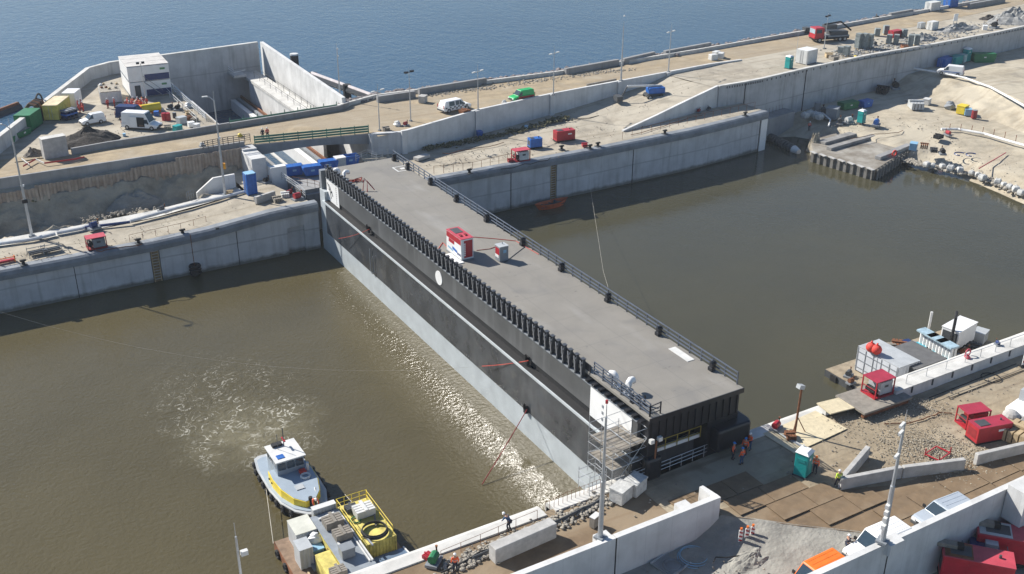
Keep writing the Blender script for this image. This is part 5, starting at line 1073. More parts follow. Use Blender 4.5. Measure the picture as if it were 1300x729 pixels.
person(at(941, 590, 6.18), rad(95), 'stand', HIVIS, 'worker in orange and blue trousers, nearest of the group by the door end', None, JEAN, HELB)
person(at(1034, 601, 6.18), rad(200), 'stand', HIVIS, 'worker in orange standing right beside the near toilet', None, CLOTH, HELO)
person(at(1063, 619, 6.18), rad(60), 'walk', HIYEL, 'worker in a yellow vest with a white helmet at the barrier end', None, CLOTH)
person(at(1074, 702, 6.0), rad(-20), 'reach', CLOTH, 'person in dark clothes and white helmet at the front of the white van', None, CLOTH)
person(at(578, 727, 6.18), rad(70), 'stand', HIVIS, 'worker in an orange vest at the bottom edge, on the near quay', None, CLOTH)
person(at(646, 673, 6.2), rad(110), 'bend', JEAN, 'person in blue with a white helmet bending on the near quay edge', None, CLOTH)
person(at(1027, 166, 1.6), rad(250), 'stand', HIRED, 'worker in red by the water left of the jetty', None, CLOTH)

# ---- near quay furniture
o = beam((625, 713), (702, 679), 6.15, 1.0, 1.5, CONC_B, 'concrete_beam', 'long concrete beam lying on the near quay', 'concrete beam', 0, .04)
for a, b_, lb in (((1065, 621), (1142, 606), 'low concrete barrier, left of the near road barriers'), ((1144, 606), (1222, 596), 'low concrete barrier in the middle of the near road barriers'), ((1237, 590), (1330, 568), 'low concrete barrier in front of the red generators'), ((1067, 619), (1100, 580), 'short concrete barrier running away from the man in the yellow vest')):
    beam(a, b_, 6.15, .45, 1.2, CONC_B, 'concrete_barrier', lb, 'barrier', 0, .04, 'concrete barriers by the near road')
o = thing('block', 'wooden block standing beside the thick mast foot', 'block', at(755, 667, 6.2), rad(20)); MB().cb((0, 0, .5), (.9, .5, 1.0)).build('body', WOODG, o); MB().cb((0, 0, 1.02), (.95, .55, .05)).build('cap', OFFW, o)
for px, l in ((939, 'left'), (947, 'middle'), (954, 'right')):
    def beacon():
        o = thing('traffic_beacon', '', 'traffic beacon'); MB().cb((0, 0, .06), (.7, .4, .12)).build('foot', BLK, o); b_ = MB().cb((0, 0, .75), (.32, .06, 1.2)).build('board', WHITE, o)
        for k in range(3): MB().cb((0, -.035, .4+k*.36), (.31, .01, .14), 0, 0, rad(25)).build('red_stripe', RED, b_)
        mb = MB(); mb.tube([(0, 0, 1.38), (0, 0, 1.55)], .1, 8); mb.build('lamp', ORG, o); return o
    inst('beacon', beacon, at(px, 691-(px-939)*.3, 4.95), rad(-20), 'red and white striped traffic beacon, the %s one of three' % l, 'traffic beacons', 1.1)
guardrail('white steel steps handrail left of the traffic beacons', [(916, 680), (931, 690), (946, 704)], 4.2, 1.0, 1.1, OFFW, .03, 2)
guardrail('second white handrail beside the steps', [(920, 688), (938, 706)], 4.1, 1.0, 1.1, OFFW, .03, 2)
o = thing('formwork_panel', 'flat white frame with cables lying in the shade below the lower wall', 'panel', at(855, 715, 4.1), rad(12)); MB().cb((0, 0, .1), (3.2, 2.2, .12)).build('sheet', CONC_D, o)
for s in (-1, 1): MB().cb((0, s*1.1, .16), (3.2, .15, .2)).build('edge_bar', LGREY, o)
for k, (px, py, R_) in enumerate(((881, 708, 1.4), (855, 720, .9))): mb = MB(); [mb.ring((rnd.uniform(-.1, .1), rnd.uniform(-.1, .1), .08+j*.05), R_-j*.08, .03, 20, 4) for j in range(4)]; o = mb.build('cable_coil', LBLUE if k == 0 else GREY); o.location = at(px, py, 4.25); tag(o, ['large pale cable coil on the shaded ground', 'smaller grey cable coil on the flat white frame'][k], 'cable coil')
heap('earth_heap', at(960, 712, 4.6), (3.2, 1.6), .7, SANDG, 'low grey earth mound below the traffic beacons', 'earth heap', 3, .5)
heap('earth_heap', at(905, 640+45, 4.2), (1.5, 1.0), .4, RUST, 'brown soil pile against the foot of the lower wall', 'earth heap', 6, .5)
# scaffold at the near left door corner
o = thing('scaffold', 'galvanised tube scaffold with timber decks against the near left corner of the door', 'scaffold', at(776, 622, 6.2), rad(3))
o.scale = (.8, .8, .92)
for k, (x0, y0) in enumerate(((0, 0), (2.4, 0), (0, 2.2), (2.4, 2.2))): scaffold_bay(o, x0, y0, 2.4, 2.2, 6.4 if k != 0 else 4.2, (1.2, 2.2, 3.5, 4.5, 5.6) if k else (1.2, 2.2, 3.5))
for z in (2.1, 4.1):
    for j in range(7): MB().cb((2.4+.0, .35+j*.62, z), (4.6, .55, .06)).build('deck_board', WOODG, o)
for a, b_ in (((0, 0, 0), (2.4, 0, 2.2)), ((4.8, 0, 0), (4.8, 4.4, 4.5)), ((2.4, 0, 2.2), (4.8, 0, 4.5)), ((0, 0, 5), (0, 4.4, 2.2))): mb = MB(); mb.tube([a, b_], .03, 5); mb.build('brace', GALV, o)
o2 = thing('scaffold', 'low scaffold bay reaching toward the water left of the thick mast', 'scaffold', at(748, 630, 6.2), rad(3)); scaffold_bay(o2, 0, 0, 1.8, 1.6, 2.2, (1.0, 1.9))
for px, py, l in ((788, 634, 'left'), (806, 624, 'right')): o = clutter('box', BAG, 1.7); place(o, at(px, py, 6.2), rad(20), 'wrapped white bale at the scaffold foot, the %s one' % l, 'wrapped bales')
guardrail('steel tube railing along the near face of the door end', [(805, 615), (850, 597), (893, 580), (923, 566)], 6.2, 1.25, 1.6, GALV, .035, 3)
guardrail('low starter-bar fence along the short near quay edge', [(692, 650), (720, 637), (762, 620)], 6.2, 1.0, .45, RUST, .018, 1)
guardrail('wire fence along the lower left near quay edge', [(560, 712), (610, 691), (655, 671), (682, 660)], 6.2, 1.0, 1.6, RUST, .02, 1)
guardrail('thin railing along the top of the long parapet', [(1150, 487), (1225, 460), (1300, 434), (1370, 408)], 7.45, 1.0, 2.6, GALV, .03, 1)
rubble('rubble_strip', 'strip of pale rubble along the near quay behind the coping', [(at(570, 720, 6.2)), at(640, 690, 6.2), at(700, 665, 6.2), at(770, 635, 6.2)], 900, .16, .45, RUB, 'stuff', 2)
rubble('gravel_patch', 'gravel around the red generators and barriers', [at(1130, 575, 6.2), at(1180, 560, 6.2), at(1200, 590, 6.2), at(1235, 575, 6.2)], 2400, .06, 1.7, mat('gravel_sand', (.36, .32, .25), .95, 0, .3, 3), 'stuff', 3)
rubble('gravel_patch', 'gravel along the foot of the long parapet', [at(1060, 540, 6.2), at(1150, 515, 6.2), at(1190, 520, 6.2)], 900, .055, 1.1, mat('gravel_sand', (.36, .32, .25), .95, 0, .3, 3), 'stuff', 4)
line('cable', [(600, 708, 6.5), (655, 680, 6.5), (690, 668, 6.6), (740, 645, 6.5), (762, 634, 6.5)], .12, DGREY, 'thick dark cable laid along the rubble strip', 'cable', .12)
line('hose', [(560, 727, 6.5), (610, 700, 6.5), (655, 684, 6.5), (700, 660, 6.7)], .08, BLK, 'black hose along the near quay coping', 'hose', .15)
for a, b_, lb in (((1010, 640, 6.22), (1090, 605, 6.22), 0), ((960, 640, 6.22), (1010, 613, 6.22), 0)): pass
# steel road plates on the near ground
rp_ = random.Random(8)
for r_ in range(4):
    y_ = 57.4-r_*2.4; x_ = (50.2, 54.4, 57.2, 60.0)[r_]
    while x_ < (58, 62, 64, 64.5)[r_]:
        L = rp_.choice((3.0, 4.0, 5.0)); o = MB().cb((0, 0, .02), (L-.07, 2.3, .05)).build('steel_plate', MUD); o.location = (x_+L/2, y_, 6.23+.006*r_); o.rotation_euler = (rad(rp_.uniform(-.4, .4)), 0, rad(rp_.uniform(-.5, .5))); x_ += L
        tag(o, 'muddy steel road plate on the near quay roadway', 'steel plate', 'steel road plates')
for r_ in range(2):
    for k in range(5):
        p_ = Vector((66.8+k*4.1, 47.6-k*.12-r_*2.4, 6.24)); o = MB().cb((0, 0, .02), (4.0, 2.3, .05)).build('steel_plate', MUD); o.location = p_; tag(o, 'muddy steel road plate on the near quay roadway', 'steel plate', 'steel road plates')
# platform with the big red unit
o = thing('steel_platform', 'grey timber and steel platform under the large red framed unit', 'platform', at(1108, 512, 6.2), ang((1069, 500), (1130, 480), 7)); MB().cb((0, 0, .72), (6.6, 4.0, .22)).build('deck', WOODG, o)
for s in (-1, 1): MB().cb((0, s*1.6, .35), (6.2, .35, .55)).build('beam', RUST, o)
o = thing('timber_platform', 'pale timber deck left of the steel platform', 'platform', at(1064, 522, 6.2), ang((1045, 515), (1082, 506), 6.5)); MB().cb((0, 0, .72), (3.8, 2.2, .12)).build('deck', mat('pale_timber', (.58, .50, .34), .8, 0, .15, 2), o); MB().cb((0, .3, .36), (3.6, 1.2, .6)).build('concrete_support', CONC_L, o)
o = flat(1022, 548, 6.2, 7.5, 4.0, rad(4), mat('pale_timber', (.58, .50, .34), .8, 0, .15, 2), 'timber_floor', 'pale timber sheet floor around the leaning floodlight post', 'timber floor', .06)
cl('pump', RED, 985, 545, 6.2, 1.4, 'red and dark pump on the quay edge left of the leaning floodlight post'); cl('crate', RUST, 1003, 556, 6.25, 1.2, 'rusty crate of tubes at the floodlight post foot')
for k in range(3): line('tube', [(985+k*4, 547+k*3, 6.35), (1020+k*6, 566+k*5, 6.35)], .05, GALV, ['farthest', 'middle', 'nearest'][k]+' of three loose steel tubes by the leaning floodlight post', 'tube')
o = thing('fence_section', 'orange-red steel frame lying on the gravel', 'fence section', at(1190, 578, 6.25), rad(10))
for a, b_ in (((-1, -.7), (1, -.7)), ((-1, .7), (1, .7)), ((-1, -.7), (-1, .7)), ((1, -.7), (1, .7))): mb = MB(); mb.tube([(a[0], a[1], .2), (b_[0], b_[1], .2)], .07, 5); mb.tube([(a[0], a[1], 0), (a[0], a[1], .8)], .06, 5); mb.build('bar', RED, o)
o = thing('caravan_container', 'white mixing plant body at the right edge of the picture', 'machine', at(1300, 528, 6.2), rad(10)); MB().cb((0, 0, .8), (4.6, 2.2, 1.4)).build('hopper', WHITE, o, bevel=.2); MB().cb((.8, .2, 2.0), (1.6, 1.4, 1.3)).build('cab', LGREY, o); mb = MB(); mb.ball((-2.6, .2, .8), (.8, .9, .8)); mb.build('drum', CONC_B, o)
o = clutter('timber_pile', WOOD, 2.4); place(o, at(1292, 558, 6.2), rad(10), 'stacked timber crate right of the long red generator'); heap('earth_heap', at(1300, 547, 6.2), (2.0, 1.4), 1.4, TARP, 'tarpaulin covered heap behind the timber crate', 'covered heap', 5, .2)
o = inst('beacon', None, at(1299, 465, 6.2), rad(-20), 'red and white striped beacon at the right edge on the near quay', 'traffic beacons', 1.3)
mb = MB(); mb.ring((0, 0, .06), 1.0, .05, 20, 5); o = mb.build('hose_coil', BLK); o.location = at(1258, 480, 6.2); tag(o, 'black hose coil on the ground below the long parapet', 'hose coil')
for k, (a, b_) in enumerate([((1180, 505), (1290, 462)), ((1205, 506), (1300, 470))]): line('cable', [(a[0], a[1], 6.24), (b_[0], b_[1], 6.24)], .05, BLK, ['black cable nearer the long parapet', 'black cable farther from the long parapet'][k]+' on the near quay', 'cable')
cl('sack_pile', REDP, 1228, 455, 7.45, .8, 'pink bundle on top of the long parapet'); cl('pump', NAVY, 1266, 438, 7.45, .8, 'small dark winch on top of the long parapet')
mb = MB(); mb.tube([at(762, 520, 0), at(762, 520, 0)], .01) if 0 else None
# machines behind the bottom right wall
for px, py, L, lb in ((1285, 708, 6.5, 'long red machine with a grey roof, upper one behind the bottom right wall'), (1235, 735, 5.5, 'red machine with a brown roof, lower one at the bottom edge')):
    o = genset(mat('bright_red', (.62, .02, .04), .4), L, 2.2, 2.6, REDP, 3, False); place(o, at(px, py, 3.0), rad(-48), lb, None, 1.0)
    MB().cb((-L*.28, 0, 2.62), (L*.4, 2.0, .08)).build('roof_plate', LGREY if py < 720 else RUST, o); MB().cb((-L*.42, .3, 2.85), (L*.34, .7, .35)).build('roof_box', WOODG, o); MB().cb((-L*.26, .2, 2.9), (.5, .6, .4)).build('exhaust_box', BLK, o)
o = thing('drive_unit', 'blue drive unit in a grey frame between the two red machines', 'machine', at(1245, 712, 3.0), rad(-48)); MB().cb((0, 0, 1.0), (2.4, 1.7, 1.6)).build('housing', NAVY, o, bevel=.15); MB().cb((.5, 0, 1.95), (1.0, 1.0, .5)).build('top_box', LGREY, o)
mb = MB(); mb.tube([(-1.8, -1.1, 1.8), (1.8, -1.1, 1.8), (1.8, 1.1, 1.8), (-1.8, 1.1, 1.8), (-1.8, -1.1, 1.8)], .07, 5); mb.build('frame', GREY, o)
# ================================================================ BOATS
def tug():
    o = thing('work_boat', 'small grey workboat with a yellow coaming and tyre fenders, churning foam behind it', 'boat')
    # outline (bow +x), half-breadths
    st = [(-6.3, 1.5), (-6.0, 2.0), (-4, 2.35), (0, 2.45), (3, 2.25), (5, 1.6), (6.1, .75), (6.5, .12)]
    out = [(x, -b_) for x, b_ in st]+[(x, b_) for x, b_ in reversed(st)]
    def ringed(scale, z): return [(x*scale, y*scale, z+max(0, x)*.07) for x, y in out]
    def shell(z0, s0, z1, s1, mt, name, cap=True):
        a = ringed(s0, z0); b_ = ringed(s1, z1); n = len(a); mb = MB(); mb.add(a+b_, [(i, (i+1) % n, n+(i+1) % n, n+i) for i in range(n)]+([tuple(range(n, 2*n))] if cap else [])); return mb.build(name, mt, o)
    shell(-.6, .86, .92, .985, BLKM, 'hull', False); shell(.92, .985, 1.15, 1.0, mat('gunwale_grey', (.42, .44, .45), .5), 'gunwale')
    DK = mat('deck_paint', (.29, .35, .41), .55, 0, .08, 1)
    shell(1.15, .92, 1.2, .92, DK, 'deck')
    st2 = [(-1.6, 1.9), (0, 2.0), (2, 1.85), (4, 1.3), (5.1, .5)]; o2 = [(x, -b_) for x, b_ in st2]+[(x, b_) for x, b_ in reversed(st2)]; mb = MB(); mb.prism(o2, 1.15, 2.25); mb.build('yellow_coaming', YEL, o); mb = MB(); mb.prism([(x*.985, y*.965) for x, y in o2], 2.253, 2.3); mb.build('foredeck', DK, o)
    for k in range(6): MB().cb((-1.0+k*.8, -2.02+max(0, k-1)*.13, 1.75), (.16, .1, .16)).build('porthole', BLK, o)
    wh = MB(); wh.side([(-3.4, 1.2), (-.1, 1.2), (-.35, 3.9), (-3.3, 3.9)], -1.35, 1.35); w_ = wh.build('wheelhouse', mat('boat_grey', (.26, .31, .36), .5), o); MB().cb((-1.75, 0, 3.96), (3.5, 3.0, .12)).build('roof', OFFW, w_)
    mb = MB(); [mb.add([(-.19+.02, y0, 2.2), (-.19+.02, y0+.75, 2.2), (-.30+.02, y0+.75, 3.0), (-.30+.02, y0, 3.0)], [(0, 1, 2, 3)]) for y0 in (-1.25,)]
    for y0 in (-1.25, -.38, .49): MB().cb((-.2, y0+.38, 3.25), (.06, .72, .7), 0, 0, rad(-7)).build('window', GLASS, w_)
    for s in (-1, 1):
        for x0 in (-2.9, -1.9, -.9): MB().cb((x0, s*1.36, 3.25), (.7, .04, .55)).build('window', GLASS, w_)
    MB().cb((-.9, -.75, 4.05), (.7, .7, .06)).build('solar_panel', BLUE, w_); mb = MB(); mb.tube([(-2.6, .2, 4), (-2.6, .2, 6.2)], .05, 5); mb.build('aerial', DGREY, w_); mb = MB(); mb.tube([(-2.3, -.5, 4), (-2.3, -.5, 5.8)], .03, 5); mb.build('aerial', DGREY, w_)
    MB().cb((-2.6, .2, 4.8), (.9, .15, .12)).build('radar', RED, w_); MB().cb((-3.0, -.4, 4.15), (.6, 1.0, .25)).build('roof_box', BLK, w_)
    mb = MB(); mb.ring((1.2, .9, 2.45), .42, .09, 14, 6); mb.ring((1.2, .9, 2.35), .42, .09, 14, 6); mb.build('rope_coil', OFFW, o); MB().cb((.4, .9, 2.45), (.6, .6, .3)).build('red_crate', HIRED, o); mb = MB(); mb.tube([(.2, 1.5, 2.2), (.2, 1.5, 3.2)], .15, 8); mb.build('mushroom_vent', OFFW, o)
    mb = MB(); mb.tube([(5.0, 0, 1.5), (5.0, 0, 2.6)], .2, 8); mb.build('bitt', BLK, o); MB().cb((2.6, -.2, 2.33), (.8, .8, .1)).build('hatch', LGREY, o)
    mb = MB(); mb.tube([(3.4, 1.0, 2.35), (5.6, .5, 2.0), (5.9, 0, 1.9)], .06, 5); mb.build('bow_rail', OFFW, o)
    for k in range(9):
        for s in (-1, 1):
            x = -5.4+k*1.25; b_ = next(b0+(b1-b0)*(x-x0)/(x1-x0) for (x0, b0), (x1, b1) in zip(st, st[1:]) if x0 <= x <= x1); mb = MB(); mb.ring((x, s*(b_+.1), .75+max(0, x)*.07), .3, .13, 10, 6, 'y'); mb.build('tyre_fender', BLK, o)
    MB().cb((-4.7, 0, 1.4), (1.6, 1.8, .4)).build('aft_locker', LGREY, o, bevel=.08); mb = MB(); mb.ball((-5.4, .9, 1.6), .35, 8, 6); mb.build('buoy', BLK, o); return o
T_ = tug(); a = at(346, 577, .8); b_ = at(402, 659, .8); c = (a+b_)/2; T_.location = (c.x, c.y, 0); T_.rotation_euler = (0, 0, math.atan2((b_-a).y, (b_-a).x)); k = (b_-a).length/12.6; T_.scale = (k, k*1.04, k*.98)
person(Vector((b_.x+.1, b_.y+.6, 1.55)), rad(-90), 'bend', HIVIS, 'worker in orange bending at the bow of the grey workboat', None, CLOTH)
# yellow work barge
o = thing('work_pontoon', 'brown work pontoon moored at the bottom, loaded with yellow containers', 'pontoon', (0, 0, 0)); MB().box(20.3, 30.0, 64.2, 77.2, -.6, .85).build('hull', RUST, o); MB().box(20.35, 29.95, 64.25, 77.15, .853, .9).build('deck', mat('brown_deck', (.22, .15, .10), .9, 0, .3, 1.5), o)
for k in range(6): mb = MB(); mb.ring((20.2, 65.5+k*2.1, .3), .35, .14, 10, 6, 'x'); mb.build('tyre_fender', BLK, o)
def boxt(name, mt, x0, x1, y0, y1, z0, z1, label, cat, top=None, grp=None):
    c = Vector(((x0+x1)/2, (y0+y1)/2, z0)); o = thing(name, label, cat, c); sx, sy, sz = x1-x0, y1-y0, z1-z0
    mb = MB(); n = max(3, int(sx/.3)); P = []
    for s in (-1, 1):
        row = []
        for i in range(n): xx = -sx/2+sx*i/n; d_ = sx/n; row += [(xx, s*sy/2), (xx+d_*.4, s*sy/2), (xx+d_*.5, s*(sy/2-.05)), (xx+d_*.9, s*(sy/2-.05))]
        row.append((sx/2, s*sy/2)); P += row if s < 0 else row[::-1]
    mb.prism(P, 0, sz-.06); mb.build('side_panels', mt, o); MB().cb((0, 0, sz-.03), (sx+.04, sy+.04, .06)).build('roof', top or mt, o)
    for a in (-1, 1): MB().cb((a*(sx/2-.05), -sy/2, sz/2), (.12, .1, sz*.98)).build('corner_post', mt, o)
    return o
YG = mat('yellow_deck', (.58, .49, .13), .7, 0, .4, 1.0, .01); SG = mat('steel_grey_roof', (.25, .28, .31), .55, .1, .2, .8)
boxt('container', YG, 26.3, 29.5, 70.6, 77.0, .9, 2.5, 'low yellow container with a striped top on the water side of the work pontoon', 'container', YG)
oG = boxt('container', YG, 23.6, 26.25, 66.2, 76.3, .9, 2.9, 'long yellow sided container with a steel grey roof in the middle of the work pontoon', 'container', SG)
boxt('container', YG, 22.2, 23.5, 67.0, 71.4, .9, 2.7, 'yellow box with boards on top at the near left of the work pontoon', 'container', YG)
boxt('cabinet', LGREY, 21.1, 22.3, 72.2, 73.8, .9, 3.0, 'small pale grey cabinet at the left edge of the work pontoon', 'cabinet')
boxt('cabinet', LGREY, 21.6, 23.5, 74.4, 76.8, .9, 3.0, 'larger pale grey cabinet with a cream roof on the work pontoon', 'cabinet', mat('cream', (.60, .60, .52), .6))
boxt('equipment_box', LGREY, 24.0, 26.2, 76.5, 77.1, .9, 3.4, 'grey equipment box at the far edge of the work pontoon', 'box', OFFW)
o = thing('solar_ramp', 'blue-grey ramp panel tilted at the quay side of the work pontoon', 'ramp', (28.2, 68.6, 1.6), rad(0)); MB().cb((0, 0, 0), (3.3, 2.6, .15), 0, rad(-8)).build('panel', mat('ramp_blue', (.12, .17, .24), .35), o)
for s in (-1, 1): MB().cb((s*1.65, 0, .05), (.12, 2.7, .22), 0, rad(-8)).build('edge_bar', OFFW, o)
def onp(kind, mt, x, y, z, sz, lb, r=0): return place(clutter(kind, mt, sz), Vector((x, y, z)), rad(r), lb)
onp('timber_pile', WOODG, 25.0, 74.2, 2.92, 1.4, 'grate of boards on the grey roof, farther one'); onp('timber_pile', WOODG, 25.1, 72.2, 2.92, 1.3, 'grate of boards on the grey roof, nearer one'); onp('timber_pile', WOODG, 23.0, 68.0, 2.72, 1.1, 'boards on the yellow box at the near left of the work pontoon')
onp('crate', OFFW, 28.2, 74.8, 2.52, 1.5, 'open white crate with orange contents on the yellow container'); onp('box', LBLUE, 22.7, 73.2, .9, 1.5, 'pale blue box between the two grey cabinets'); onp('sack_pile', WHITE, 23.0, 73.9, 2.1, 1.1, 'white cover lying on top beside the larger grey cabinet')
onp('pump', NAVY, 22.9, 72.0, .9, 1.5, 'dark blue pump below the white cover on the work pontoon'); onp('box', GREY, 24.5, 69.7, 2.92, 1.2, 'grey open box at the near end of the grey roof')
onp('crate', DGREY, 27.4, 75.9, 2.52, .9, 'dark crate at the far corner of the yellow container'); onp('pump', DGREY, 23.4, 77.0, .9, 1.0, 'dark winch on the far edge of the work pontoon')
o = thing('cable_reel', 'large hoop of black hose lying on the yellow container', 'hose reel', (28.0, 71.9, 2.55))
for k in range(4): mb = MB(); mb.ring((0, 0, .1+k*.09), 1.2-k*.04, .06, 24, 5); mb.build('coil', BLK if k % 2 else DGREY, o)
mb = MB(); mb.ring((0, 0, 0), .45, .07, 14, 5); o = mb.build('hose_coil', GREEN); o.location = (27.2, 74.3, 2.6); tag(o, 'small green hose coil on the yellow container', 'hose coil')
for k, x in enumerate((25.9, 26.15)): o = MB().cb((0, 0, .06), (.12, 7, .12)).build('rail_bar', OFFW); o.location = (x, 71.5, 2.92); tag(o, ['white bar along the grey container roof, left one', 'white bar along the grey container roof, right one'][k], 'bar')
for a, b_, lb in (((338, 622, 1.2), (347, 690, 1.0), 'thin mooring rope from the workboat side to the pontoon corner'), ((438, 628, .3), (460, 652, 2.4), 'thin rope from the water to the far corner of the yellow container')): line('mooring_rope', [a, b_], .03, ROPE, lb, 'rope')
cl('pump', GREEN, 551, 715, 6.2, 1.6, 'green cable pile and pump on the near quay beside the work pontoon'); cl('crate', RED, 543, 708, 6.25, .8, 'small red crate on the quay coping beside the work pontoon')
# right work barge
o = thing('work_pontoon', 'brown work pontoon moored behind the long parapet at the right', 'pontoon', (0, 0, 0)); MB().box(87.0, 110.0, 64.8, 75.3, -.6, .85).build('hull', DGREY, o); MB().box(87.05, 109.95, 64.85, 75.25, .853, .9).build('deck', mat('brown_deck2', (.30, .245, .17), .9, 0, .3, 1), o)
for k in range(4): MB().cb((86.95, 66+k*2.6, .3), (.3, .9, .9)).build('fender', BLK, o)
def barge_obj(o, px, py, rz, lb, z=.9, s=1): return place(o, at(px, py, z), rad(rz), lb, None, s)
barge_obj(container(3.4, 6.0, 3.2, mat('panel_white', (.55, .58, .62), .5, 0, .1, 1), roofm=LGREY, rib=.5), 1123, 479, 0, 'white panelled container with a grey roof on the right pontoon', s=1.0); wc = [q_ for q_ in COL.objects if q_.name.startswith('container') and q_.get('label', '').startswith('white panelled')][0]
for k in range(6): MB().cb((-1.78, -2.9+k*1.16, 1.6), (.05, .07, 3.0)).build('frame_bar', GREY, wc)
for k in range(3): MB().cb((-1.8, 0, .6+k*1.0), (.04, 6.0, .07)).build('frame_bar', GREY, wc)
barge_obj(container(5.2, 5.0, 2.9, DGREY, roofm=mat('tarp_grey', (.12, .12, .12), .8, 0, .2, 1)), 1155, 478, 0, 'open container with a dark tarpaulin roof on the right pontoon'); wc = [q_ for q_ in COL.objects if q_.get('label', '').startswith('open container with')][0]; MB().cb((-1.0, -2.53, 1.4), (2.6, .06, 2.3)).build('front_shade', BLK, wc)  # black plate paints the dark interior onto the closed front
for k, (px, py) in enumerate(((1106, 441), (1113, 444))): mb = MB(); mb.ball((0, 0, 0), .6, 14, 10); mb.tube([(0, 0, .55), (0, 0, .8)], .12, 6); o = mb.build('buoy', HIRED, smooth=True); o.location = at(px, py, 4.75); tag(o, 'round red buoy on the right pontoon, the %s one of two' % ('left', 'right')[k], 'buoy', 'red buoys')
for k in range(3):
    o = thing('gas_rack', ['left', 'middle', 'right'][k]+' white rack with blue tops on the right pontoon', 'rack', at(1172+k*12, 456+k*7, .9), ang((1172, 456), (1196, 470), .9))
    o.scale = (1.15, 1.15, 1.35)
    for j in range(4): mb = MB(); mb.tube([(-.7+j*.45, 0, .1), (-.7+j*.45, 0, 2.5)], .2, 8); mb.build('cylinder', WHITE, o)
    MB().cb((0, 0, 2.62), (2.0, 1.2, .16)).build('top_frame', mat('rack_blue', (.33, .45, .52), .5, 0, .3, 2), o); MB().cb((0, 0, 1.3), (2.0, 1.0, .12)).build('mid_frame', CYAN, o); MB().cb((0, .35, 1.3), (1.8, .3, 2.3)).build('rear_stack', OFFW, o)
o = thing('trailer_cabin', 'white box trailer with black wheels on the right pontoon', 'trailer', at(1213, 440, .9), ang((1209, 440), (1231, 427), 1.5)); o.scale = (.82, .95, .95); MB().cb((0, 0, 1.95), (5.2, 2.4, 2.5)).build('body', WHITE, o, bevel=.08); MB().cb((0, 0, 3.24), (5.3, 2.5, .1)).build('roof', WHITE, o); MB().cb((-2.63, 0, 2.2), (.05, 2.0, 1.4)).build('end_window', DGREY, o)
for x in (-.4, .6):
    for s in (-1, 1): wheel(o, x, s*1.2, .45, .45, .25)
cl('box', LGREY, 1243, 433, .9, 2.2, 'grey upright box at the right end of the right pontoon', 20); cl('crate', WOOD, 1122, 452, .9, 1.8, 'timber crate beside the red buoys'); cl('crate', RUST, 1140, 443, .9, 2.0, 'rusty crate at the far edge of the right pontoon'); cl('timber_pile', DGREY, 1133, 450, .9, 1.5, 'dark pile in front of the rusty crate')
cl('toolbox', NAVY, 1152, 442, .9, 1.4, 'navy box right of the rusty crate'); cl('pump', DGREY, 1077, 478, .9, 1.3, 'dark winch at the left end of the right pontoon'); cl('pump', RUST, 1080, 487, .9, 1.1, 'rusty winch nearer the quay at the left end of the right pontoon'); cl('crate', YELP, 1153, 452, .9, 1.2, 'pale yellow crate in the middle of the right pontoon')
cl('box', OFFW, 1163, 466, .9, 1.4, 'off-white box between the tarpaulin container and the racks'); cl('sack_pile', TEAL, 1160, 460, .9, 1.3, 'green net heap in front of the racks'); cl('crate', CYAN, 1142, 462, .9, 1.2, 'blue-green crate behind the tarpaulin container')
o = thing('loading_crane', 'black folded crane leaning beside the white trailer', 'crane', at(1204, 450, .9), 0); mb = MB(); mb.tube([(0, 0, 0), (0, 0, 2.6)], .25, 6); mb.build('column', BLK, o); mb = MB(); mb.tube([(0, 0, 2.6), (.6, .4, 4.6), (1.4, 1.0, 5.0)], .18, 6); mb.build('arm', BLK, o)
o = thing('spud_pole', 'pale vertical pole at the far edge of the right pontoon', 'pole', at(1177, 428, .9)); mb = MB(); mb.tube([(0, 0, -1), (0, 0, 3.5)], .16, 8); mb.build('shaft', OFFW, o); MB().cb((0, 0, .1), (.6, .6, .2)).build('collar', GREY, o)
mb = MB(); mb.ring((0, 0, .4), .4, .09, 16, 6, 'y'); o = mb.build('life_ring', REDP); o.location = at(1228, 452, 7.45); tag(o, 'pink life ring on the long parapet railing', 'life ring')
# rowing boat
def rowboat():
    o = thing('rowing_boat', 'orange-red rowing boat lying at the foot of the right quay wall', 'boat'); n = 9; vs = []
    for z, k in ((-.3, .7), (.75, 1)):
        for i in range(n): t = -1+2*i/(n-1); vs.append((t*3.4*k, -(1-abs(t)**2.6)*.95*k, z+.25*t*t*(z > 0)))
        for i in range(n): t = 1-2*i/(n-1); vs.append((t*3.4*k, (1-abs(t)**2.6)*.95*k+.02, z+.25*t*t*(z > 0)))
    N = 2*n; mb = MB(); mb.add(vs, [(i, (i+1) % N, N+(i+1) % N, N+i) for i in range(N)]+[tuple(range(N))]); mb.build('hull', mat('boat_orange', (.50, .10, .03), .6, 0, .2, 1), o)
    for x in (-1.6, 0, 1.5): MB().cb((x, 0, .42), (.3, 1.5, .06)).build('thwart', DGREY, o)
    MB().cb((0, 0, .28), (4.6, 1.1, .1)).build('floor', DGREY, o); return o
o = rowboat(); o.location = at(700, 262, .15); o.rotation_euler = (0, 0, rad(3))
cl('sack_pile', DGREY, 705, 258, .35, .9, 'dark bundle lying in the rowing boat')
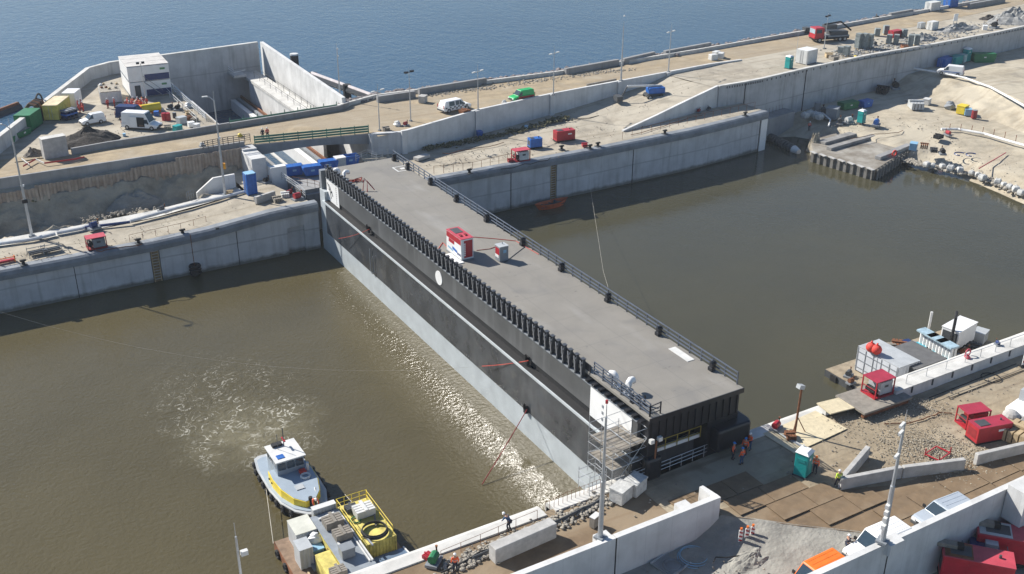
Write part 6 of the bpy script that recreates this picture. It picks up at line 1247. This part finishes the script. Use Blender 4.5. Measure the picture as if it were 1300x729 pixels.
# ================================================================ SEA SIDE
o = thing('mooring_dolphin', 'black dolphin pile with a white cap in the sea beside the chamber wall', 'dolphin', (83.8, 248.5, 0)); mb = MB(); mb.tube([(0, 0, -3), (0, 0, 4.2)], 1.0, 14); mb.build('pile', BLK, o); mb = MB(); mb.tube([(0, 0, 4.2), (0, 0, 4.6)], 1.02, 14); mb.build('cap', OFFW, o)
o = thing('floating_boom', 'long dark fender boom with a pale top running out to sea', 'boom', (0, 0, 0)); A = at(396, 97, 2.5); B = at(480, 128, 2.5); mb = MB(); mb.tube([A, B], .75, 8); mb.build('fender_tube', BLKM, o)
mb = MB(); mb.tube([A+Vector((0, 0, .75)), B+Vector((0, 0, .75))], .4, 6); mb.build('walkway', mat('boom_top', (.55, .5, .5), .7), o); q_ = A.lerp(B, .55); mb = MB(); mb.tube([(q_.x, q_.y, -3), (q_.x, q_.y, 3.6)], .9, 12); mb.build('pile', BLK, o); mb = MB(); mb.tube([A+Vector((-1, .5, 0)), A+Vector((1, -.5, 0))], 1.0, 10); mb.build('end_drum', BLK, o)
P_ = at(0, 146, 0); Q_ = at(24, 137, 0); o = thing('moored_barge', 'dark hull of a moored barge at the left edge, beyond the outer wall', 'barge', (0, 0, 0)); mb = MB(); v_ = (Q_-P_).normalized(); mb.tube([P_-v_*20, Q_], 1.1, 8); mb.build('hull', BLKM, o); mb = MB(); mb.tube([P_-v_*20+Vector((0, 0, .9)), Q_+Vector((0, 0, .9))], .5, 6); mb.build('deck', RUST, o)
rubble('rip_rap', 'dark rip-rap boulders along the sea edge of the far road', [Vector((68, 177.2, 10.9)), Vector((76, 179.7, 11)), Vector((114, 178.5, 11)), Vector((152, 180.6, 11)), Vector((251, 190, 11)), Vector((420, 209, 11))], 1500, .5, .5, mat('rip_rap', (.17, .15, .15), .9, 0, .5, .8), 'stuff', 5, 'rocks', .3)
rubble('road_rubble', 'stones scattered along the sea side of the far road', [at(540, 122, 11), at(620, 112, 11), at(700, 100, 11), at(800, 88, 11)], 500, .16, .7, RUB, 'stuff', 6)
rubble('road_rubble', 'stones scattered on the high ground among the stone stacks', [at(1060, 70, 11), at(1110, 62, 11), at(1160, 52, 11), at(1220, 40, 11), at(1290, 24, 11)], 900, .25, 1.9, mat('grey_rubble', (.27, .27, .26), .9, 0, .4, 1), 'stuff', 7)
for i, (px, py, h_, lb) in enumerate([(1089, 62, 3.0, 'tall stone stack, left of the three tall ones in a row'), (1096, 62, 3.0, 'tall stone stack, middle of the three tall ones in a row'), (1103, 61, 2.8, 'tall stone stack, right of the three tall ones in a row'), (1074, 71, 1.8, 'short stone stack in front of the three tall ones'), (1067, 68, 1.3, 'lowest stone stack, nearest the white container'),
    (1128, 56, 1.9, 'stone stack just below the red container, left one'), (1137, 56, 1.9, 'stone stack just below the red container, right one'), (1155, 60, 2.4, 'stone stack near the wall edge right of the red container, taller one'), (1163, 58, 2.0, 'stone stack near the wall edge right of the red container, shorter one'), (1113, 46, 1.5, 'stone stack left of the red container, outer one'), (1124, 44, 1.7, 'stone stack touching the left end of the red container'), (1147, 47, 1.5, 'stone stack touching the right end of the red container')]):
    inst('stack%d' % int(h_*10), lambda h_=h_: pallet_stack(BRICKST, h_), at(px, py, 11), rad(8+i*5), lb, 'stone stacks on pallets', 1.15)
heap('rubble_heap', at(1288, 26, 11), (9, 6), 2.2, mat('grey_rubble', (.27, .27, .26), .9, 0, .4, 1), 'big grey rubble heap at the top right edge', 'rubble heap', 7, .8)
heap('rubble_heap', at(1215, 37, 11), (8, 3), .9, mat('grey_rubble', (.27, .27, .26), .9, 0, .4, 1), 'long low rubble heap right of the white crate', 'rubble heap', 8, .9)
heap('rubble_heap', at(1172, 50, 11), (4, 2.4), 1.0, mat('grey_rubble', (.27, .27, .26), .9, 0, .4, 1), 'rubble heap in front of the white crate', 'rubble heap', 9, .9)
heap('rubble_heap', at(1257, 24, 11), (3.5, 2), .8, DIRT, 'small dark heap behind the flatbed cart', 'rubble heap', 10, .7)
cl('crate', RUST, 1148, 62, 11, 1.7, 'rusty crate at the edge above the high wall'); cl('pump', BLK, 1262, 36, 11, 2.4, 'dark machine parts near the wall edge at the top right'); cl('box', WHITE, 1250, 38, 11, 1.6, 'white box beside the dark machine parts'); cl('timber_pile', WOOD, 1052, 73, 11, 2.0, 'timber pile in front of the short pole with the floodlight'); cl('crate', WOODG, 1058, 76, 11, 1.8, 'grey boards at the wall edge below the timber pile')
cl('sack_pile', YEL, 1086, 74, 11, 1.0, 'yellow sack near the edge of the high wall'); cl('pump', DGREY, 1110, 58, 11, 1.6, 'grey machine lying beside the tall stacks'); cl('box', DGREY, 1023, 42, 11, 2.0, 'dark box beside the sea wall left of the crane truck'); cl('pump', BLK, 1113, 25, 11, 1.6, 'dark winch on the sea wall behind the road')
o = thing('notice_board', 'small white board on posts on the high ground at the top right', 'sign', at(1212, 31, 11)); MB().cb((0, 0, 1.7), (1.5, .08, 1.7)).build('board', WHITE, o)
for s in (-1, 1): MB().cb((s*.6, 0, .5), (.1, .1, 1.0)).build('post', GREY, o)
for k, (px, py) in enumerate([(905, 76), (909, 72), (915, 74)]): o = MB(); o.cb((0, 0, .6), (1.7, 1.2, 1.2)); o = o.build('concrete_block', OFFW, bevel=.1); o.location = at(px, py, 11); o.rotation_euler = (0, 0, rad(20*k)); tag(o, 'white concrete block closing the end of the road wall, '+['left', 'rear', 'right'][k]+' one', 'block', 'white blocks at the wall end')
cl('crate', WOODG, 490, 146+20, 11, 1.4, 'grey crates at the right end of the green bridge rail'); cl('sack_pile', OFFW, 505, 160, 11, 1.5, 'white sacks on the wall end right of the bridge'); cl('pump', DRED, 515, 160, 11, 1.2, 'red machine part beside the white sacks on the wall end')
cl('box', CONC_B, 537, 130, 11, 1.9, 'brown block on the road between two dark barriers'); cl('timber_pile', RUST, 590, 145, 11.05, 1.8, 'rusty beams on the road edge in front of the pickup'); cl('sack_pile', BAG, 640, 132, 11, 1.2, 'pale sack on the road edge in front of the green van')
beam((745, 110), (782, 103), 11.0, .4, .5, WOODG, 'timber_beam', 'grey timber beam lying on the road edge left of the tallest thin mast', 'beam')
# right quay top
guardrail('line of thin rusty stakes along the top of the right quay wall', [(551, 221), (600, 216), (655, 203)], 7.6, 1.3, 1.7, RUST, .03, 1)
guardrail('line of thin rusty stakes along the far part of the right quay wall', [(790, 177), (850, 162), (905, 150), (958, 138)], 7.6, 1.3, 2.4, RUST, .025, 1)
for px, py, l in ((596, 220, 'nearest the lock door'), (749, 189, 'beside the red generator, left one'), (759, 186, 'beside the red generator, right one'), (844, 170, 'at the middle of the ramp wall'), (946, 147, 'close to the end of the quay'), (713, 190, 'in front of the red generator')):
    inst('bollard', bollard, at(px, py, 7.62), rad(5), 'black mooring bollard on the right quay, '+l, 'mooring bollards on the quays', 1.15)
for px, py, z, l in ((176, 309, 6.1, 'beside the red cabin'), (232, 297, 6.1, 'above the tyre fender'), (30, 336, 6.1, 'right of the orange frame')): inst('bollard', None, at(px, py, z), rad(5), 'black mooring bollard on the left quay, '+l, 'mooring bollards on the quays', 1.1)
cl('crate', RED, 742, 186, 7.6, 1.2, 'red tangled frame at the rope end on the right quay'); cl('crate', DRED, 648, 206, 7.6, 1.2, 'dark red skid left of the white and red unit'); cl('toolbox', BLUE, 609, 173, 7.2, 1.4, 'blue object against the foot of the retaining wall'); cl('box', LBLUE, 668, 163, 7.6, .8, 'small white box on the sand below the wall')
beam((528, 204), (543, 199), 7.5, 1.2, .5, CONC_B, 'concrete_slab', 'pale slab half buried in the sand near the door end', 'slab'); cl('pump', DRED, 887, 143, 7.6, 1.2, 'red pump on the quay below the ramp wall'); cl('pump', DGREY, 900, 140, 7.6, 1.1, 'grey pump on the quay below the ramp wall')
line('mooring_rope', [(742, 190, 7.6), (752, 255, 1.2)], .012, ROPE, 'pale rope from the red frame down the quay wall', 'rope'); line('mooring_rope', [(752, 255, 1.2), (766, 345, 6), (772, 365, 13)], .014, ROPE, 'pale rope rising from the water to the deck railing', 'rope')
line('mooring_rope', [(0, 396, 5.2), face_pt(600, 466, 49.5)], .008, ROPE, 'long thin rope crossing the basin from the left quay to the door', 'rope', 3.2)
LADM = mat('ladder_brown', (.24, .17, .09), .8, 0, .2, 2)
for x, y, zt, lb in ((90.85, 141.6, 7.2, 'brown ladder in a recess of the right quay wall above the rowing boat'), (25.25, 141.35, 5.9, 'brown ladder in a recess of the left quay wall')):
    o = thing('quay_ladder', lb, 'ladder', (x, y, 0)); MB().cb((0, .15, zt/2), (1.1, .12, zt)).build('backing_plate', LADM, o)
    for s in (-1, 1): MB().cb((s*.45, -.02, zt/2), (.12, .14, zt)).build('stile', WOOD, o)
    for k in range(14): MB().cb((0, -.04, .4+k*.42), (.85, .06, .06)).build('rung', GALV, o)
o = thing('tyre_fender', 'black tyre fender hanging on a rope at the left quay wall', 'fender', (30.3, 140.6, 1.0)); mb = MB(); [mb.ring((0, 0, z), .6, .28, 14, 6) for z in (-.5, 0, .5)]; mb.build('tyre', BLK, o, smooth=True)
mb = MB(); mb.tube([(0, .2, .5), (0, .25, 5.2)], .05, 5); mb.build('rope', RUST, o)
rubble('weeds', 'dry weeds and debris along the foot of the retaining wall', [at(540, 190, 7.4), at(600, 180, 7.1), at(660, 166, 7.4), at(720, 150, 7.8)], 700, .18, .6, mat('weeds', (.12, .115, .06), .95, 0, .5, 2), 'stuff', 9, 'weeds', .5)
# left quay top
cl('pump', NAVY, 120, 291, 6.4, 1.7, 'blue pump on the pale path of the left quay', 20); o = cl('pump', DGREY, 206, 268, 6.4, 1.2, 'small black machine on the pale path, right of the blue pump')
for px, py, l in ((48, 323, 'left'), (66, 320, 'right')):
    o = thing('pipe_rack', 'open cage of dark pipes on the left quay, the %s one' % l, 'rack', at(px, py, 6.1), rad(5))
    for k in range(5): mb = MB(); mb.tube([(-1.1, -.5+k*.25, .4+.1*(k % 2)), (1.1, -.5+k*.25, .4+.1*(k % 2))], .12, 6); mb.build('pipe', DGREY, o)
    for s in (-1, 1):
        MB().cb((0, s*.7, .8), (2.4, .06, .08)).build('side_bar', GREY, o)
        for t in (-1, 1): MB().cb((s*1.15, t*.7, .5), (.07, .07, 1.0)).build('corner_post', GREY, o)
o = thing('barrier', 'orange frame at the left edge of the left quay', 'barrier', at(9, 334, 6.1), rad(5)); MB().cb((0, 0, .7), (2.2, .08, .1)).build('top_bar', ORG, o)
for s in (-1, 1): MB().cb((s*1.0, 0, .4), (.12, .3, .9)).build('leg', ORG, o)
MB().cb((0, .3, .2), (2.2, .5, .3)).build('base', RED, o)
line('pipe', [(-20, 312, 6.5), (40, 304, 6.5), (70, 297, 6.5)], .26, mat('pipe_white', (.62, .63, .64), .5), 'long white pipe along the pale path, left length', 'pipe', 0, 8); line('pipe', [(72, 296, 6.5), (104, 290, 6.5), (112, 287, 6.5)], .26, mat('pipe_white', (.62, .63, .64), .5), 'white pipe along the pale path, middle length', 'pipe', 0, 8)
line('pipe', [(108, 289, 6.5), (165, 282, 6.6)], .22, NAVY, 'dark blue pipe on the left quay right of the blue pump', 'pipe', 0, 8); line('pipe', [(165, 281, 6.6), (225, 264, 6.9), (285, 250, 7.1), (312, 243, 7.2)], .26, mat('pipe_white', (.62, .63, .64), .5), 'white pipe leading to the blue cabinet', 'pipe', 0, 8)
line('cable', [(50, 303, 6.2), (80, 310, 6.2), (88, 319, 6.2)], .04, DGREY, 'dark cable at the foot of the thick light mast', 'cable')
o = thing('wing_wall', 'concrete wing wall with a sloping top behind the mast by the blue cabinet', 'wall', (0, 0, 0)); a = at(250, 246, 6.8); b_ = at(300, 240, 6.9); mb = MB(); mb.add([(a.x, a.y, 5.5), (b_.x, b_.y, 5.5), (b_.x, b_.y, 9.3), (a.x+(b_.x-a.x)*.45, a.y+(b_.y-a.y)*.45, 9.0), (a.x, a.y, 6.9)]+[(a.x, a.y+.4, 5.5), (b_.x, b_.y+.4, 5.5), (b_.x, b_.y+.4, 9.3), (a.x+(b_.x-a.x)*.45, a.y+.4+(b_.y-a.y)*.45, 9.0), (a.x, a.y+.4, 6.9)], [(0, 1, 2, 3, 4), (9, 8, 7, 6, 5), (0, 5, 6, 1), (1, 6, 7, 2), (2, 7, 8, 3), (3, 8, 9, 4), (4, 9, 5, 0)]); mb.build('wall_panel', CONC_L, o)
beam((325, 259), (349, 251), 7.1, .5, 1.1, CONC_B, 'concrete_barrier', 'short concrete barrier near the quay corner by the door', 'barrier')
for k_, m__, px, py, sz, lb in [('timber_pile', WOODG, 352, 256, 1.6, 'grey boards on the quay corner beside the short barrier'), ('crate', OFFW, 362, 250, 1.5, 'pale crate on the quay corner near the door'), ('pump', RED, 378, 254, 1.8, 'red machine at the tip of the quay corner'), ('pump', DRED, 368, 248, 1.4, 'dark red machine just behind the red one'), ('crate', WOOD, 292, 247, 1.2, 'timber crate at the mast foot by the blue cabinet'), ('pump', BLK, 338, 232, 1.3, 'black lamp on a stand beside the white wing wall'), ('sack_pile', OFFW, 325, 254, 1.0, 'pale rubble bag in front of the blue cabinet')]:
    cl(k_, m__, px, py, 7.1 if px > 320 else 6.9, sz, lb)
guardrail('steel railing beside the door recess behind the quay corner', [(358, 228), (380, 243), (388, 252)], 7.2, 1.2, 1.2, GALV, .035, 3)
guardrail('railing along the front of the skip platform', [(372, 233), (400, 238), (406, 240)], 6.95, 1.1, 1.3, RUST, .03, 2)
guardrail('steel stair railings rising right of the blue skips', [(452, 205), (466, 199), (478, 203), (500, 196)], 8.0, 1.2, 1.2, GALV, .035, 3)
guardrail('low stake fence along the left quay edge', [(165, 307), (230, 292), (262, 283)], 6.15, 1.0, 2.0, RUST, .025, 1)
guardrail('small grey gate in front of the shaded slope', [(238, 254), (246, 250)], 6.6, 1.2, .5, GREY, .03, 2)
guardrail('dark fence panel on the near parapet, left of the green bridge rail', [(258, 190), (290, 184), (318, 180)], 11.9, 1.3, .8, DGREY, .05, 4)
cl('sack_pile', YEL, 305, 174, 11, 1.0, 'yellow bundle at the end of the green bridge rail'); cl('pump', OFFW, 262-5, 186, 11.9, 1.0, 'pale lamp fitting on top of the near parapet')
rubble('weeds', 'grass tufts on the crest of the shaded slope', [at(0, 262, 7.5), at(90, 246, 7.8)], 120, .2, .5, mat('weeds', (.12, .115, .06), .95, 0, .5, 2), 'stuff', 12, 'weeds', .3)
rubble('rubble_strip', 'rubble at the foot of the shaded slope beside the pale path', [at(110, 279, 5.9), at(150, 271, 5.9), at(205, 266, 6.1)], 120, .18, .8, RUB, 'stuff', 13)
heap('earth_heap', at(170, 262, 5.0), (5, 2.2), 2.4, SANDG, 'rounded spoil heap in the shaded hollow', 'earth heap', 11, .3)
# ================================================================ BEACH
JP = [(144.2, 135.1), (146.1, 122.0), (162.1, 128.0), (160.8, 141.0), (150.8, 142.8)]
o = thing('jetty', 'small sheet pile jetty with a concrete deck on the beach side', 'jetty', (0, 0, 0)); MB().prism(JP, -2, 1.6).build('fill', RUB, o); MB().prism([(a+.1*(152-a)/10, b_+.1*(132-b_)/10) for a, b_ in JP], 1.603, 1.75).build('deck', mat('jetty_deck', (.27, .225, .17), .9, 0, .45, .3, .03, col2=(.36, .34, .30)), o)
for a, b_ in ((0, 1), (1, 2)):
    A = Vector((*JP[a], 0)); B = Vector((*JP[b_], 0)); d = (B-A).normalized(); nr = Vector((d.y, -d.x, 0)); L = (B-A).length; pts = []; t = 0; k = 0
    while t < L: off = .0 if k % 2 == 0 else .45; pts += [A+d*t-nr*(off)+nr*.6, A+d*min(L, t+.62)-nr*off+nr*.6]; t += .72; k += 1
    mb = MB(); wall_along(mb, [(p.x, p.y) for p in pts], .06, -2, 1.85); mb.build('sheet_piles', mat('pile_grey', (.20, .19, .17), .8, .1, .35, 1), o)
for k in range(7): MB().cb((143.8+k*.32, 134.6-k*2.0, 1.9), (.6, 1.6, .14), rad(-8)).build('cap_slab', CONC_B, o)
for a, b_, lb, hh in (((1043, 183), (1110, 164), 'long grey pontoon section lying on the jetty, rear one', .9), ((1052, 191), (1118, 172), 'long grey pontoon section lying on the jetty, front one', 1.0), ((1114, 203), (1154, 187), 'dark-sided steel beam along the beach end of the jetty', 1.1)): beam(a, b_, 1.75, 1.2 if hh > .95 else 1.7, hh*.6, mat('pontoon_grey', (.25, .245, .235), .85, 0, .3, .8) if hh < 1.1 else CONC_D, 'pontoon_section', lb, 'pontoon', 0, .05)
o = thing('corrugated_pipe', 'big dark corrugated pipe floating below the quay end', 'pipe', (0, 0, 0)); A = at(972, 172, .4); B = at(1008, 190, .4); mb = MB(); mb.tube([A, B], .75, 12); mb.build('pipe_body', DGREY, o)
for k in range(10): c = A.lerp(B, k/10); d = (B-A).normalized()*.18; mb = MB(); mb.tube([c-d, c+d], .95, 12); mb.build('ring', mat('pipe_ring', (.11, .11, .105), .7), o)
mb = MB(); mb.tube([B, B+(B-A).normalized()*1.6], .85, 12, .5); mb.build('end_cone', OFFW, o)
bag_pts = [(1176, 212), (1184, 213), (1196, 214), (1206, 217), (1218, 219), (1233, 222), (1241, 225), (1247, 229), (1266, 234), (1274, 237), (1281, 240), (1289, 244), (1296, 248), (1304, 252)]
names = ['first', 'second', 'third', 'fourth', 'fifth', 'sixth', 'seventh', 'eighth', 'ninth', 'tenth', 'eleventh', 'twelfth', 'thirteenth', 'last']
for i, (px, py) in enumerate(bag_pts): inst('bag', bigbag, at(px, py, .9), rad(i*37), 'white sandbag sack on the shoreline, the %s from the jetty' % names[i], 'sandbag sacks along the shore', (1.25, 1.0, 1.1, 1.35)[i % 4]*.85)
rubble('shore_stones', 'stones and sand lumps along the shoreline', [at(1150, 203, .8), at(1180, 211, .8), at(1240, 223, .9), at(1300, 247, .9)], 500, .3, .55, RUB, 'stuff', 14)
for k, (px, py) in enumerate(((1022, 150), (1028, 148), (1035, 150), (1040, 152))): inst('bag', None, at(px, py, 2.8), rad(k*30), 'white sack in the shade behind the jetty, the %s from the left' % names[k], 'sacks in the shade', 1.3)
line('pipe', [(1160, 87, 6.8), (1192, 92, 6.8), (1225, 99, 6.8), (1258, 111, 6.7), (1282, 124, 6.6), (1310, 140, 6.5)], .22, mat('pipe_white2', (.75, .75, .73), .5), 'long white pipe curving along the top of the sand bank', 'pipe', 0, 8)
line('pipe', [(1195, 164, 3.4), (1216, 164, 3.4), (1250, 170, 3.4), (1280, 179, 3.4), (1312, 188, 3.4)], .25, mat('pipe_white2', (.75, .75, .73), .5), 'long white pipe on posts across the lower beach', 'pipe', 0, 8)
line('pipe', [(1028, 141, 3.4), (1045, 144, 3.6), (1054, 152, 3.4), (1052, 160, 3.2)], .15, mat('pipe_white2', (.75, .75, .73), .5), 'thin pale bent pipe in the shade behind the jetty', 'pipe', 0, 6)
for k in range(8): o = MB().cb((0, 0, .7), (.08, .08, 1.4)).build('stake', RUST); o.location = at(1205+k*14, 166+k*k*.32+k*.5, 3.1); tag(o, 'thin stake beside the lower white pipe', 'stake', 'stakes along the lower white pipe')
for k_, m__, px, py, z, sz, lb in [('pump', BLUE, 1112, 160, 3, 2.2, 'blue pump right of the beach toilet'), ('pump', DGREY, 1066, 158, 2.6, 2.0, 'dark machine behind the jetty, left one'), ('pump', OFFW, 1077, 157, 2.6, 2.2, 'pale machine behind the jetty, right one'), ('box', GREY, 1056, 150, 2.8, 3.4, 'tall grey cabinet in the shade left of the toilet'), ('crate', ORG, 1055, 140, 3.4, 1.5, 'orange-topped crate behind the tall grey cabinet'),
    ('timber_pile', LGREY, 1162, 138, 3.2, 3.4, 'grey lattice parts lying on the beach'), ('box', OFFW, 1176, 133, 3.2, 2.0, 'pale trailer box on the beach below the sand bank'), ('sack_pile', GREY, 1206, 138, 3.2, 2.6, 'grey covered pile left of the yellow tank'), ('box', YEL, 1221, 144, 3.2, 2.6, 'yellow tank box with a blue top at the bank foot'), ('box', LBLUE, 1228, 146, 3.2, 2.0, 'pale blue box touching the yellow tank'), ('drum', DRED, 1236, 150, 3.2, 2.0, 'dark red drum right of the yellow tank'),
    ('crate', BLK, 1191, 176, 3, 1.7, 'black crate on the open sand'), ('pump', RED, 1203, 172, 3, 1.5, 'red pump at the start of the lower white pipe'), ('crate', RUST, 1173, 188, 2.8, 1.8, 'rusty crate near the beach end of the jetty'), ('crate', DGREY, 1185, 193, 2.6, 1.6, 'dark scrap beside the shore, left one'), ('pump', BLK, 1196, 196, 2.6, 1.8, 'dark scrap beside the shore, right one'), ('box', LBLUE, 1159, 190, 2.6, 2.0, 'pale sheeted box at the jetty end'),
    ('timber_pile', BLK, 1120, 118, 3.3, 3.0, 'dark stacked parts in the shade of the high wall, left one'), ('pump', BLK, 1136, 113, 3.5, 2.6, 'dark machine in the shade of the high wall, right one'), ('pump', DGREY, 1045, 146, 3.0, 2.4, 'dark machine above the white sacks'), ('drum', CONC_D, 1037, 142, 3.2, 2.4, 'grey drum against the low footing')]:
    cl(k_, m__, px, py, z, sz, lb)
o = thing('life_ring_stand', 'orange life ring on a stand at the jetty side', 'life ring', at(1134, 204, 1.2)); mb = MB(); mb.ring((0, 0, 1.4), .5, .16, 16, 6, 'y'); mb.build('ring', HIRED, o); MB().cb((0, .1, .6), (.12, .1, 1.6)).build('post', WOODG, o)
line('range_pole', [(1243, 214, 2.6), (1262, 203, 2.7)], .1, RED, 'red and white pole lying on the sand, lower length', 'pole'); line('range_pole', [(1262, 203, 2.75), (1277, 194, 2.8)], .1, REDP, 'pink pole lying on the sand, upper length', 'pole')
for k, (px, py) in enumerate(((1219, 196), (1234, 197))): mb = MB(); mb.ring((0, 0, .05), 1.0, .12, 14, 5, 'z', 0, .6); o = mb.build('hose', NAVY); o.location = at(px, py, 2.7); tag(o, ['curved dark hose on the sand, left piece', 'curved dark hose on the sand, right piece'][k], 'hose')
heap('rock_stub', at(1034, 190, 0.2), (1.8, 1.4), 3.2, mat('pale_rock', (.34, .30, .23), .95, 0, .3, 1), 'pale broken concrete stub at the left corner of the jetty', 'rock', 13, .5)

# scattered site debris
DEB = mat('debris_mix', (.27, .24, .20), .9, 0, .5, .9)
for nm_, lb_, pts_, n_, sp_, sd_ in (
  ('yard_debris', 'small scattered debris on the yard ground', [at(120, 165, 11), at(190, 172, 11), at(240, 150, 11), at(150, 150, 11), at(40, 190, 11)], 350, 1.6, 21),
  ('quay_debris', 'small scattered debris on the left quay sand', [at(0, 330, 6.15), at(60, 318, 6.15), at(170, 300, 6.15), at(280, 265, 6.5), at(340, 250, 7.1)], 350, 1.2, 22),
  ('quay_debris', 'small scattered debris on the right quay sand', [at(550, 212, 7.5), at(640, 195, 7.5), at(740, 172, 7.6), at(860, 150, 7.7)], 420, 1.8, 23),
  ('ramp_debris', 'small scattered debris on the ramp', [at(760, 145, 8.2), at(830, 130, 9.4), at(900, 100, 11), at(980, 88, 11)], 300, 1.8, 24),
  ('beach_debris', 'small scattered debris on the beach', [at(1050, 160, 2.9), at(1130, 150, 3.1), at(1200, 165, 3.1), at(1180, 200, 2.7), at(1290, 215, 2.7)], 500, 2.6, 25),
  ('near_debris', 'small scattered debris on the near quay', [at(800, 640, 6.2), at(1040, 590, 6.2), at(1100, 560, 6.2), at(1200, 500, 6.2), at(1290, 480, 6.2)], 350, 1.6, 26),
  ('low_debris', 'small scattered debris on the low grey ground', [at(850, 720, 4.1), at(930, 705, 4.6), at(1000, 700, 5.4)], 260, 1.2, 27)):
    rubble(nm_, lb_, pts_, n_//2, .08 if n_ < 400 else .1, sp_*1.3, DEB, 'stuff', sd_, 'debris', .06)
for k, (a_, b_, z_) in enumerate([((800, 172), (890, 146), 7.6), ((640, 215), (700, 201), 7.6), ((560, 196), (640, 182), 7.5), ((1150, 128), (1215, 140), 3.25), ((1080, 175), (1150, 166), 2.9), ((700, 157), (760, 147), 7.8), ((120, 320), (180, 311), 6.2), ((20, 205), (90, 196), 11.02), ((1130, 540), (1210, 522), 6.22), ((905, 712), (985, 690), 5.0)]):
    A_, B_ = at(a_[0], a_[1], z_+.05), at(b_[0], b_[1], z_+.05); rr2 = random.Random(k); P_ = [A_.lerp(B_, t/7)+Vector((rr2.uniform(-.5, .5), rr2.uniform(-.5, .5), 0)) for t in range(8)]
    mb = MB(); mb.tube(P_, .06, 5); tag(mb.build('cable', BLK if k % 2 else RUST), 'thin cable trailing on the ground '+['below the ramp wall', 'by the rowing boat ladder', 'beside the far end of the deck', 'on the open beach', 'behind the jetty', 'below the green van wall', 'beside the red cabin on the left quay', 'at the left of the yard', 'across the near gravel', 'below the orange van'][k], 'cable')

for k_, m__, px, py, sz, lb in [('crate', WOODG, 1128, 446, 1.5, 'grey crate between the timber crate and the rusty crate'), ('pump', DGREY, 1147, 448, 1.3, 'dark pump right behind the dark pile'), ('timber_pile', WOODG, 1185, 447, 1.5, 'boards behind the white racks'), ('box', GREY, 1160, 445, 1.2, 'grey box behind the pale yellow crate'), ('pump', RUST, 1224, 452, 1.4, 'rusty winch below the white trailer'),
    ('crate', DGREY, 1236, 444, 1.4, 'dark crate right of the white trailer wheels'), ('drum', BLUE, 1140, 455, 1.2, 'blue drum behind the tarpaulin container'), ('drum', OFFW, 1148, 458, 1.1, 'white drum behind the tarpaulin container'), ('pump', BLK, 1094, 470, 1.2, 'black winch left of the white panelled container'), ('timber_pile', WOOD, 1195, 436, 1.3, 'timber at the far edge left of the white trailer'), ('box', LGREY, 1190, 470, 1.3, 'pale box at the foot of the right rack')]:
    cl(k_, m__, px, py, .9, sz*1.2, lb)
mb = MB(); rr2 = random.Random(4)
for k in range(7): P_ = [Vector((rr2.uniform(89, 108), rr2.uniform(66, 75), 1.0))]; [P_.append(P_[-1]+Vector((rr2.uniform(-1.5, 1.5), rr2.uniform(-1, 1), 0))) for _ in range(6)]; mb.tube(P_, .05, 4)
tag(mb.build('cable_tangle', BLK), 'tangle of black cables on the right pontoon deck', 'cables', None, 'stuff')
for k, (x, y, l, r_, m__) in enumerate([(22.9, 74.0, 2.2, 30, NAVY), (23.4, 75.3, 1.8, 80, GREY), (24.9, 75.6, 1.6, 10, OFFW), (27.0, 71.2, 2.0, 95, GALV), (28.7, 73.4, 1.8, 70, WOODG), (24.4, 71.0, 2.6, 88, OFFW), (21.4, 70.5, 2.0, 85, WOOD)]):
    o = MB().cb((0, 0, .08), (l, .16, .16)).build('loose_bar', m__); o.location = (x, y, 2.95 if x > 23.6 and x < 26.3 else 2.55 if x > 26 else .95); o.rotation_euler = (0, 0, rad(r_)); tag(o, ['navy bar by the grey cabinets', 'grey bar behind the grey cabinets', 'white bar at the far end of the grey roof', 'galvanised bar on the yellow container', 'grey board on the yellow container', 'white bar at the middle of the grey roof', 'wooden bar on the brown deck'][k]+' of the bottom work pontoon', 'bar')

# air between the camera and the far shore
hz = MB().box(-200, 600, -120, 1500, -8, 66).build('haze', bpy.data.materials.new('haze_air')); hz['kind'] = 'stuff'; hz['label'] = 'thin haze over the lock'; hz['category'] = 'haze'
hm = hz.data.materials[0]; hm.use_nodes = True; n_ = hm.node_tree; n_.nodes.clear(); ov = n_.nodes.new('ShaderNodeOutputMaterial'); pv = n_.nodes.new('ShaderNodeVolumePrincipled'); pv.inputs['Color'].default_value = (.86, .92, 1, 1); pv.inputs['Density'].default_value = .00016; n_.links.new(pv.outputs[0], ov.inputs['Volume'])

for k, (x, y, z, l) in enumerate([(29.3, 73.8, 2.5, 6.0), (26.4, 73.8, 2.5, 6.0), (27.9, 76.9, 2.5, 3.0)]):
    o = thing('edge_rail', ['yellow tube rail on the outer edge of the low yellow container', 'yellow tube rail on the inner edge of the low yellow container', 'yellow tube rail at the far end of the low yellow container'][k], 'rail', (x, y, z), 0 if k == 2 else rad(90))
    for z_ in (.5, 1.0): mb = MB(); mb.tube([(-l/2, 0, z_), (l/2, 0, z_)], .03, 5); mb.build('bar', YEL, o)
    for j in range(5): mb = MB(); mb.tube([(-l/2+j*l/4, 0, 0), (-l/2+j*l/4, 0, 1.0)], .035, 5); mb.build('post', YEL, o)
